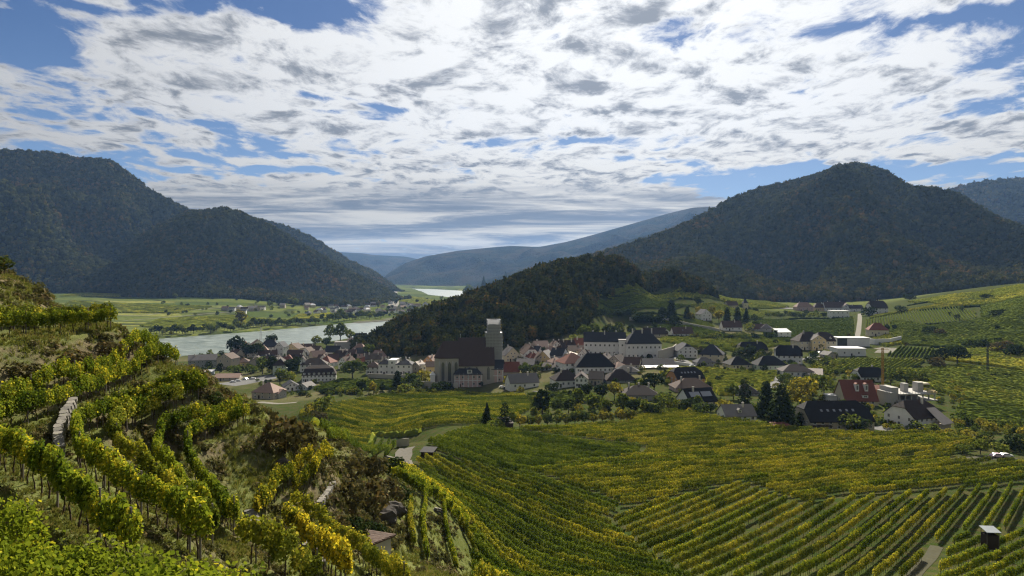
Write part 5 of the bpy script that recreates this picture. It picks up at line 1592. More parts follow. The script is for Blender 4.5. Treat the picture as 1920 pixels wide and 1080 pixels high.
# ---- the church
def church():
    x, y, z = hit(868, 724, 400); k = y / FOC
    root = empty('church', (x, y, z), R(6)); tag(root, 'large stone church with a steep brown roof and a lower choir on the left', 'church')
    # nave: from px 858 to 929
    nw = 66 * k; nh = 42 * k; nr = 47 * k; nd = 17
    ox = 26 * k
    o = link('nave', body_mesh(nw, nd, nh, nr, 'gable', 'x', 'wall_stonewall'), parent=root, loc=(ox, nd / 2, 0))
    pl = roof_planes(nw, nd, nh, nr, 'gable', .7, .3)
    link('nave_roof', extrude_planes(pl, .3, 'roof_church'), parent=root, loc=(ox, nd / 2, 0))
    # choir with polygonal end to the left
    cw = 46 * k; ch = 55 * k - 1.0; cr = 31 * k; cd = 12; cx = -30 * k
    mb = MB()
    pts = [(-cw / 2, -cd * .2), (-cw / 2 + 3, -cd / 2), (cw / 2, -cd / 2), (cw / 2, cd / 2), (-cw / 2 + 3, cd / 2), (-cw / 2, cd * .2)]
    n = 6
    mb.poly([(a, b, -3) for a, b in pts] + [(a, b, ch) for a, b in pts], [(i, (i + 1) % n, n + (i + 1) % n, n + i) for i in range(n)] + [tuple(range(n, 2 * n))])
    link('choir', mb.mesh('choir', MATS['wall_stonewall']), parent=root, loc=(cx, 8, 0))
    g = [(a * 1.04, b * 1.08, ch) for a, b in pts]; r0 = (-cw / 2 + 5.5, 0, ch + cr); r1 = (cw / 2 + .1, 0, ch + cr)
    link('choir_roof', extrude_planes([[g[1], g[2], r1, r0], [g[3], g[4], r0, r1], [g[0], g[1], r0], [g[5], g[0], r0], [g[4], g[5], r0]], .3, 'roof_church'), parent=root, loc=(cx, 8, 0))
    # buttresses and pointed windows of the choir
    for bx in (-cw / 2 + 3.2, -cw / 2 + 3 + (cw - 3) * .36, -cw / 2 + 3 + (cw - 3) * .68, cw / 2 - .6):
        mb = MB(); mb.box(-.5, .5, -1.5, .1, -3, ch * .72); mb.poly([(-.5, -1.5, ch * .72), (.5, -1.5, ch * .72), (.5, .1, ch * .72), (-.5, .1, ch * .72), (-.5, .1, ch * .9), (.5, .1, ch * .9)], [(0, 1, 5, 4), (1, 2, 5), (0, 4, 3), (3, 4, 5, 2), (0, 3, 2, 1)])
        link('buttress', mb.mesh('buttress', MATS['wall_concrete']), parent=root, loc=(cx + bx, 8 - cd / 2, 0))

    def gothic(px_, w, h0, h1, py_):
        mb = MB(); f = .35
        out_ = [(-w / 2, h0), (w / 2, h0), (w / 2, h1 - w * .8), (w * .28, h1 - w * .3), (0, h1), (-w * .28, h1 - w * .3), (-w / 2, h1 - w * .8)]
        big = [(a * (1 + 2 * f / w), (b - (h0 + h1) / 2) * 1.07 + (h0 + h1) / 2) for a, b in out_]
        n = 7
        mb.cur = 1; mb.poly([(a, -.06, b) for a, b in big] + [(a, .1, b) for a, b in big], [tuple(range(n)), tuple(range(2 * n - 1, n - 1, -1))] + [(i, n + i, n + (i + 1) % n, (i + 1) % n) for i in range(n)])
        mb.cur = 0; mb.poly([(a, -.10, b) for a, b in out_] + [(a, -.05, b) for a, b in out_], [tuple(range(n)), tuple(range(2 * n - 1, n - 1, -1))] + [(i, n + i, n + (i + 1) % n, (i + 1) % n) for i in range(n)])
        mb.cur = 1
        for q in (-w / 6, w / 6): mb.box(q - .07, q + .07, -.13, -.09, h0, h1 - w * .4)
        return link('tracery_window', mb.mesh('tracery_window', [MATS['glass'], MATS['wall_concrete']]), parent=root, loc=(px_, py_, 0))
    for bx in (.19, .52, .85): gothic(cx - cw / 2 + 3 + (cw - 3) * bx, 1.7, 3.2, ch * .86, 8 - cd / 2)
    for bx in (-.33, 0, .33): gothic(ox + nw * bx, 1.6, 4, nh * .85, -.02)
    mb = MB(); mb.box(-.12, .12, -.12, .12, 0, 2.2); mb.tube((0, 0, 2.2), (0, 0, 3.0), .25, .02, 6); link('ridge_turret', mb.mesh('ridge_turret', MATS['steel']), parent=root, loc=(ox - nw / 2 + 1, nd / 2, nh + nr - .4))
    mb = MB(); mb.box(-1.6, 1.6, -2, 2, -3, 7); mb.poly([(-1.9, -2.3, 7), (1.9, -2.3, 7), (1.9, 2.3, 7), (-1.9, 2.3, 7), (0, 0, 9.5)], [(0, 1, 4), (1, 2, 4), (2, 3, 4), (3, 0, 4), (0, 3, 2, 1)])
    link('sacristy', mb.mesh('sacristy', MATS['wall_white']), parent=root, loc=(cx - cw / 2 - 1.2, 4, 0))
    # tower wrapped in scaffold netting
    tx, ty = 60 * k, nd * .62
    tw, th = 24 * k, 113 * k
    mb = MB(); mb.box(-tw / 2, tw / 2, -tw / 2, tw / 2, -3, th); link('tower', mb.mesh('tower', MATS['wall_concrete']), parent=root, loc=(tx, ty, 0))
    mb = MB(); s = tw * .44; mb.poly([(-s, -s, th), (s, -s, th), (s, s, th), (-s, s, th), (-s * .6, 0, th + 10 * k), (s * .6, 0, th + 10 * k)], [(0, 1, 5, 4), (1, 2, 5), (2, 3, 4, 5), (3, 0, 4)])
    link('tower_roof', mb.mesh('tower_roof', MATS['roof_greyt']), parent=root, loc=(tx, ty, 0))
    return x, y, z, k, root, tx, ty, tw, th


cxx_, cyy_, czz_, kk_, croot, tx_, ty_, tw_, th_ = church()
m, t, out = new_mat('netting')
g = t.add('ShaderNodeNewGeometry'); sz = t.add('ShaderNodeSeparateXYZ', {0: g.outputs['Position']})
n_ = t.noise(g.outputs['Position'], .5, 4, .6)
fold = t.m('FRACT', t.m('MULTIPLY', sz.outputs[2], .5))
cn = t.mix(t.ss(fold, 0, .12), (.30, .30, .32), t.mix(n_, (.36, .37, .40), (.56, .57, .60)))
b1 = t.add('ShaderNodeBsdfDiffuse', {'Color': cn}); b2 = t.add('ShaderNodeBsdfTranslucent', {'Color': cn}); b3 = t.add('ShaderNodeBsdfTransparent')
mx = t.add('ShaderNodeMixShader', {0: .45, 1: b1.outputs[0], 2: b2.outputs[0]}); mx2 = t.add('ShaderNodeMixShader', {0: .22, 1: mx.outputs[0], 2: b3.outputs[0]})
t.l.new(mx2.outputs[0], out.inputs[0])
sc = empty('scaffold', (cxx_, cyy_, czz_), R(6)); tag(sc, 'tall scaffold wrapped in pale netting round the church tower', 'scaffold')
k = kk_
low_h = 98 * k; s1 = 15.2 * k; s2 = 12 * k; top_h = 123 * k
for face in range(4):
    for (ss_, z0, z1) in ((s1, 0.5, low_h), (s2, low_h, top_h)):
        mb = MB(); mb.box(-ss_, ss_, -.04, .04, z0, z1)
        nt = link('netting', mb.mesh('netting', MATS['netting']), parent=sc)
        a = face * math.pi / 2
        nt.location = (tx_ + math.sin(a) * ss_, ty_ - math.cos(a) * ss_, 0); nt.rotation_euler = (0, 0, a)
nl = 16
for i in range(nl + 1):
    z = low_h * i / nl
    mb = MB()
    for a, b, c, d in ((-s1, -s1, s1, -s1), (s1, -s1, s1, s1), (s1, s1, -s1, s1), (-s1, s1, -s1, -s1)):
        mb.tube((a * 1.03, b * 1.03, z), (c * 1.03, d * 1.03, z), .10, .10, 4)
    mb.box(-s1, s1, -s1, -s1 + .9, z - .06, z); mb.box(-s1, -s1 + .9, -s1 + .9, s1, z - .06, z); mb.box(s1 - .9, s1, -s1 + .9, s1, z - .06, z)
    link('scaffold_deck', mb.mesh('scaffold_deck', MATS['steel']), parent=sc, loc=(tx_, ty_, 0))
for i in range(4):
    z = low_h + (top_h - low_h) * (i + 1) / 4
    mb = MB()
    for a, b, c, d in ((-s2, -s2, s2, -s2), (s2, -s2, s2, s2), (s2, s2, -s2, s2), (-s2, s2, -s2, -s2)): mb.tube((a * 1.03, b * 1.03, z), (c * 1.03, d * 1.03, z), .10, .10, 4)
    link('scaffold_deck', mb.mesh('scaffold_deck', MATS['steel']), parent=sc, loc=(tx_, ty_, 0))
for a in np.linspace(-1, 1, 6):
    for (u_, v_) in ((a, -1), (a, 1), (-1, a), (1, a)):
        mb = MB(); mb.tube((u_ * s1 * 1.03, v_ * s1 * 1.03, 0), (u_ * s1 * 1.03, v_ * s1 * 1.03, low_h + .8), .09, .09, 4)
        link('scaffold_pole', mb.mesh('scaffold_pole', MATS['steel']), parent=sc, loc=(tx_, ty_, 0))

# pink rectory in front of the church
rx1 = house(878, 726, 52, 25, 16, 11, 7, 'hip', 'x', 'pink', 'slate', (2, 5), 'pink rectory with white trim below the church nave', chim=0, cat='house', group='houses of the town')
rx2 = house(924, 718, 38, 27, 15, 10, -5, 'gable', 'x', 'pink', 'slate', (2, 3), 'right wing of the pink rectory with a dark roof', chim=0, group='houses of the town')
for (root, W, D, h, rh), nb in ((rx1, 6), (rx2, 4)):
    for i in range(nb + 1):
        mb = MB(); mb.box(-.25, .25, -.12, .05, -1, h); link('pilaster', mb.mesh('pilaster', MATS['frame']), parent=root, loc=(-W / 2 + .3 + (W - .6) * i / nb, -D / 2 - .02, 0))
    for zz in (h * .5, h - .35):
        mb = MB(); mb.box(-W / 2 - .1, W / 2 + .1, -.16, .03, -.2, .2); link('string_course', mb.mesh('string_course', MATS['frame']), parent=root, loc=(0, -D / 2 - .03, zz))
rb = dormer(rx1[0], rx1[1] * .05, -rx1[2] / 2 + .2, rx1[3] + .2, 3.2, 2.4, 4, rm='roof_slate')

# ---- castle: left range, stair tower and right range
c1 = house(1134, 668, 78, 28, 16, 14, -6, 'gable', 'x', 'white', 'slate', (2, 9), 'long left range of the white castle with a dark roof', chim=3, cat='castle', name='castle', group='castle ranges')
ct = house(1167, 672, 13, 34, 3, 10, -6, 'flat', 'x', 'white', 'greyt', (2, 1), 'square stair tower between the two castle ranges', chim=0, cat='castle', name='castle', group='castle ranges')
c2 = house(1208, 674, 66, 31, 23, 16, 4, 'hip', 'x', 'white', 'slate', (2, 8), 'right range of the white castle with a high black hipped roof', chim=3, cat='castle', name='castle', group='castle ranges')
mb = MB(); mb.box(-2.6, 2.6, -.5, .1, -1, 5.2); mb.box(-2.9, 2.9, -.7, .1, 5.2, 5.6); o = link('gateway', mb.mesh('gateway', MATS['wall_white']), parent=c2[0], loc=(c2[1] * .12, -c2[2] / 2 - .1, 0))
mb = MB(); mb.poly([(-1.3, -.56, -1), (1.3, -.56, -1), (1.3, -.56, 2.8), (.9, -.56, 3.7), (0, -.56, 4.1), (-.9, -.56, 3.7), (-1.3, -.56, 2.8)], [(0, 1, 2, 3, 4, 5, 6)]); link('gate', mb.mesh('gate', MATS['glass']), parent=o)




def yard_wall(px_pts, h, label, mat='wall_stonewall', th=.5, cat='wall', name='garden_wall', ymin=300, base=1.5, group=None):
    pts = [hit(p[0], p[1], ymin) for p in px_pts]
    X = np.array([p[0] for p in pts]); Y = np.array([p[1] for p in pts])
    mb = MB()
    for i in range(len(pts) - 1):
        n = max(2, int(math.hypot(X[i + 1] - X[i], Y[i + 1] - Y[i]) / 4))
        for j in range(n):
            a0, a1 = j / n, (j + 1) / n
            xa, ya, xb, yb = X[i] + (X[i + 1] - X[i]) * a0, Y[i] + (Y[i + 1] - Y[i]) * a0, X[i] + (X[i + 1] - X[i]) * a1, Y[i] + (Y[i + 1] - Y[i]) * a1
            za, zb = float(height(xa, ya)), float(height(xb, yb))
            L = math.hypot(xb - xa, yb - ya); nx, ny = -(yb - ya) / L * th / 2, (xb - xa) / L * th / 2
            mb.poly([(xa - nx, ya - ny, za - base), (xb - nx, yb - ny, zb - base), (xb + nx, yb + ny, zb - base), (xa + nx, ya + ny, za - base),
                     (xa - nx, ya - ny, za + h), (xb - nx, yb - ny, zb + h), (xb + nx, yb + ny, zb + h), (xa + nx, ya + ny, za + h)],
                    [(4, 5, 6, 7), (0, 1, 5, 4), (1, 2, 6, 5), (2, 3, 7, 6), (3, 0, 4, 7)])
    me = mb.mesh(name, MATS[mat])
    return tag(link(name, me), label, cat, group)


yard_wall([(1235, 677), (1262, 668), (1268, 662)], 7, 'curved castle yard wall with a dark archway', 'wall_stonewall')
yard_wall([(1245, 690), (1262, 682), (1300, 688)], 2.0, 'white yard wall right of the market hall', 'wall_white')
yard_wall([(690, 708), (770, 712)], 3.0, 'dark retaining wall under the white villa', 'wall_stonewall')
yard_wall([(790, 728), (850, 733), (858, 730)], 4.5, 'dark churchyard wall below the choir', 'wall_stonewall')
yard_wall([(1610, 641), (1640, 646), (1668, 645), (1690, 640)], 4.5, 'curving white terrace wall below the cream house', 'wall_white')
yard_wall([(1180, 601), (1260, 604), (1335, 620), (1350, 624)], 3.5, 'long dark vineyard wall above the castle', 'wall_stonewall')
yard_wall([(1000, 735), (1018, 737), (1040, 733)], .6, 'low pale wall at the top of the orchard', 'wall_concrete')

# modern white winery
w1 = house(1597, 668, 52, 14, 2, 16, -4, 'flat', 'x', 'white', 'bright', (1, 2), 'round cornered lower storey of the white modern winery', chim=0, side=False, group='white modern winery')
w2 = house(1601, 650, 58, 16, 2, 13, -4, 'flat', 'x', 'white', 'bright', (0, 0), 'upper storey of the white modern winery', chim=0, group='white modern winery', loc=None)
mb = MB(); mb.box(-w2[1] / 2 - .5, -w2[1] * .22, -w2[2] / 2 - .6, -w2[2] / 2 + .2, .8, w2[3] - .3); link('glazed_front', mb.mesh('glazed_front', MATS['glass']), parent=w2[0])

# chapel tower with spire
x, y, z = hit(1397, 580, 500); k = y / FOC
o = empty('chapel_tower', (x, y, z)); tag(o, 'small chapel tower with a pointed dark spire on the slope', 'tower')
mb = MB(); w = 4.5 * k; mb.box(-w, w, -w, w, -2, 12 * k); link('wall', mb.mesh('wall', MATS['wall_cream']), parent=o)
mb = MB(); w = 5.2 * k; mb.poly([(-w, -w, 12 * k), (w, -w, 12 * k), (w, w, 12 * k), (-w, w, 12 * k), (-w * .4, -w * .4, 16 * k), (w * .4, -w * .4, 16 * k), (w * .4, w * .4, 16 * k), (-w * .4, w * .4, 16 * k), (0, 0, 25 * k)],
                                [(0, 1, 5, 4), (1, 2, 6, 5), (2, 3, 7, 6), (3, 0, 4, 7), (4, 5, 8), (5, 6, 8), (6, 7, 8), (7, 4, 8), (0, 3, 2, 1)]); link('spire', mb.mesh('spire', MATS['roof_slate']), parent=o)
link('window', window_mesh(.9, 1.4), parent=o, loc=(0, -4.5 * k, 7 * k))

# building site
x, y, z = hit(1712, 762, 200); k = y / FOC
o = empty('unfinished_building', (x, y, z), R(8)); tag(o, 'unfinished concrete building with bare slabs and stair cores', 'building site')


def bpart(name, x0, x1, y0, y1, z0, z1, mat='wall_concrete'):
    mb = MB(); mb.box(x0, x1, y0, y1, z0, z1); return link(name, mb.mesh(name, MATS[mat]), parent=o)


U = 1 / 1.0 * k
bpart('lower_wall', -48 * U, 26 * U, 0, 14, -3, 10 * U, 'wall_concrete'); bpart('slab', -30 * U, 44 * U, -1.0, 15, 22 * U, 24.5 * U); bpart('slab', -34 * U, 48 * U, -1.2, 15, 10 * U, 12 * U)
for i in range(7): bpart('column', (-28 + i * 12) * U, (-26 + i * 12) * U, 0, .5, 12 * U, 22 * U)
bpart('back_wall', -30 * U, 44 * U, 12, 12.4, 12 * U, 22 * U, 'wall_brick'); bpart('stair_core', -4 * U, 5 * U, 5, 8, 24.5 * U, 40 * U, 'wall_concrete'); bpart('stair_core', 22 * U, 33 * U, 4, 8, 24.5 * U, 42 * U, 'wall_concrete')
bpart('canopy', 30 * U, 43 * U, 3, 9, 38 * U, 41 * U, 'wall_cream'); bpart('side_wall', -44 * U, -30 * U, 0, 9, 10 * U, 36 * U, 'wall_concrete'); bpart('curved_wall', -52 * U, -44 * U, -2, 8, -2, 28 * U, 'wall_concrete')
for i in range(5): bpart('timber_stack', (34 + i * 3) * U, (36 + i * 3) * U, -.8, 2, 24.5 * U, (27 + i % 2 * 2) * U, 'wall_yellow')
for i in range(12): bpart('guard_post', (-28 + i * 6) * U, (-27.6 + i * 6) * U, -.9, -.8, 24.5 * U, 28.5 * U, 'steel')

# small structures
def lattice(name, px, py, hpx, w, label, cat, mat='steel', n=9, arm=None, ymin=300, top=.25, extra=None):
    x, y, z = hit(px, py, ymin); H = hpx * y / FOC
    o = empty(name, (x, y, z)); tag(o, label, cat)
    mb = MB(); c = [(-1, -1), (1, -1), (1, 1), (-1, 1)]
    for a, b in c: mb.tube((a * w, b * w, -.5), (a * w * top, b * w * top, H), .12, .09, 4)
    for i in range(n):
        z0, z1 = H * i / n, H * (i + 1) / n; w0, w1 = w * (1 - (1 - top) * i / n), w * (1 - (1 - top) * (i + 1) / n)
        for j in range(4):
            a, b = c[j], c[(j + 1) % 4]; mb.tube((a[0] * w0, a[1] * w0, z0), (b[0] * w1, b[1] * w1, z1), .05, .05, 3); mb.tube((b[0] * w0, b[1] * w0, z0), (a[0] * w1, a[1] * w1, z1), .05, .05, 3)
    link('mast', mb.mesh('mast', MATS[mat]), parent=o)
    for (zz, l) in (arm or []):
        mb = MB(); mb.tube((-l, 0, H * zz), (l, 0, H * zz), .1, .1, 4); mb.tube((-l, 0, H * zz), (0, 0, H * (zz + .05)), .06, .06, 3); mb.tube((l, 0, H * zz), (0, 0, H * (zz + .05)), .06, .06, 3)
        link('cross_arm', mb.mesh('cross_arm', MATS[mat]), parent=o)
    return o, H


plain('crane_yellow', (.35, .22, .05), .5, .1)
lattice('power_pylon', 489, 650, 36, 1.6, 'thin lattice power pylon standing beside the river', 'pylon', arm=[(.72, 4.5), (.88, 3.5)])
lattice('crane_mast', 1655, 756, 104, .4, 'slim tower crane mast beside the steep red roof', 'crane', 'crane_yellow', 18, [(.97, 3.0)], top=1.0, ymin=200)
lattice('antenna_mast', 1852, 700, 52, .5, 'thin dark mast with a white lamp on the right hillside', 'mast', 'shutter', 8, [(.97, 1.2)], top=.7)


def hut(px, py, wpx, hpx, dep, rot, wm, rm, label, ymin=60, rise=.25, name='hut', shingles=False):
    x, y, z = hit(px, py, ymin); k = y / FOC; W, h = wpx * k, hpx * k
    o = empty(name, (x, y, z), R(rot)); tag(o, label, 'hut')
    mb = MB(); mb.poly([(-W / 2, 0, -1), (W / 2, 0, -1), (W / 2, dep, -1), (-W / 2, dep, -1), (-W / 2, 0, h), (W / 2, 0, h), (W / 2, dep, h + W * rise * .5), (-W / 2, dep, h + W * rise * .5)],
                       [(0, 1, 5, 4), (1, 2, 6, 5), (2, 3, 7, 6), (3, 0, 4, 7)]); link('wall', mb.mesh('wall', MATS[wm]), parent=o)
    s = W * rise * .5 / dep
    mb = MB(); e = .35; mb.poly([(-W / 2 - e, -e, h - s * e + .02), (W / 2 + e, -e, h - s * e + .02), (W / 2 + e, dep + e, h + s * (dep + e) + .02), (-W / 2 - e, dep + e, h + s * (dep + e) + .02),
                                 (-W / 2 - e, -e, h - s * e + .15), (W / 2 + e, -e, h - s * e + .15), (W / 2 + e, dep + e, h + s * (dep + e) + .15), (-W / 2 - e, dep + e, h + s * (dep + e) + .15)],
                                [(0, 3, 2, 1), (4, 5, 6, 7), (0, 1, 5, 4), (1, 2, 6, 5), (2, 3, 7, 6), (3, 0, 4, 7)]); rf = link('roof', mb.mesh('roof', MATS[rm]), parent=o)
    mb = MB(); mb.box(-.45, .45, -.06, .03, -.2, min(h * .8, 1.9)); link('door', mb.mesh('door', MATS['wall_darkwood']), parent=o, loc=(W * .15, 0, 0))
    return o, W, h, s, rf


ho, W, h, s, rf = hut(706, 1046, 62, 44, 3.6, 158, 'wall_stonewall', 'roof_brown', 'small stone hut with a shingle roof in the rocky gully', 40, .3, 'stone_hut')
shm = MB(); shm.box(-.14, .14, -.16, .16, -.012, .012); shm = shm.mesh('shingle', MATS['roof_brown'])
nx_ = int((W + .7) / .29); ny_ = int(4.3 / .27)
for j in range(min(ny_, 14)):
    for i in range(min(nx_, 16)):
        q = link('shingle', shm, parent=rf)
        yy = -.33 + .14 + j * .29
        q.location = (-W / 2 - .33 + .15 + i * .285 + (j % 2) * .05, yy, h + s * yy + .19 + random.uniform(0, .015)); q.rotation_euler = (math.atan(s) + .06, 0, random.uniform(-.05, .05))
hut(800, 857, 22, 9, 4, -8, 'wall_darkwood', 'roof_black', 'small dark shed at the left corner of the close ranked vine block', 100, .2, 'dark_shed')
hut(952, 808, 20, 14, 4.5, 20, 'wall_darkwood', 'roof_dark', 'dark wooden hut under the twin conifers', 150, .6, 'wooden_hut')
hut(1470, 806, 30, 6, 6, 2, 'wall_darkwood', 'roof_red', 'open shelter with a flat faded red roof at the vineyard edge', 200, .12, 'garden_shelter')
hut(1567, 752, 30, 10, 5, 0, 'wall_white', 'roof_bright', 'white site cabin left of the steep red roof', 250, .05, 'site_cabin')
hut(391, 702, 16, 5, 4, 0, 'wall_blue', 'roof_bright', 'market tent with a blue front near the long grey house', 300, .3, 'market_tent')
yard_wall([(745, 838), (766, 836)], 2.2, 'dark retaining wall above the gravel track', 'wall_stonewall', ymin=100)

# raised hunting hide in the bottom right
x, y, z = hit(1862, 1040, 60); k = y / FOC
o = empty('raised_hide', (x, y, z), R(-6)); tag(o, 'raised wooden hunting hide with a pale sheet roof among the vines', 'hide')
w = 10.5 * k; H = 44 * k
for a, b in ((-1, 0), (1, 0), (1, 1), (-1, 1)):
    mb = MB(); mb.tube((a * w, b * 2 * w, -.4), (a * w, b * 2 * w, H * .98), .06, .06, 6); link('leg', mb.mesh('leg', MATS['post_wood']), parent=o)
for nm_, bx in (('front_panel', (-w, w, -.03, .03)), ('rear_panel', (-w, w, 2 * w - .03, 2 * w + .03)), ('side_panel', (-w - .03, -w + .03, .03, 2 * w - .03)), ('side_panel', (w - .03, w + .03, .03, 2 * w - .03))):
    mb = MB(); mb.box(*bx, H * .22, H * .80); link(nm_, mb.mesh(nm_, MATS['wall_darkwood']), parent=o)
mb = MB(); mb.box(-w, w, 0, 2 * w, H * .20, H * .22); link('floor', mb.mesh('floor', MATS['post_wood']), parent=o)
mb = MB(); mb.poly([(-w * 1.25, -.4, H * .95), (w * 1.25, -.4, H * .95), (w * 1.25, 2 * w + .3, H * 1.03), (-w * 1.25, 2 * w + .3, H * 1.03), (-w * 1.25, -.4, H * .97), (w * 1.25, -.4, H * .97), (w * 1.25, 2 * w + .3, H * 1.05), (-w * 1.25, 2 * w + .3, H * 1.05)],
                   [(0, 3, 2, 1), (4, 5, 6, 7), (0, 1, 5, 4), (1, 2, 6, 5), (2, 3, 7, 6), (3, 0, 4, 7)]); link('roof', mb.mesh('roof', MATS['sheet_roof']), parent=o)
mb = MB()
for i in range(6): mb.box(-.3, .3, -.03 - (5 - i) * .12, .02 - (5 - i) * .12, i * H * .045, i * H * .045 + .05)
link('ladder', mb.mesh('ladder', MATS['post_wood']), parent=o)


# ---- cars
def car(px, py, label, col, rot=0, ymin=150, s=1.0):
    x, y, z = hit(px, py, ymin)
    o = empty('parked_car', (x, y, z), R(rot), s); tag(o, label, 'car', 'cars parked in the town')
    nm = 'car_paint_%02d' % len([k for k in MATS if k.startswith('car_paint')]); plain(nm, col, .3, .02, spec=.6)
    prof = [(-2.1, .35), (2.1, .35), (2.15, .75), (1.9, .9), (1.1, .98), (.55, 1.42), (-1.1, 1.46), (-1.85, .98), (-2.15, .85)]
    n = len(prof); mb = MB()
    mb.poly([(a, -.85 * (1 if b < 1 else .86), b) for a, b in prof] + [(a, .85 * (1 if b < 1 else .86), b) for a, b in prof], [tuple(range(n)), tuple(range(2 * n - 1, n - 1, -1))] + [(i, n + i, n + (i + 1) % n, (i + 1) % n) for i in range(n)])
    link('body', mb.mesh('body', MATS[nm]), parent=o)
    mb = MB()
    for sgn in (-1, 1): mb.poly([(.95, sgn * .84, 1.0), (.5, sgn * .76, 1.36), (-1.05, sgn * .76, 1.39), (-1.65, sgn * .84, 1.0)], [(0, 1, 2, 3) if sgn < 0 else (3, 2, 1, 0)])
    mb.poly([(1.13, -.7, 1.01), (1.13, .7, 1.01), (.6, .62, 1.41), (.6, -.62, 1.41)], [(0, 1, 2, 3)])
    link('windows', mb.mesh('windows', MATS['glass']), parent=o)
    for a in (-1.35, 1.35):
        for b in (-.8, .8):
            mb = MB(); mb.tube((0, -.1, 0), (0, .1, 0), .32, .32, 12); link('wheel', mb.mesh('wheel', MATS['glass']), parent=o, loc=(a, b, .32))
    return o


for c in [(1539, 662, 'silver car parked in front of the cream mansion', (.5, .52, .55), 10), (1523, 668, 'dark blue car parked below the cream mansion', (.04, .06, .12), -14), (1517, 673, 'grey car behind the tall white house', (.25, .26, .28), 5),
          (1870, 858, 'pink and white car beside the gravel heap', (.62, .45, .55), 4), (1886, 858, 'white car right of the pink and white one', (.7, .7, .7), 4),
          (437, 717, 'white car parked furthest left below the town', (.7, .72, .75), 20), (446, 715, 'silver car next to the left white car', (.45, .47, .5), 15), (460, 712, 'white car in the middle of the riverside lot', (.68, .7, .72), -10),
          (474, 711, 'white van like car at the right of the riverside lot', (.72, .72, .72), 6), (942, 727, 'white car below the pink rectory', (.7, .7, .7), 0), (950, 729, 'black car below the pink rectory', (.02, .02, .02), 4),
          (1298, 688, 'white car near the pavilion', (.7, .7, .7), 10), (1460, 722, 'black car on the lane by the farm building', (.015, .015, .02), 60), (1607, 655, 'dark car beside the winery', (.03, .03, .04), 10),
          (1450, 577, 'white car at the cemetery car park', (.7, .7, .7), 0), (1462, 577, 'silver car at the cemetery car park', (.4, .42, .45), 0), (1476, 577, 'grey car at the cemetery car park', (.25, .25, .27), 0)]:
    car(c[0], c[1], c[2], c[3], c[4])
x, y, z = hit(1728, 808, 200)
import bmesh
bm = bmesh.new(); bmesh.ops.create_uvsphere(bm, u_segments=16, v_segments=8, radius=1.0)
for v in bm.verts:
    if v.co.z < 0: v.co.z *= .3
me = bpy.data.meshes.new('covered_boat'); bm.to_mesh(me); bm.free(); me.materials.append(MATS['roof_bright'])
tag(link('covered_boat', me, loc=(x, y, z + .5), scale=(2.6, 1.0, .8)), 'small boat under a white cover in front of the white house', 'boat')


# ------------------------------------------------------------------ roads and tracks
plain('gravel', (.155, .145, .12), .95, .35, 1.5, bump=.5)
plain('asphalt', (.13, .13, .13), .9, .2, .8)
plain('dirt', (.06, .058, .032), .95, .4, 1.0, bump=.5)


def road(px_pts, w, label, mat='gravel', ymin=100, name='road', lift=.06):
    pts = [hit(p[0], p[1], ymin) for p in px_pts]
    X, Y, A, st = resample(pts, 2.0)
    V_ = []
    for o_ in (-.5, -.17, .17, .5):
        xx = X - np.sin(A) * w * o_; yy = Y + np.cos(A) * w * o_
        V_.append(np.stack([xx, yy, np.maximum(height(xx, yy), height(X, Y) - .25) + lift], 1))
    V_ = np.stack(V_, 1).reshape(-1, 3)
    tag(link(name, np_mesh(name, V_, grid_faces(len(X), 4), MATS[mat], True)), label, kind='structure')


road([(742, 884), (750, 868), (757, 856), (757, 846), (766, 838)], 4.6, 'pale gravel track curving down beside the vineyard', 'gravel')
road([(768, 862), (772, 872), (782, 886), (796, 897)], .8, 'narrow pale kerb running on from the gravel track', 'gravel', lift=.15, name='path')
road([(955, 809), (1020, 804), (1100, 800), (1190, 789)], 2.6, 'grassy farm track along the orchard trees', 'dirt', name='path')
road([(1612, 588), (1612, 600), (1610, 618), (1606, 640)], 4.5, 'straight pale lane climbing between the vineyards', 'gravel')
road([(1446, 728), (1455, 712), (1466, 700), (1478, 690)], 4.5, 'pale lane beside the farm building', 'asphalt')
road([(1700, 1095), (1722, 1068), (1745, 1045), (1758, 1022)], 2.2, 'bare dirt track in the bottom right corner', 'dirt', ymin=80, name='path')
road([(1640, 806), (1672, 802), (1690, 797)], 9, 'pale yard right of the wide chalet', 'asphalt', ymin=200)
road([(1775, 862), (1830, 860), (1900, 856)], 6, 'bare earth clearing near the parked cars', 'dirt', ymin=200, name='path')
road([(736, 575), (741, 566), (747, 560), (738, 553), (740, 546)], 26, 'pale riverside road glinting below the wooded spur', 'gravel', ymin=900)
road([(232, 601), (300, 596), (420, 586), (470, 583)], 5, 'pale field road across the far plain', 'gravel', ymin=900)
road([(95, 586), (250, 592), (400, 578), (470, 574)], 4, 'upper field road across the far plain', 'gravel', ymin=900)
road([(1555, 668), (1530, 672), (1505, 676)], 12, 'pale yard between the cream mansion and the tall white house', 'asphalt', ymin=300)
road([(1650, 655), (1668, 652), (1655, 662)], 12, 'pale yard at the winery', 'gravel', ymin=300)
road([(1265, 668), (1290, 682), (1310, 690)], 8, 'pale street leading down past the castle yard', 'asphalt', ymin=300)
road([(420, 722), (480, 712), (520, 704)], 22, 'riverside car park', 'asphalt', ymin=300)
road([(482, 754), (520, 757), (560, 754)], 5, 'pale drive in front of the large rose roofed house', 'gravel', ymin=300)
road([(660, 605), (720, 600), (780, 594)], 30, 'grassy sand spit beside the river', 'dirt', ymin=900, name='path')
road([(1430, 577), (1500, 578)], 14, 'cemetery car park', 'asphalt', ymin=500)


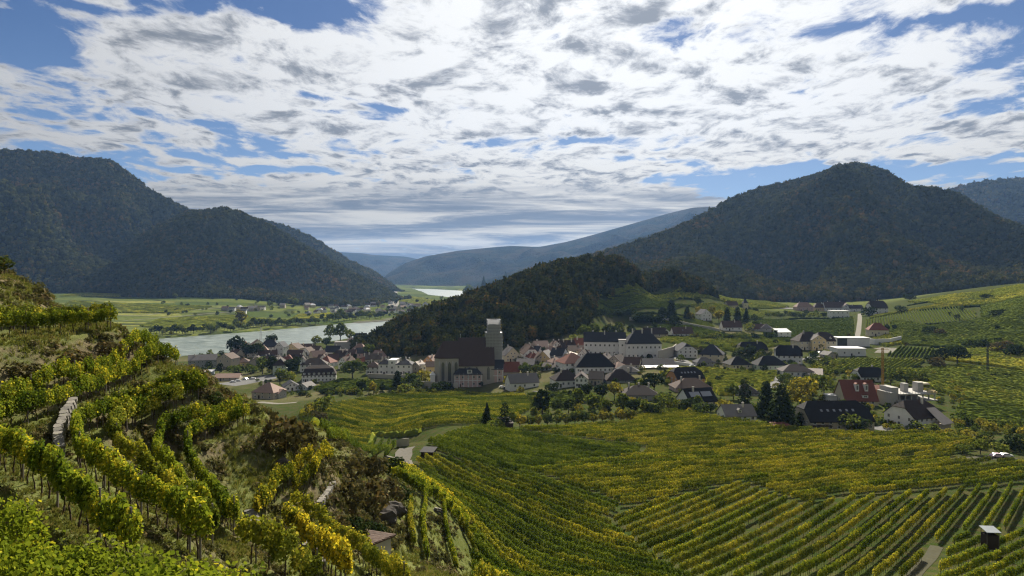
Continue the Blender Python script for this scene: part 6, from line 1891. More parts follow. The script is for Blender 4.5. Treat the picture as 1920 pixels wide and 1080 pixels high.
# ------------------------------------------------------------------ villages across the river
VG = 'small houses of the village across the river'
vr = np.random.default_rng(5)
_small = []
for i in range(8):
    W, D, h, rh = vr.uniform(9, 16), vr.uniform(8, 10), vr.uniform(3.5, 6.5), vr.uniform(3, 4.5)
    knd = ['gable', 'gable', 'hip'][i % 3]
    _small.append((body_mesh(W, D, h, rh, knd, 'x', 'wall_' + ['white', 'cream', 'white', 'beige'][i % 4]), extrude_planes(roof_planes(W, D, h, rh, knd), .2, 'roof_' + ['brown', 'rose', 'slate', 'pale', 'greyt', 'bright'][i % 6]), W, D, h))
spots = [(423, 582), (436, 583), (449, 580), (459, 583), (470, 583), (481, 582), (492, 581), (456, 588), (530, 577)]
for i in range(60):
    px_ = vr.uniform(575, 800); py_ = vr.uniform(572, 592) - (px_ - 575) * .015
    spots.append((px_, py_))
for i, (px_, py_) in enumerate(spots):
    x, y, z = hit(px_, py_, 900)
    if z < 1.2 or in_poly(x, y, RIVER): continue
    b_, r_, W, D, h = _small[vr.integers(8)]
    o = empty('village_house', (x, y, z), vr.uniform(-.8, .8)); tag(o, 'small pale house in the village across the river' if i > 8 else 'white house of the hamlet among the far fields', 'house', VG if i > 8 else 'houses of the hamlet among the far fields')
    link('wall', b_, parent=o); link('roof', r_, parent=o)
    for c in range(3): link('window', window_mesh(1.1, 1.3), parent=o, loc=(-W / 2 + W * (c + .5) / 3, -D / 2, h * .35))
for i in range(26):
    px_ = vr.uniform(770, 850) if i < 14 else vr.uniform(790, 900); py_ = 531 + vr.uniform(-2, 4)
    x, y, z = hit(px_, py_, 3000)
    b_, r_, W, D, h = _small[vr.integers(8)]
    o = empty('village_house', (x, y, z), vr.uniform(-.8, .8), 1.6); tag(o, 'tiny house of the farthest village under the blue ridge', 'house', 'houses of the farthest village')
    link('wall', b_, parent=o); link('roof', r_, parent=o)


# ------------------------------------------------------------------ farther vineyards
SF = [
    ([(1118, 586), (1118, 560), (1160, 557), (1240, 566), (1300, 574), (1240, 580), (1170, 586)], (1120, 575), (1280, 572), 'olive vineyard on the slope right of the wood', 'vine_far'),
    ([(1120, 556), (1120, 546), (1195, 534), (1270, 545), (1360, 558), (1480, 575), (1470, 578), (1370, 570), (1290, 560), (1200, 552)], (1130, 548), (1360, 566), 'upper vineyard strip below the woodland edge', 'vine_far'),
    ([(1180, 600), (1215, 594), (1275, 592), (1330, 606), (1345, 618), (1270, 606)], (1190, 598), (1330, 610), 'yellow green vineyard above the dark wall', 'vine_far'),
    ([(1200, 621), (1240, 610), (1300, 612), (1380, 632), (1400, 637), (1310, 630), (1240, 626)], (1210, 617), (1360, 630), 'vineyard strip under the dark wall', 'vine_far'),
    ([(1236, 640), (1240, 634), (1320, 634), (1440, 638), (1495, 645), (1500, 652), (1455, 650), (1390, 662), (1345, 656), (1290, 650)], (1240, 638), (1460, 646), 'green vineyard above the cream pyramid house', 'vine_far'),
    ([(1408, 606), (1440, 600), (1600, 597), (1603, 634), (1570, 636), (1495, 636), (1452, 614)], (1430, 612), (1600, 612), 'broad vineyard left of the straight lane', 'vine_far'),
    ([(1235, 702), (1260, 695), (1300, 690), (1460, 699), (1448, 716), (1430, 738), (1345, 745), (1330, 720), (1300, 702), (1250, 712)], (1250, 700), (1440, 704), 'yellow green vineyard among the town houses', 'vine_far'),
    ([(1622, 618), (1624, 600), (1720, 582), (1790, 575), (1830, 586), (1830, 598), (1740, 610), (1680, 616)], (1730, 612), (1716, 584), 'ribbed vineyard right of the straight lane', 'vine_far'),
    ([(1622, 600), (1640, 592), (1760, 572), (1800, 566), (1810, 574), (1700, 584)], (1640, 596), (1790, 570), 'yellow vineyard strip above the ribbed one', 'vine_far'),
    ([(1660, 668), (1690, 650), (1750, 655), (1752, 672), (1700, 673)], (1690, 672), (1708, 652), 'small ribbed vineyard right of the winery', 'vine_far'),
    ([(1512, 694), (1540, 676), (1640, 674), (1735, 676), (1722, 694), (1680, 698), (1600, 700), (1560, 702)], (1560, 700), (1610, 676), 'slanting ribbed vineyard below the winery', 'vine_far'),
    ([(1672, 600), (1740, 612), (1832, 598), (1900, 588), (1980, 588), (1980, 655), (1880, 650), (1800, 655), (1740, 650), (1690, 646), (1660, 628)], (1700, 622), (1900, 618), 'terraced vineyard on the right hillside', 'vine_far'),
    ([(1700, 567), (1790, 553), (1850, 547), (1920, 535), (1985, 533), (1985, 562), (1880, 566), (1812, 574), (1760, 572)], (1810, 566), (1940, 552), 'highest terraced vineyard on the right skyline', 'vine_far'),
    ([(1758, 655), (1820, 656), (1900, 652), (1980, 656), (1980, 706), (1880, 690), (1800, 680), (1757, 675)], (1770, 660), (1940, 684), 'lower terraced vineyard on the right hillside', 'vine_far'),
    ([(1680, 705), (1740, 690), (1800, 686), (1890, 696), (1960, 706), (1960, 765), (1890, 765), (1800, 750), (1760, 735), (1720, 722)], (1700, 708), (1900, 752), 'vineyard sweeping down behind the building site', 'vine_far'),
    ([(1650, 796), (1655, 768), (1700, 768), (1706, 786), (1690, 800)], (1655, 782), (1704, 776), 'yellow vineyard between the chalet and the white house', 'vine_far'),
    ([(1790, 776), (1800, 752), (1890, 768), (1980, 768), (1980, 800), (1860, 800), (1800, 794)], (1810, 776), (1940, 784), 'yellow vineyard strip right of the white house', 'vine_far'),
    ([(585, 730), (640, 712), (690, 716), (760, 716), (740, 730), (660, 734), (620, 742)], (600, 728), (740, 722), 'vineyard below the lime tree and the white villa', 'vine_far'),
    ([(1190, 768), (1250, 758), (1230, 768)], (1190, 766), (1240, 760), 'tiny vine plot beside the orchard', 'vine_far'),
    ([(760, 700), (800, 715), (790, 722), (745, 716)], (760, 704), (790, 718), 'vine plot under the villa garden', 'vine_far'),
]
for i, (pl, a, b, lb, mt_) in enumerate(SF):
    strip_field(pl, a, b, 2.6, lb, mt_, ymin=240, seed=i)
SF2 = [([(1838, 574), (1985, 564), (1985, 590), (1900, 590), (1838, 596)], (1845, 582), (1960, 574), 'narrow terraced vineyard under the right skyline', 'vine_far'),
       ([(1620, 640), (1700, 618), (1690, 646), (1660, 650)], (1630, 640), (1690, 630), 'small vineyard right of the cream red roofed house', 'vine_far'),
       ([(985, 742), (1060, 738), (1100, 742), (1040, 762), (1005, 768)], (990, 745), (1070, 744), 'vine plot between the farmhouse and the orchard', 'vine_far'),
       ([(1290, 574), (1370, 576), (1440, 584), (1430, 598), (1350, 590)], (1295, 578), (1430, 588), 'vineyard strip beside the hillside chapel', 'vine_far'),
       ([(1350, 640), (1440, 640), (1500, 640), (1500, 634), (1400, 630)], (1360, 634), (1490, 638), 'thin vineyard strip left of the white cube house', 'vine_far')]
for i, (pl, a, b, lb, mt_) in enumerate(SF2):
    strip_field(pl, a, b, 2.6, lb, mt_, ymin=240, seed=60 + i)


def bank(px_pts, h, w, label, mat='scrub', ymin=300):
    pts = [hit(p[0], p[1], ymin) for p in px_pts]
    X, Y, A, st = resample(pts, 1.6); n = len(X); rs = np.random.default_rng(n)
    ring = []
    for a, b in [(-1, -.2), (-1.1, .5), (-.4, 1), (.4, 1), (1.1, .5), (1, -.2)]:
        o = a * w * rs.uniform(.5, 1.4, n); xx = X - np.sin(A) * o; yy = Y + np.cos(A) * o
        ring.append(np.stack([xx, yy, height(xx, yy) + b * h * (rs.uniform(.4, 1.2, n) if b > 0 else 1)], 1))
    V_ = np.stack(ring, 1).reshape(-1, 3); i = np.arange(n - 1)[:, None] * 6 + np.arange(5)[None]
    tag(link('terrace_hedge', np_mesh('terrace_hedge', V_, np.stack([i, i + 1, i + 7, i + 6], -1).reshape(-1, 4), MATS[mat])), label, 'hedge', kind='stuff')


for pts, lb, mt_ in [([(1700, 574), (1800, 562), (1940, 553)], 'dark bank below the highest right terraces', 'leaf_dark'), ([(1720, 583), (1830, 575), (1960, 566)], 'scrubby bank between the upper right terraces', 'leaf_dark'),
                     ([(1700, 612), (1800, 606), (1960, 600)], 'dark bank above the middle right terraces', 'leaf_dark'), ([(1690, 632), (1830, 628), (1970, 622)], 'scrubby bank across the middle right terraces', 'leaf_dark'),
                     ([(1740, 652), (1860, 650), (1970, 648)], 'long dark bank across the right hillside', 'leaf_dark'), ([(1770, 668), (1880, 672), (1970, 678)], 'scrubby bank above the sweeping vineyard', 'leaf_rust'),
                     ([(1700, 700), (1800, 716), (1950, 742)], 'low hedge through the sweeping vineyard', 'leaf_green'), ([(1130, 548), (1210, 545), (1300, 552)], 'dark bank in the upper vineyard right of the wood', 'leaf_dark'),
                     ([(1125, 557), (1220, 556), (1320, 566)], 'second dark bank in the upper vineyard right of the wood', 'leaf_dark'), ([(1122, 567), (1220, 570)], 'third dark bank in the upper vineyard right of the wood', 'leaf_dark'),
                     ([(1190, 590), (1260, 588), (1320, 600)], 'hedge bank above the yellow green vineyard', 'leaf_dark'), ([(1405, 600), (1500, 598), (1600, 596)], 'hedge along the top of the broad vineyard', 'leaf_dark'),
                     ([(1240, 632), (1330, 632), (1440, 638)], 'hedge bank above the green vineyard', 'leaf_dark'), ([(590, 812), (700, 816), (790, 812)], 'vine hedge along the farm path', 'vine_far')]:
    bank(pts, 2.0, .9, lb, mt_, 300 if mt_ != 'vine_far' else 120)
FAR = [([(110, 556), (330, 556), (330, 551), (140, 550)], (120, 553), (320, 553)), ([(330, 560), (460, 560), (450, 552), (335, 551)], (340, 556), (450, 557)), ([(100, 585), (330, 588), (400, 575), (130, 565)], (120, 575), (390, 578)),
       ([(260, 612), (330, 620), (480, 606), (540, 600), (430, 592), (300, 598)], (270, 606), (480, 600)), ([(540, 600), (620, 596), (700, 592), (640, 586), (560, 590)], (550, 596), (680, 590)), ([(745, 556), (790, 558), (830, 566), (800, 572), (750, 570)], (750, 562), (820, 568))]
for i, (pl, a, b) in enumerate(FAR):
    strip_field(pl, a, b, 6.0, 'parcel of long vine rows on the plain across the river, number %d from the left' % (i + 1) if False else
                ['flat green parcel under the steep wooded hill', 'green terraces under the rounded spur', 'wide green parcel right of the highest vine row', 'light green parcel beside the river bank', 'green parcel in front of the village across the river', 'green parcel on the spit beyond the village'][i], 'vine_far', ymin=900, h=2.2, w=.9, step=9, seed=40 + i)

# ------------------------------------------------------------------ trees one can tell apart
T = [  # px, py, hpx, kind, material, wf, label
    (661, 711, 36, 'wide', 'leaf_light', 1.35, 'big round lime tree beside the mansard house'),
    (441, 668, 40, 'round', 'leaf_dark', 1.0, 'tall dark tree on the river bank right of the long grey house'),
    (462, 672, 30, 'round', 'leaf_dark', 1.2, 'dark tree right of the tall river bank one'),
    (480, 671, 28, 'wide', 'leaf_dark', 1.0, 'low dark tree touching the tall white river house'),
    (512, 656, 30, 'round', 'leaf_dark', 1.1, 'dark tree standing behind the tall white river house'),
    (619, 640, 30, 'round', 'leaf_green', .9, 'tree on the bank left of the tallest riverside crown'),
    (638, 640, 32, 'round', 'leaf_green', 1.1, 'tallest crown on the near river bank'),
    (655, 641, 24, 'round', 'leaf_green', 1.0, 'smaller tree right of the tallest riverside crown'),
    (592, 650, 22, 'round', 'leaf_green', 1.1, 'green tree at the bank above the rose roofs'),
    (612, 652, 20, 'round', 'leaf_light', 1.2, 'light tree left of the blank grey hall'),
    (510, 700, 30, 'tall', 'leaf_dark', 1.2, 'dark slim tree left of the pale green house'),
    (492, 702, 34, 'round', 'leaf_green', 1.0, 'garden tree behind the car park'),
    (548, 706, 34, 'round', 'leaf_dark', 1.2, 'dark garden tree right of the pale green house'),
    (525, 722, 32, 'round', 'leaf_green', 1.1, 'bushy tree in front of the pale green house'),
    (545, 718, 22, 'bush', 'leaf_green', 1.0, 'round shrub left of the mansard house'),
    (440, 700, 16, 'bush', 'leaf_green', 1.4, 'hedge shrub in front of the low ochre house'),
    (470, 700, 16, 'bush', 'leaf_green', 1.2, 'hedge shrub below the low ochre house'),
    (412, 700, 18, 'tall', 'leaf_dark', 1.2, 'dark shrub beside the beige gabled house'),
    (690, 668, 24, 'round', 'leaf_green', 1.2, 'tree at the foot of the wood behind the lime tree'),
    (606, 776, 38, 'bush', 'leaf_green', .9, 'dark green bush with rusty top at the left edge of the smooth field'),
    (583, 777, 24, 'bush', 'leaf_yellow', 1.0, 'orange yellow bush left of the dark green one'),
    (600, 760, 16, 'bush', 'leaf_dark', 1.2, 'small dark bush above the rusty topped one'),
    (678, 737, 24, 'round', 'leaf_dark', 1.0, 'dark ball shaped tree below the white villa'),
    (700, 738, 24, 'round', 'leaf_yellow', .8, 'yellow garden tree below the white villa'),
    (716, 738, 20, 'round', 'leaf_dark', .8, 'small dark round tree beside the yellow garden tree'),
    (660, 738, 14, 'bush', 'leaf_green', 1.4, 'garden shrub left of the dark ball tree'),
    (640, 736, 12, 'bush', 'leaf_green', 1.4, 'second garden shrub left of the dark ball tree'),
    (620, 740, 14, 'bush', 'leaf_dark', 1.4, 'low dark hedge plant near the white bungalow'),
    (745, 728, 34, 'broad', 'leaf_dark', .9, 'dark pine below the right wing of the villa'),
    (772, 722, 26, 'bush', 'leaf_light', 1.1, 'light green bush left of the yellow one by the church'),
    (797, 716, 24, 'bush', 'leaf_yellow', .9, 'yellow green bush below the church choir'),
    (782, 730, 22, 'bush', 'leaf_light', 1.0, 'pale bush on the churchyard wall'),
    (760, 738, 20, 'bush', 'leaf_green', 1.3, 'green bush at the corner of the smooth field'),
    (835, 735, 24, 'bush', 'leaf_dark', 1.3, 'dark shrubbery under the churchyard wall'),
    (815, 738, 20, 'bush', 'leaf_dark', 1.4, 'dark shrub left of the churchyard steps'),
    (903, 727, 12, 'round', 'leaf_dark', 1.0, 'small dark ball shrub at the corner of the rectory'),
    (960, 722, 22, 'bush', 'leaf_yellow', 1.2, 'yellow bush beside the brown roofed wing'),
    (985, 706, 22, 'round', 'leaf_light', 1.4, 'light green tree above the low farmhouse'),
    (1004, 704, 20, 'round', 'leaf_light', 1.2, 'second light tree above the low farmhouse'),
    (976, 738, 14, 'bush', 'leaf_yellow', 1.0, 'yellow bush in front of the low farmhouse'),
    (1035, 735, 20, 'bush', 'leaf_dark', 1.2, 'dark shrub left of the orchard house'),
    (1017, 778, 44, 'tall', 'leaf_dark', 1.3, 'upright dark green tree in the smooth field'),
    (913, 800, 46, 'spruce', 'leaf_dark', 1.0, 'left of the twin dark conifers in the vineyard'),
    (947, 806, 54, 'cypress', 'leaf_dark', 1.6, 'right and taller of the twin dark conifers'),
    (930, 808, 24, 'bush', 'leaf_green', 1.2, 'bush between the twin conifers'),
    (962, 800, 26, 'round', 'leaf_green', .9, 'small tree right of the taller twin conifer'),
    (1048, 774, 28, 'round', 'leaf_light', 1.2, 'light orchard tree right of the upright dark one'),
    (1066, 775, 30, 'round', 'leaf_light', 1.0, 'second light orchard tree in the grass'),
    (1084, 764, 32, 'round', 'leaf_green', 1.1, 'green orchard tree behind the light ones'),
    (1112, 772, 34, 'round', 'leaf_green', 1.1, 'leaning orchard tree in the middle of the orchard'),
    (1102, 750, 32, 'round', 'leaf_dark', 1.1, 'dark orchard tree below the white gabled wing'),
    (1130, 752, 34, 'round', 'leaf_dark', 1.2, 'dense dark orchard tree below the beige house'),
    (1152, 750, 34, 'wide', 'leaf_yellow', .9, 'yellow leafed tree at the upper end of the orchard'),
    (1138, 776, 28, 'round', 'leaf_green', 1.1, 'round orchard tree above the farm track'),
    (1168, 776, 34, 'round', 'leaf_green', 1.2, 'broad green tree left of the dark farmhouse'),
    (1190, 780, 32, 'round', 'leaf_dark', 1.2, 'dark tree in front of the dark farmhouse'),
    (1208, 778, 28, 'round', 'leaf_green', 1.1, 'green tree in front of the dark farmhouse'),
    (1226, 780, 26, 'bush', 'leaf_dark', 1.2, 'dark shrub right of the dark farmhouse trees'),
    (1226, 738, 40, 'wide', 'leaf_dark', 1.1, 'large dark tree left of the orange timber house'),
    (1206, 734, 26, 'round', 'leaf_green', 1.2, 'green tree behind the dark farmhouse'),
    (1252, 770, 32, 'wide', 'leaf_green', 1.1, 'spreading tree below the pink brown roofed house'),
    (1268, 768, 22, 'bush', 'leaf_yellow', 1.0, 'yellowish bush left of the solar panel house'),
    (1286, 768, 24, 'bush', 'leaf_dark', 1.2, 'dark bush at the left corner of the solar panel house'),
    (1308, 766, 22, 'round', 'leaf_green', 1.1, 'small tree in front of the solar panel house'),
    (1312, 778, 24, 'bush', 'leaf_light', 1.2, 'pale grey green bush below the solar panel house'),
    (1345, 781, 16, 'round', 'leaf_green', 1.0, 'clipped round tree left of the low white cottage'),
    (1332, 772, 18, 'bush', 'leaf_dark', 1.2, 'dark bush left of the clipped round tree'),
    (1358, 765, 18, 'bush', 'leaf_yellow', 1.3, 'yellow green bush behind the low white cottage'),
    (1375, 748, 30, 'round', 'leaf_green', 1.2, 'garden tree right of the solar panel house'),
    (1397, 768, 62, 'cypress', 'leaf_dark', 1.5, 'tall narrow spruce behind the low white cottage'),
    (1437, 782, 70, 'broad', 'leaf_dark', .8, 'left of the two great dark cedars'),
    (1467, 796, 78, 'broad', 'leaf_dark', .9, 'right and nearer of the two great dark cedars'),
    (1417, 780, 28, 'bush', 'leaf_green', 1.0, 'bush between the cottage and the cedars'),
    (1500, 770, 60, 'wide', 'leaf_yellow', .9, 'tall yellow walnut tree right of the cedars'),
    (1520, 748, 46, 'wide', 'leaf_light', 1.1, 'olive green tree behind the yellow walnut'),
    (1545, 744, 40, 'wide', 'leaf_green', 1.0, 'green tree left of the white site cabin'),
    (1504, 796, 24, 'bush', 'leaf_dark', 1.2, 'dark shrub at the left corner of the wide chalet'),
    (1592, 806, 34, 'bush', 'leaf_green', 1.3, 'grey green shrub against the chalet front'),
    (1612, 808, 26, 'bush', 'leaf_dark', 1.2, 'dark shrub against the chalet front'),
    (1535, 812, 10, 'bush', 'leaf_green', 1.4, 'low hedge plant left of the chalet'),
    (1685, 810, 16, 'bush', 'leaf_green', 1.4, 'low hedge left of the covered boat'),
    (1715, 808, 20, 'bush', 'leaf_green', 1.4, 'hedge in front of the white house gable'),
    (1748, 812, 20, 'bush', 'leaf_green', 1.4, 'hedge in front of the white house porch'),
    (1802, 796, 28, 'bush', 'leaf_green', 1.2, 'round green bush at the right wall of the white house'),
    (1670, 722, 26, 'wide', 'leaf_light', 1.3, 'olive tree crown above the brick building'),
    (1700, 722, 32, 'wide', 'leaf_green', 1.4, 'broad tree behind the building site'),
    (1728, 716, 24, 'wide', 'leaf_green', 1.2, 'tree behind the right end of the building site'),
    (1770, 684, 34, 'wide', 'leaf_dark', 1.0, 'dark tree at the left of the hillside clump'),
    (1795, 682, 34, 'wide', 'leaf_dark', 1.2, 'largest dark tree of the hillside clump'),
    (1758, 690, 22, 'bush', 'leaf_rust', 1.2, 'brown bush under the hillside clump'),
    (1745, 680, 18, 'bush', 'leaf_dark', 1.2, 'dark bush left of the hillside clump'),
    (1742, 626, 16, 'bush', 'leaf_dark', 1.3, 'dark bush in the middle of the right hillside'),
    (1762, 628, 14, 'bush', 'leaf_rust', 1.3, 'brown bush right of the dark hillside one'),
    (1678, 620, 12, 'round', 'leaf_dark', 1.0, 'ball shaped tree right of the cream red roofed house'),
    (1664, 622, 14, 'round', 'leaf_dark', .8, 'dark tree touching the cream red roofed house'),
    (1838, 852, 32, 'wide', 'leaf_green', 1.1, 'spreading orchard tree left of the parked pink car'),
    (1875, 850, 24, 'bush', 'leaf_green', 1.2, 'bush behind the parked pink car'),
    (1902, 846, 36, 'bush', 'leaf_dark', 1.1, 'dark bush at the right edge beyond the cars'),
    (1805, 850, 20, 'bush', 'leaf_green', 1.4, 'green bush left of the spreading orchard tree'),
    (1780, 820, 18, 'bush', 'leaf_yellow', 1.5, 'yellow bush below the white house'),
    (1815, 822, 18, 'bush', 'leaf_yellow', 1.5, 'second yellow bush below the white house'),
    (1860, 812, 22, 'bush', 'leaf_yellow', 1.4, 'yellow green bush right of the grassy clearing'),
    (1895, 806, 24, 'bush', 'leaf_green', 1.4, 'green bush at the right edge above the cars'),
    (1840, 800, 18, 'bush', 'leaf_yellow', 1.3, 'yellow bush on the slope right of the white house'),
    (1880, 660, 22, 'bush', 'leaf_rust', 1.5, 'brown thicket on the right hillside'),
    (1905, 668, 26, 'bush', 'leaf_dark', 1.3, 'dark thicket at the right edge of the hillside'),
    (1870, 592, 14, 'bush', 'leaf_dark', 2.0, 'dark hedge patch high on the right hillside'),
    (1850, 560, 10, 'bush', 'leaf_dark', 2.2, 'dark hedge strip near the right skyline'),
    (1816, 650, 18, 'bush', 'leaf_green', 1.5, 'green bush on the lower right terraces'),
    (1842, 652, 18, 'bush', 'leaf_dark', 1.5, 'dark bush on the lower right terraces'),
    (1705, 562, 12, 'bush', 'leaf_dark', 1.6, 'dark bush on the skyline at the top of the lane'),
    (1690, 586, 14, 'bush', 'leaf_dark', 1.3, 'dark bush right of the white house by the lane'),
    (1628, 592, 18, 'bush', 'leaf_dark', 1.2, 'dark bush at the top of the straight lane'),
    (1259, 602, 42, 'broad', 'leaf_dark', .8, 'tall dark conifer above the vineyard wall'),
    (1244, 602, 24, 'round', 'leaf_dark', 1.0, 'dark tree left of the tall conifer'),
    (1288, 600, 26, 'broad', 'leaf_dark', .9, 'dark conifer right of the tall one'),
    (1309, 574, 16, 'round', 'leaf_dark', 1.0, 'dark tree alone in the upper vineyard'),
    (1265, 618, 26, 'wide', 'leaf_dark', .9, 'dark round tree standing in the vineyard strip'),
    (1226, 622, 18, 'round', 'leaf_dark', .9, 'small dark tree left of the round vineyard tree'),
    (1296, 602, 18, 'round', 'leaf_yellow', 1.1, 'yellow tree left of the white gabled house'),
    (1311, 592, 18, 'round', 'leaf_yellow', 1.0, 'golden tree behind the white gabled house'),
    (1348, 604, 22, 'round', 'leaf_yellow', 1.1, 'golden maple right of the white gabled house'),
    (1337, 590, 18, 'round', 'leaf_yellow', 1.0, 'yellow tree above the golden maple'),
    (1363, 603, 28, 'broad', 'leaf_dark', .8, 'left dark spruce at the cemetery'),
    (1383, 604, 30, 'broad', 'leaf_dark', .8, 'middle dark spruce at the cemetery'),
    (1399, 606, 30, 'spruce', 'leaf_dark', 1.0, 'right dark spruce at the cemetery'),
    (1415, 606, 18, 'round', 'leaf_light', .9, 'light tree right of the cemetery spruces'),
    (1403, 620, 16, 'bush', 'leaf_green', 1.0, 'green bush right of the brown cottage'),
    (1455, 634, 14, 'tall', 'leaf_dark', 1.4, 'dark thuja left of the white cube house'),
    (1406, 674, 28, 'round', 'leaf_dark', 1.2, 'dark tree in front of the long black roof'),
    (1426, 682, 20, 'round', 'leaf_green', 1.2, 'green tree above the pale green bungalow'),
    (1404, 690, 12, 'bush', 'leaf_green', 1.3, 'garden bush beside the black pointed roof'),
    (1386, 665, 16, 'bush', 'leaf_light', 1.2, 'light bush left of the long black roof'),
    (1276, 676, 12, 'bush', 'leaf_green', 1.2, 'small bush below the bent grey roof'),
    (1310, 664, 16, 'bush', 'leaf_rust', 1.0, 'brown tree between the bent roof and the pyramid roof'),
    (1536, 656, 14, 'bush', 'leaf_green', 1.0, 'bush in front of the cream mansion'),
    (1592, 640, 14, 'tall', 'leaf_rust', 1.1, 'rusty little tree beside the lane'),
    (1095, 636, 26, 'round', 'leaf_green', 1.2, 'green grey tree at the right foot of the wood'),
    (1116, 636, 28, 'tall', 'leaf_green', 1.6, 'slim tree group behind the castle left end'),
    (1140, 634, 28, 'round', 'leaf_dark', 1.2, 'dark tree behind the middle of the castle'),
    (1162, 632, 26, 'round', 'leaf_green', 1.2, 'grey green tree behind the castle stair tower'),
    (1185, 630, 20, 'round', 'leaf_dark', 1.2, 'dark tree behind the right castle range'),
    (1075, 642, 16, 'bush', 'leaf_green', 1.0, 'bush above the dark roofed house by the wood'),
    (1176, 640, 12, 'bush', 'leaf_light', 1.0, 'light bush peeping between the castle chimneys'),
]
for (bx, by, bh, bk, bm_, wf, lb) in T:
    tree(bx, by, bh * (1.12 if bk in ('round', 'wide', 'bush', 'tall') and by < 830 else 1.0), lb, bk, bm_, wf=wf * 1.08, ymin=120)
# orchard row along the farm track
for i in range(13):
    px_ = 975 + i * 17.2; tree(px_, 804 - (px_ - 975) * .055, random.uniform(24, 31), 'low fruit tree in the row along the farm track', 'round', random.choice(['leaf_light', 'leaf_yellow', 'leaf_light']), 'fruit trees along the farm track', wf=random.uniform(1.0, 1.3), ymin=120)
# garden hedges and trees filling the town
tr = np.random.default_rng(21)
GREEN = []


def greenery(px, py, hpx, mat, ymin):
    x, y, z = hit(px, py, ymin); GREEN.append((x, y, z - .2, hpx * y / FOC, mat))


def tree_or(i, n, px, py, hpx, label, kind, mat, group, wf=1.0, ymin=60):
    if i < n: tree(px, py, hpx, label, kind, mat, group, wf=wf, ymin=ymin)
    else: greenery(px, py, hpx, mat, ymin)


for i in range(34):
    px_ = 1300 + i * 4.6; tree_or(i, 34, px_, 633 + tr.uniform(-4, 4) + (px_ - 1300) * .02, tr.uniform(10, 16), 'small garden tree in the belt below the brown cottages', 'bush', random.choice(['leaf_green', 'leaf_dark', 'leaf_green', 'leaf_light']), 'garden trees below the brown cottages', wf=1.1, ymin=400)
for i in range(24):
    px_ = 1440 + i * 6; tree_or(i, 10, px_, 592 + tr.uniform(-2, 3), tr.uniform(8, 12), 'small bush in the hedge under the side valley houses', 'bush', random.choice(['leaf_green', 'leaf_dark']), 'hedge bushes under the side valley houses', wf=1.3, ymin=500)
for i in range(16):
    px_ = 1195 + i * 6 if i < 8 else 1120 + (i - 8) * 9; py_ = 604 + tr.uniform(-2, 2) if i < 8 else 592 + tr.uniform(-2, 3)
    tree(px_, py_, tr.uniform(12, 20), 'dark hedge tree along the vineyard wall', 'bush', 'leaf_dark', 'dark trees along the vineyard wall', wf=1.2, ymin=500)
for i in range(90):
    px_ = 360 + tr.uniform(0, 340); py_ = tr.uniform(666, 700)
    tree_or(i, 18, px_, py_, tr.uniform(9, 15), 'small green tree between the houses of the riverside quarter', 'bush', random.choice(['leaf_green', 'leaf_light', 'leaf_dark']), 'small trees between the riverside houses', wf=1.0, ymin=400)
for i in range(80):
    px_ = tr.uniform(950, 1260); py_ = tr.uniform(660, 722)
    tree_or(i, 18, px_, py_, tr.uniform(9, 14), 'small green tree between the houses of the old town', 'bush', random.choice(['leaf_green', 'leaf_light', 'leaf_dark']), 'small trees between the old town houses', wf=1.0, ymin=400)
for i in range(60):
    px_ = tr.uniform(1350, 1600); py_ = tr.uniform(664, 712)
    tree_or(i, 18, px_, py_, tr.uniform(9, 15), 'small garden shrub between the houses on the right', 'bush', random.choice(['leaf_green', 'leaf_dark', 'leaf_light']), 'garden shrubs between the right hand houses', wf=1.1, ymin=330)
for i in range(55):
    px_ = tr.uniform(1500, 1700); py_ = tr.uniform(715, 800)
    tree_or(i, 20, px_, py_, tr.uniform(9, 16), 'garden shrub around the chalet and the steep red roof', 'bush', random.choice(['leaf_green', 'leaf_dark', 'leaf_yellow']), 'garden shrubs around the chalet', wf=1.1, ymin=250)
for i in range(30):
    px_ = tr.uniform(560, 850); py_ = 742 - (px_ - 560) * .02 + tr.uniform(-3, 4)
    tree_or(i, 14, px_, py_, tr.uniform(8, 15), 'shrub in the garden belt above the smooth field', 'bush', random.choice(['leaf_green', 'leaf_dark', 'leaf_green', 'leaf_light']), 'shrubs above the smooth field', wf=1.3, ymin=330)
for i in range(22):
    px_ = tr.uniform(1790, 1935); py_ = tr.uniform(795, 845)
    tree(px_, py_, tr.uniform(12, 22), 'overgrown orchard bush at the right edge', 'bush', random.choice(['leaf_green', 'leaf_yellow', 'leaf_light', 'leaf_dark']), 'overgrown orchard bushes at the right edge', wf=1.4, ymin=200)
for i in range(26):
    px_ = tr.uniform(1690, 1930); py_ = tr.uniform(575, 720)
    tree_or(i, 12, px_, py_, tr.uniform(6, 11), 'scrubby bush on a terrace edge of the right hillside', 'bush', random.choice(['leaf_rust', 'leaf_dark', 'leaf_green']), 'scrubby bushes of the right hillside', wf=1.8, ymin=300)

# riverside woods on the far bank: individually along the water
for i in range(95):
    f = i / 94; s = tr.uniform(0, 1)
    px_ = 262 + f * 500; yb = np.interp(px_, [262, 500, 640, 760], [634, 617, 604, 594]) - s * 7
    hp = tr.uniform(9, 19) if 280 < px_ < 720 else tr.uniform(6, 10)
    tree(px_, yb, hp, 'willow or poplar in the belt along the far river bank', 'round', random.choice(['leaf_green', 'leaf_green', 'leaf_dark', 'leaf_light', 'leaf_light']), 'trees along the far river bank', wf=random.uniform(1, 1.5), ymin=800)
tree(452, 610, 32, 'tall pale yellow poplar above the far bank belt', 'tall', 'leaf_yellow', wf=1.6, ymin=800)
for i in range(24):
    px_ = tr.uniform(690, 850); py_ = tr.uniform(566, 592)
    tree(px_, py_, tr.uniform(5, 9), 'dark tree among the houses across the river', 'round', 'leaf_dark', 'trees among the houses across the river', wf=1.3, ymin=1000)
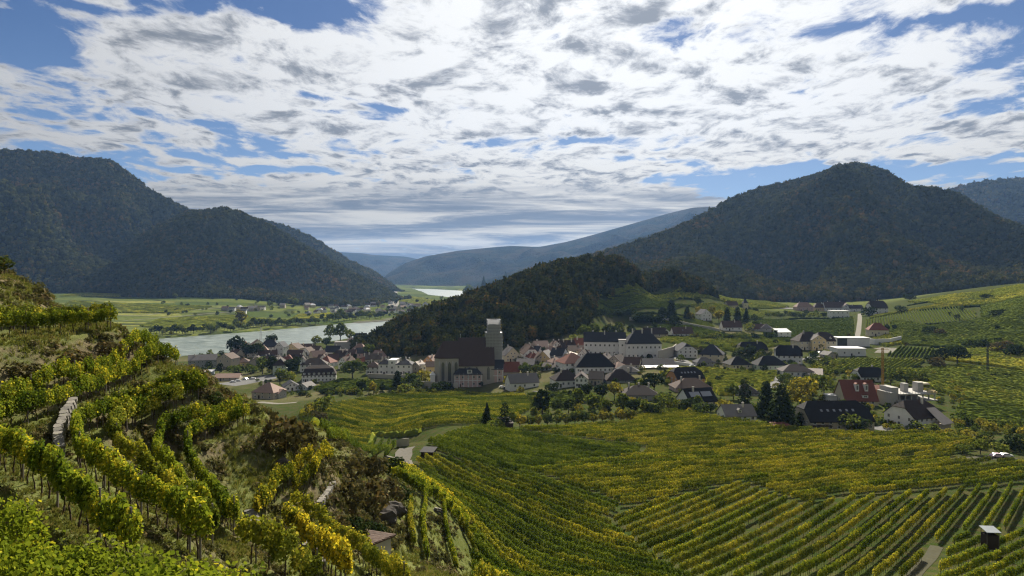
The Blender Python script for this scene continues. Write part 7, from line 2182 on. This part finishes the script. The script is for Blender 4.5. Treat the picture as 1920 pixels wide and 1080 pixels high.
for i in range(22):
    px_ = tr.uniform(270, 360) if i < 8 else tr.uniform(480, 640); py_ = 556 + tr.uniform(-3, 4) if i < 8 else 572 + tr.uniform(-4, 5)
    tree(px_, py_, tr.uniform(8, 16), 'tree at the edge of the far fields', 'round', random.choice(['leaf_green', 'leaf_dark']), 'trees at the edge of the far fields', wf=1.3, ymin=1000)
# loose trees on the crest of the hill behind the church
for i, (px_, py_, hp, kd) in enumerate([(877, 560, 28, 'round'), (907, 556, 38, 'spruce'), (926, 549, 26, 'cypress'), (948, 542, 32, 'spruce'), (1072, 505, 24, 'spruce')]):
    tree(px_, py_, hp, ['round pale tree at the left shoulder of the wood', 'dark spruce left on the crest of the wood', 'slim dark tree on the crest of the wood', 'tall dark spruce in the middle of the crest', 'pointed tree on the very top of the wood'][i], kd, 'leaf_dark' if i else 'leaf_light', ymin=600)

for n_, x0, x1, y0, y1, h0, h1, ml in [(90, 1000, 1300, 742, 782, 10, 19, ['leaf_green', 'leaf_light', 'leaf_green', 'leaf_dark', 'leaf_yellow']), (90, 1440, 1650, 705, 800, 10, 18, ['leaf_green', 'leaf_light', 'leaf_dark', 'leaf_yellow']),
                                      (60, 1650, 1830, 700, 812, 9, 15, ['leaf_green', 'leaf_light', 'leaf_yellow']), (60, 1180, 1440, 690, 760, 8, 14, ['leaf_green', 'leaf_dark', 'leaf_light']),
                                      (70, 1310, 1500, 640, 690, 7, 12, ['leaf_green', 'leaf_dark']), (50, 1180, 1420, 600, 636, 6, 10, ['leaf_green', 'leaf_dark', 'leaf_light']),
                                      (70, 480, 800, 714, 745, 7, 13, ['leaf_green', 'leaf_dark', 'leaf_light']), (60, 1780, 1940, 790, 850, 9, 16, ['leaf_green', 'leaf_light', 'leaf_yellow', 'leaf_dark']),
                                      (90, 300, 860, 560, 596, 4, 8, ['leaf_dark', 'leaf_green'])]:
    for i in range(n_):
        greenery(tr.uniform(x0, x1), tr.uniform(y0, y1), tr.uniform(h0, h1), ml[i % len(ml)], 240 if y0 > 600 else 900)
for mt_ in ('leaf_green', 'leaf_dark', 'leaf_light', 'leaf_yellow', 'leaf_rust'):
    g_ = [g for g in GREEN if g[4] == mt_]
    if not g_: continue
    tp = []
    for v in range(3): tp.append(crown_of('bush', v, mt_)[0])
    scatter('garden_greenery', [g[:3] for g in g_], [g[3] for g in g_], tp, 'small garden shrubs filling the gaps between the houses')
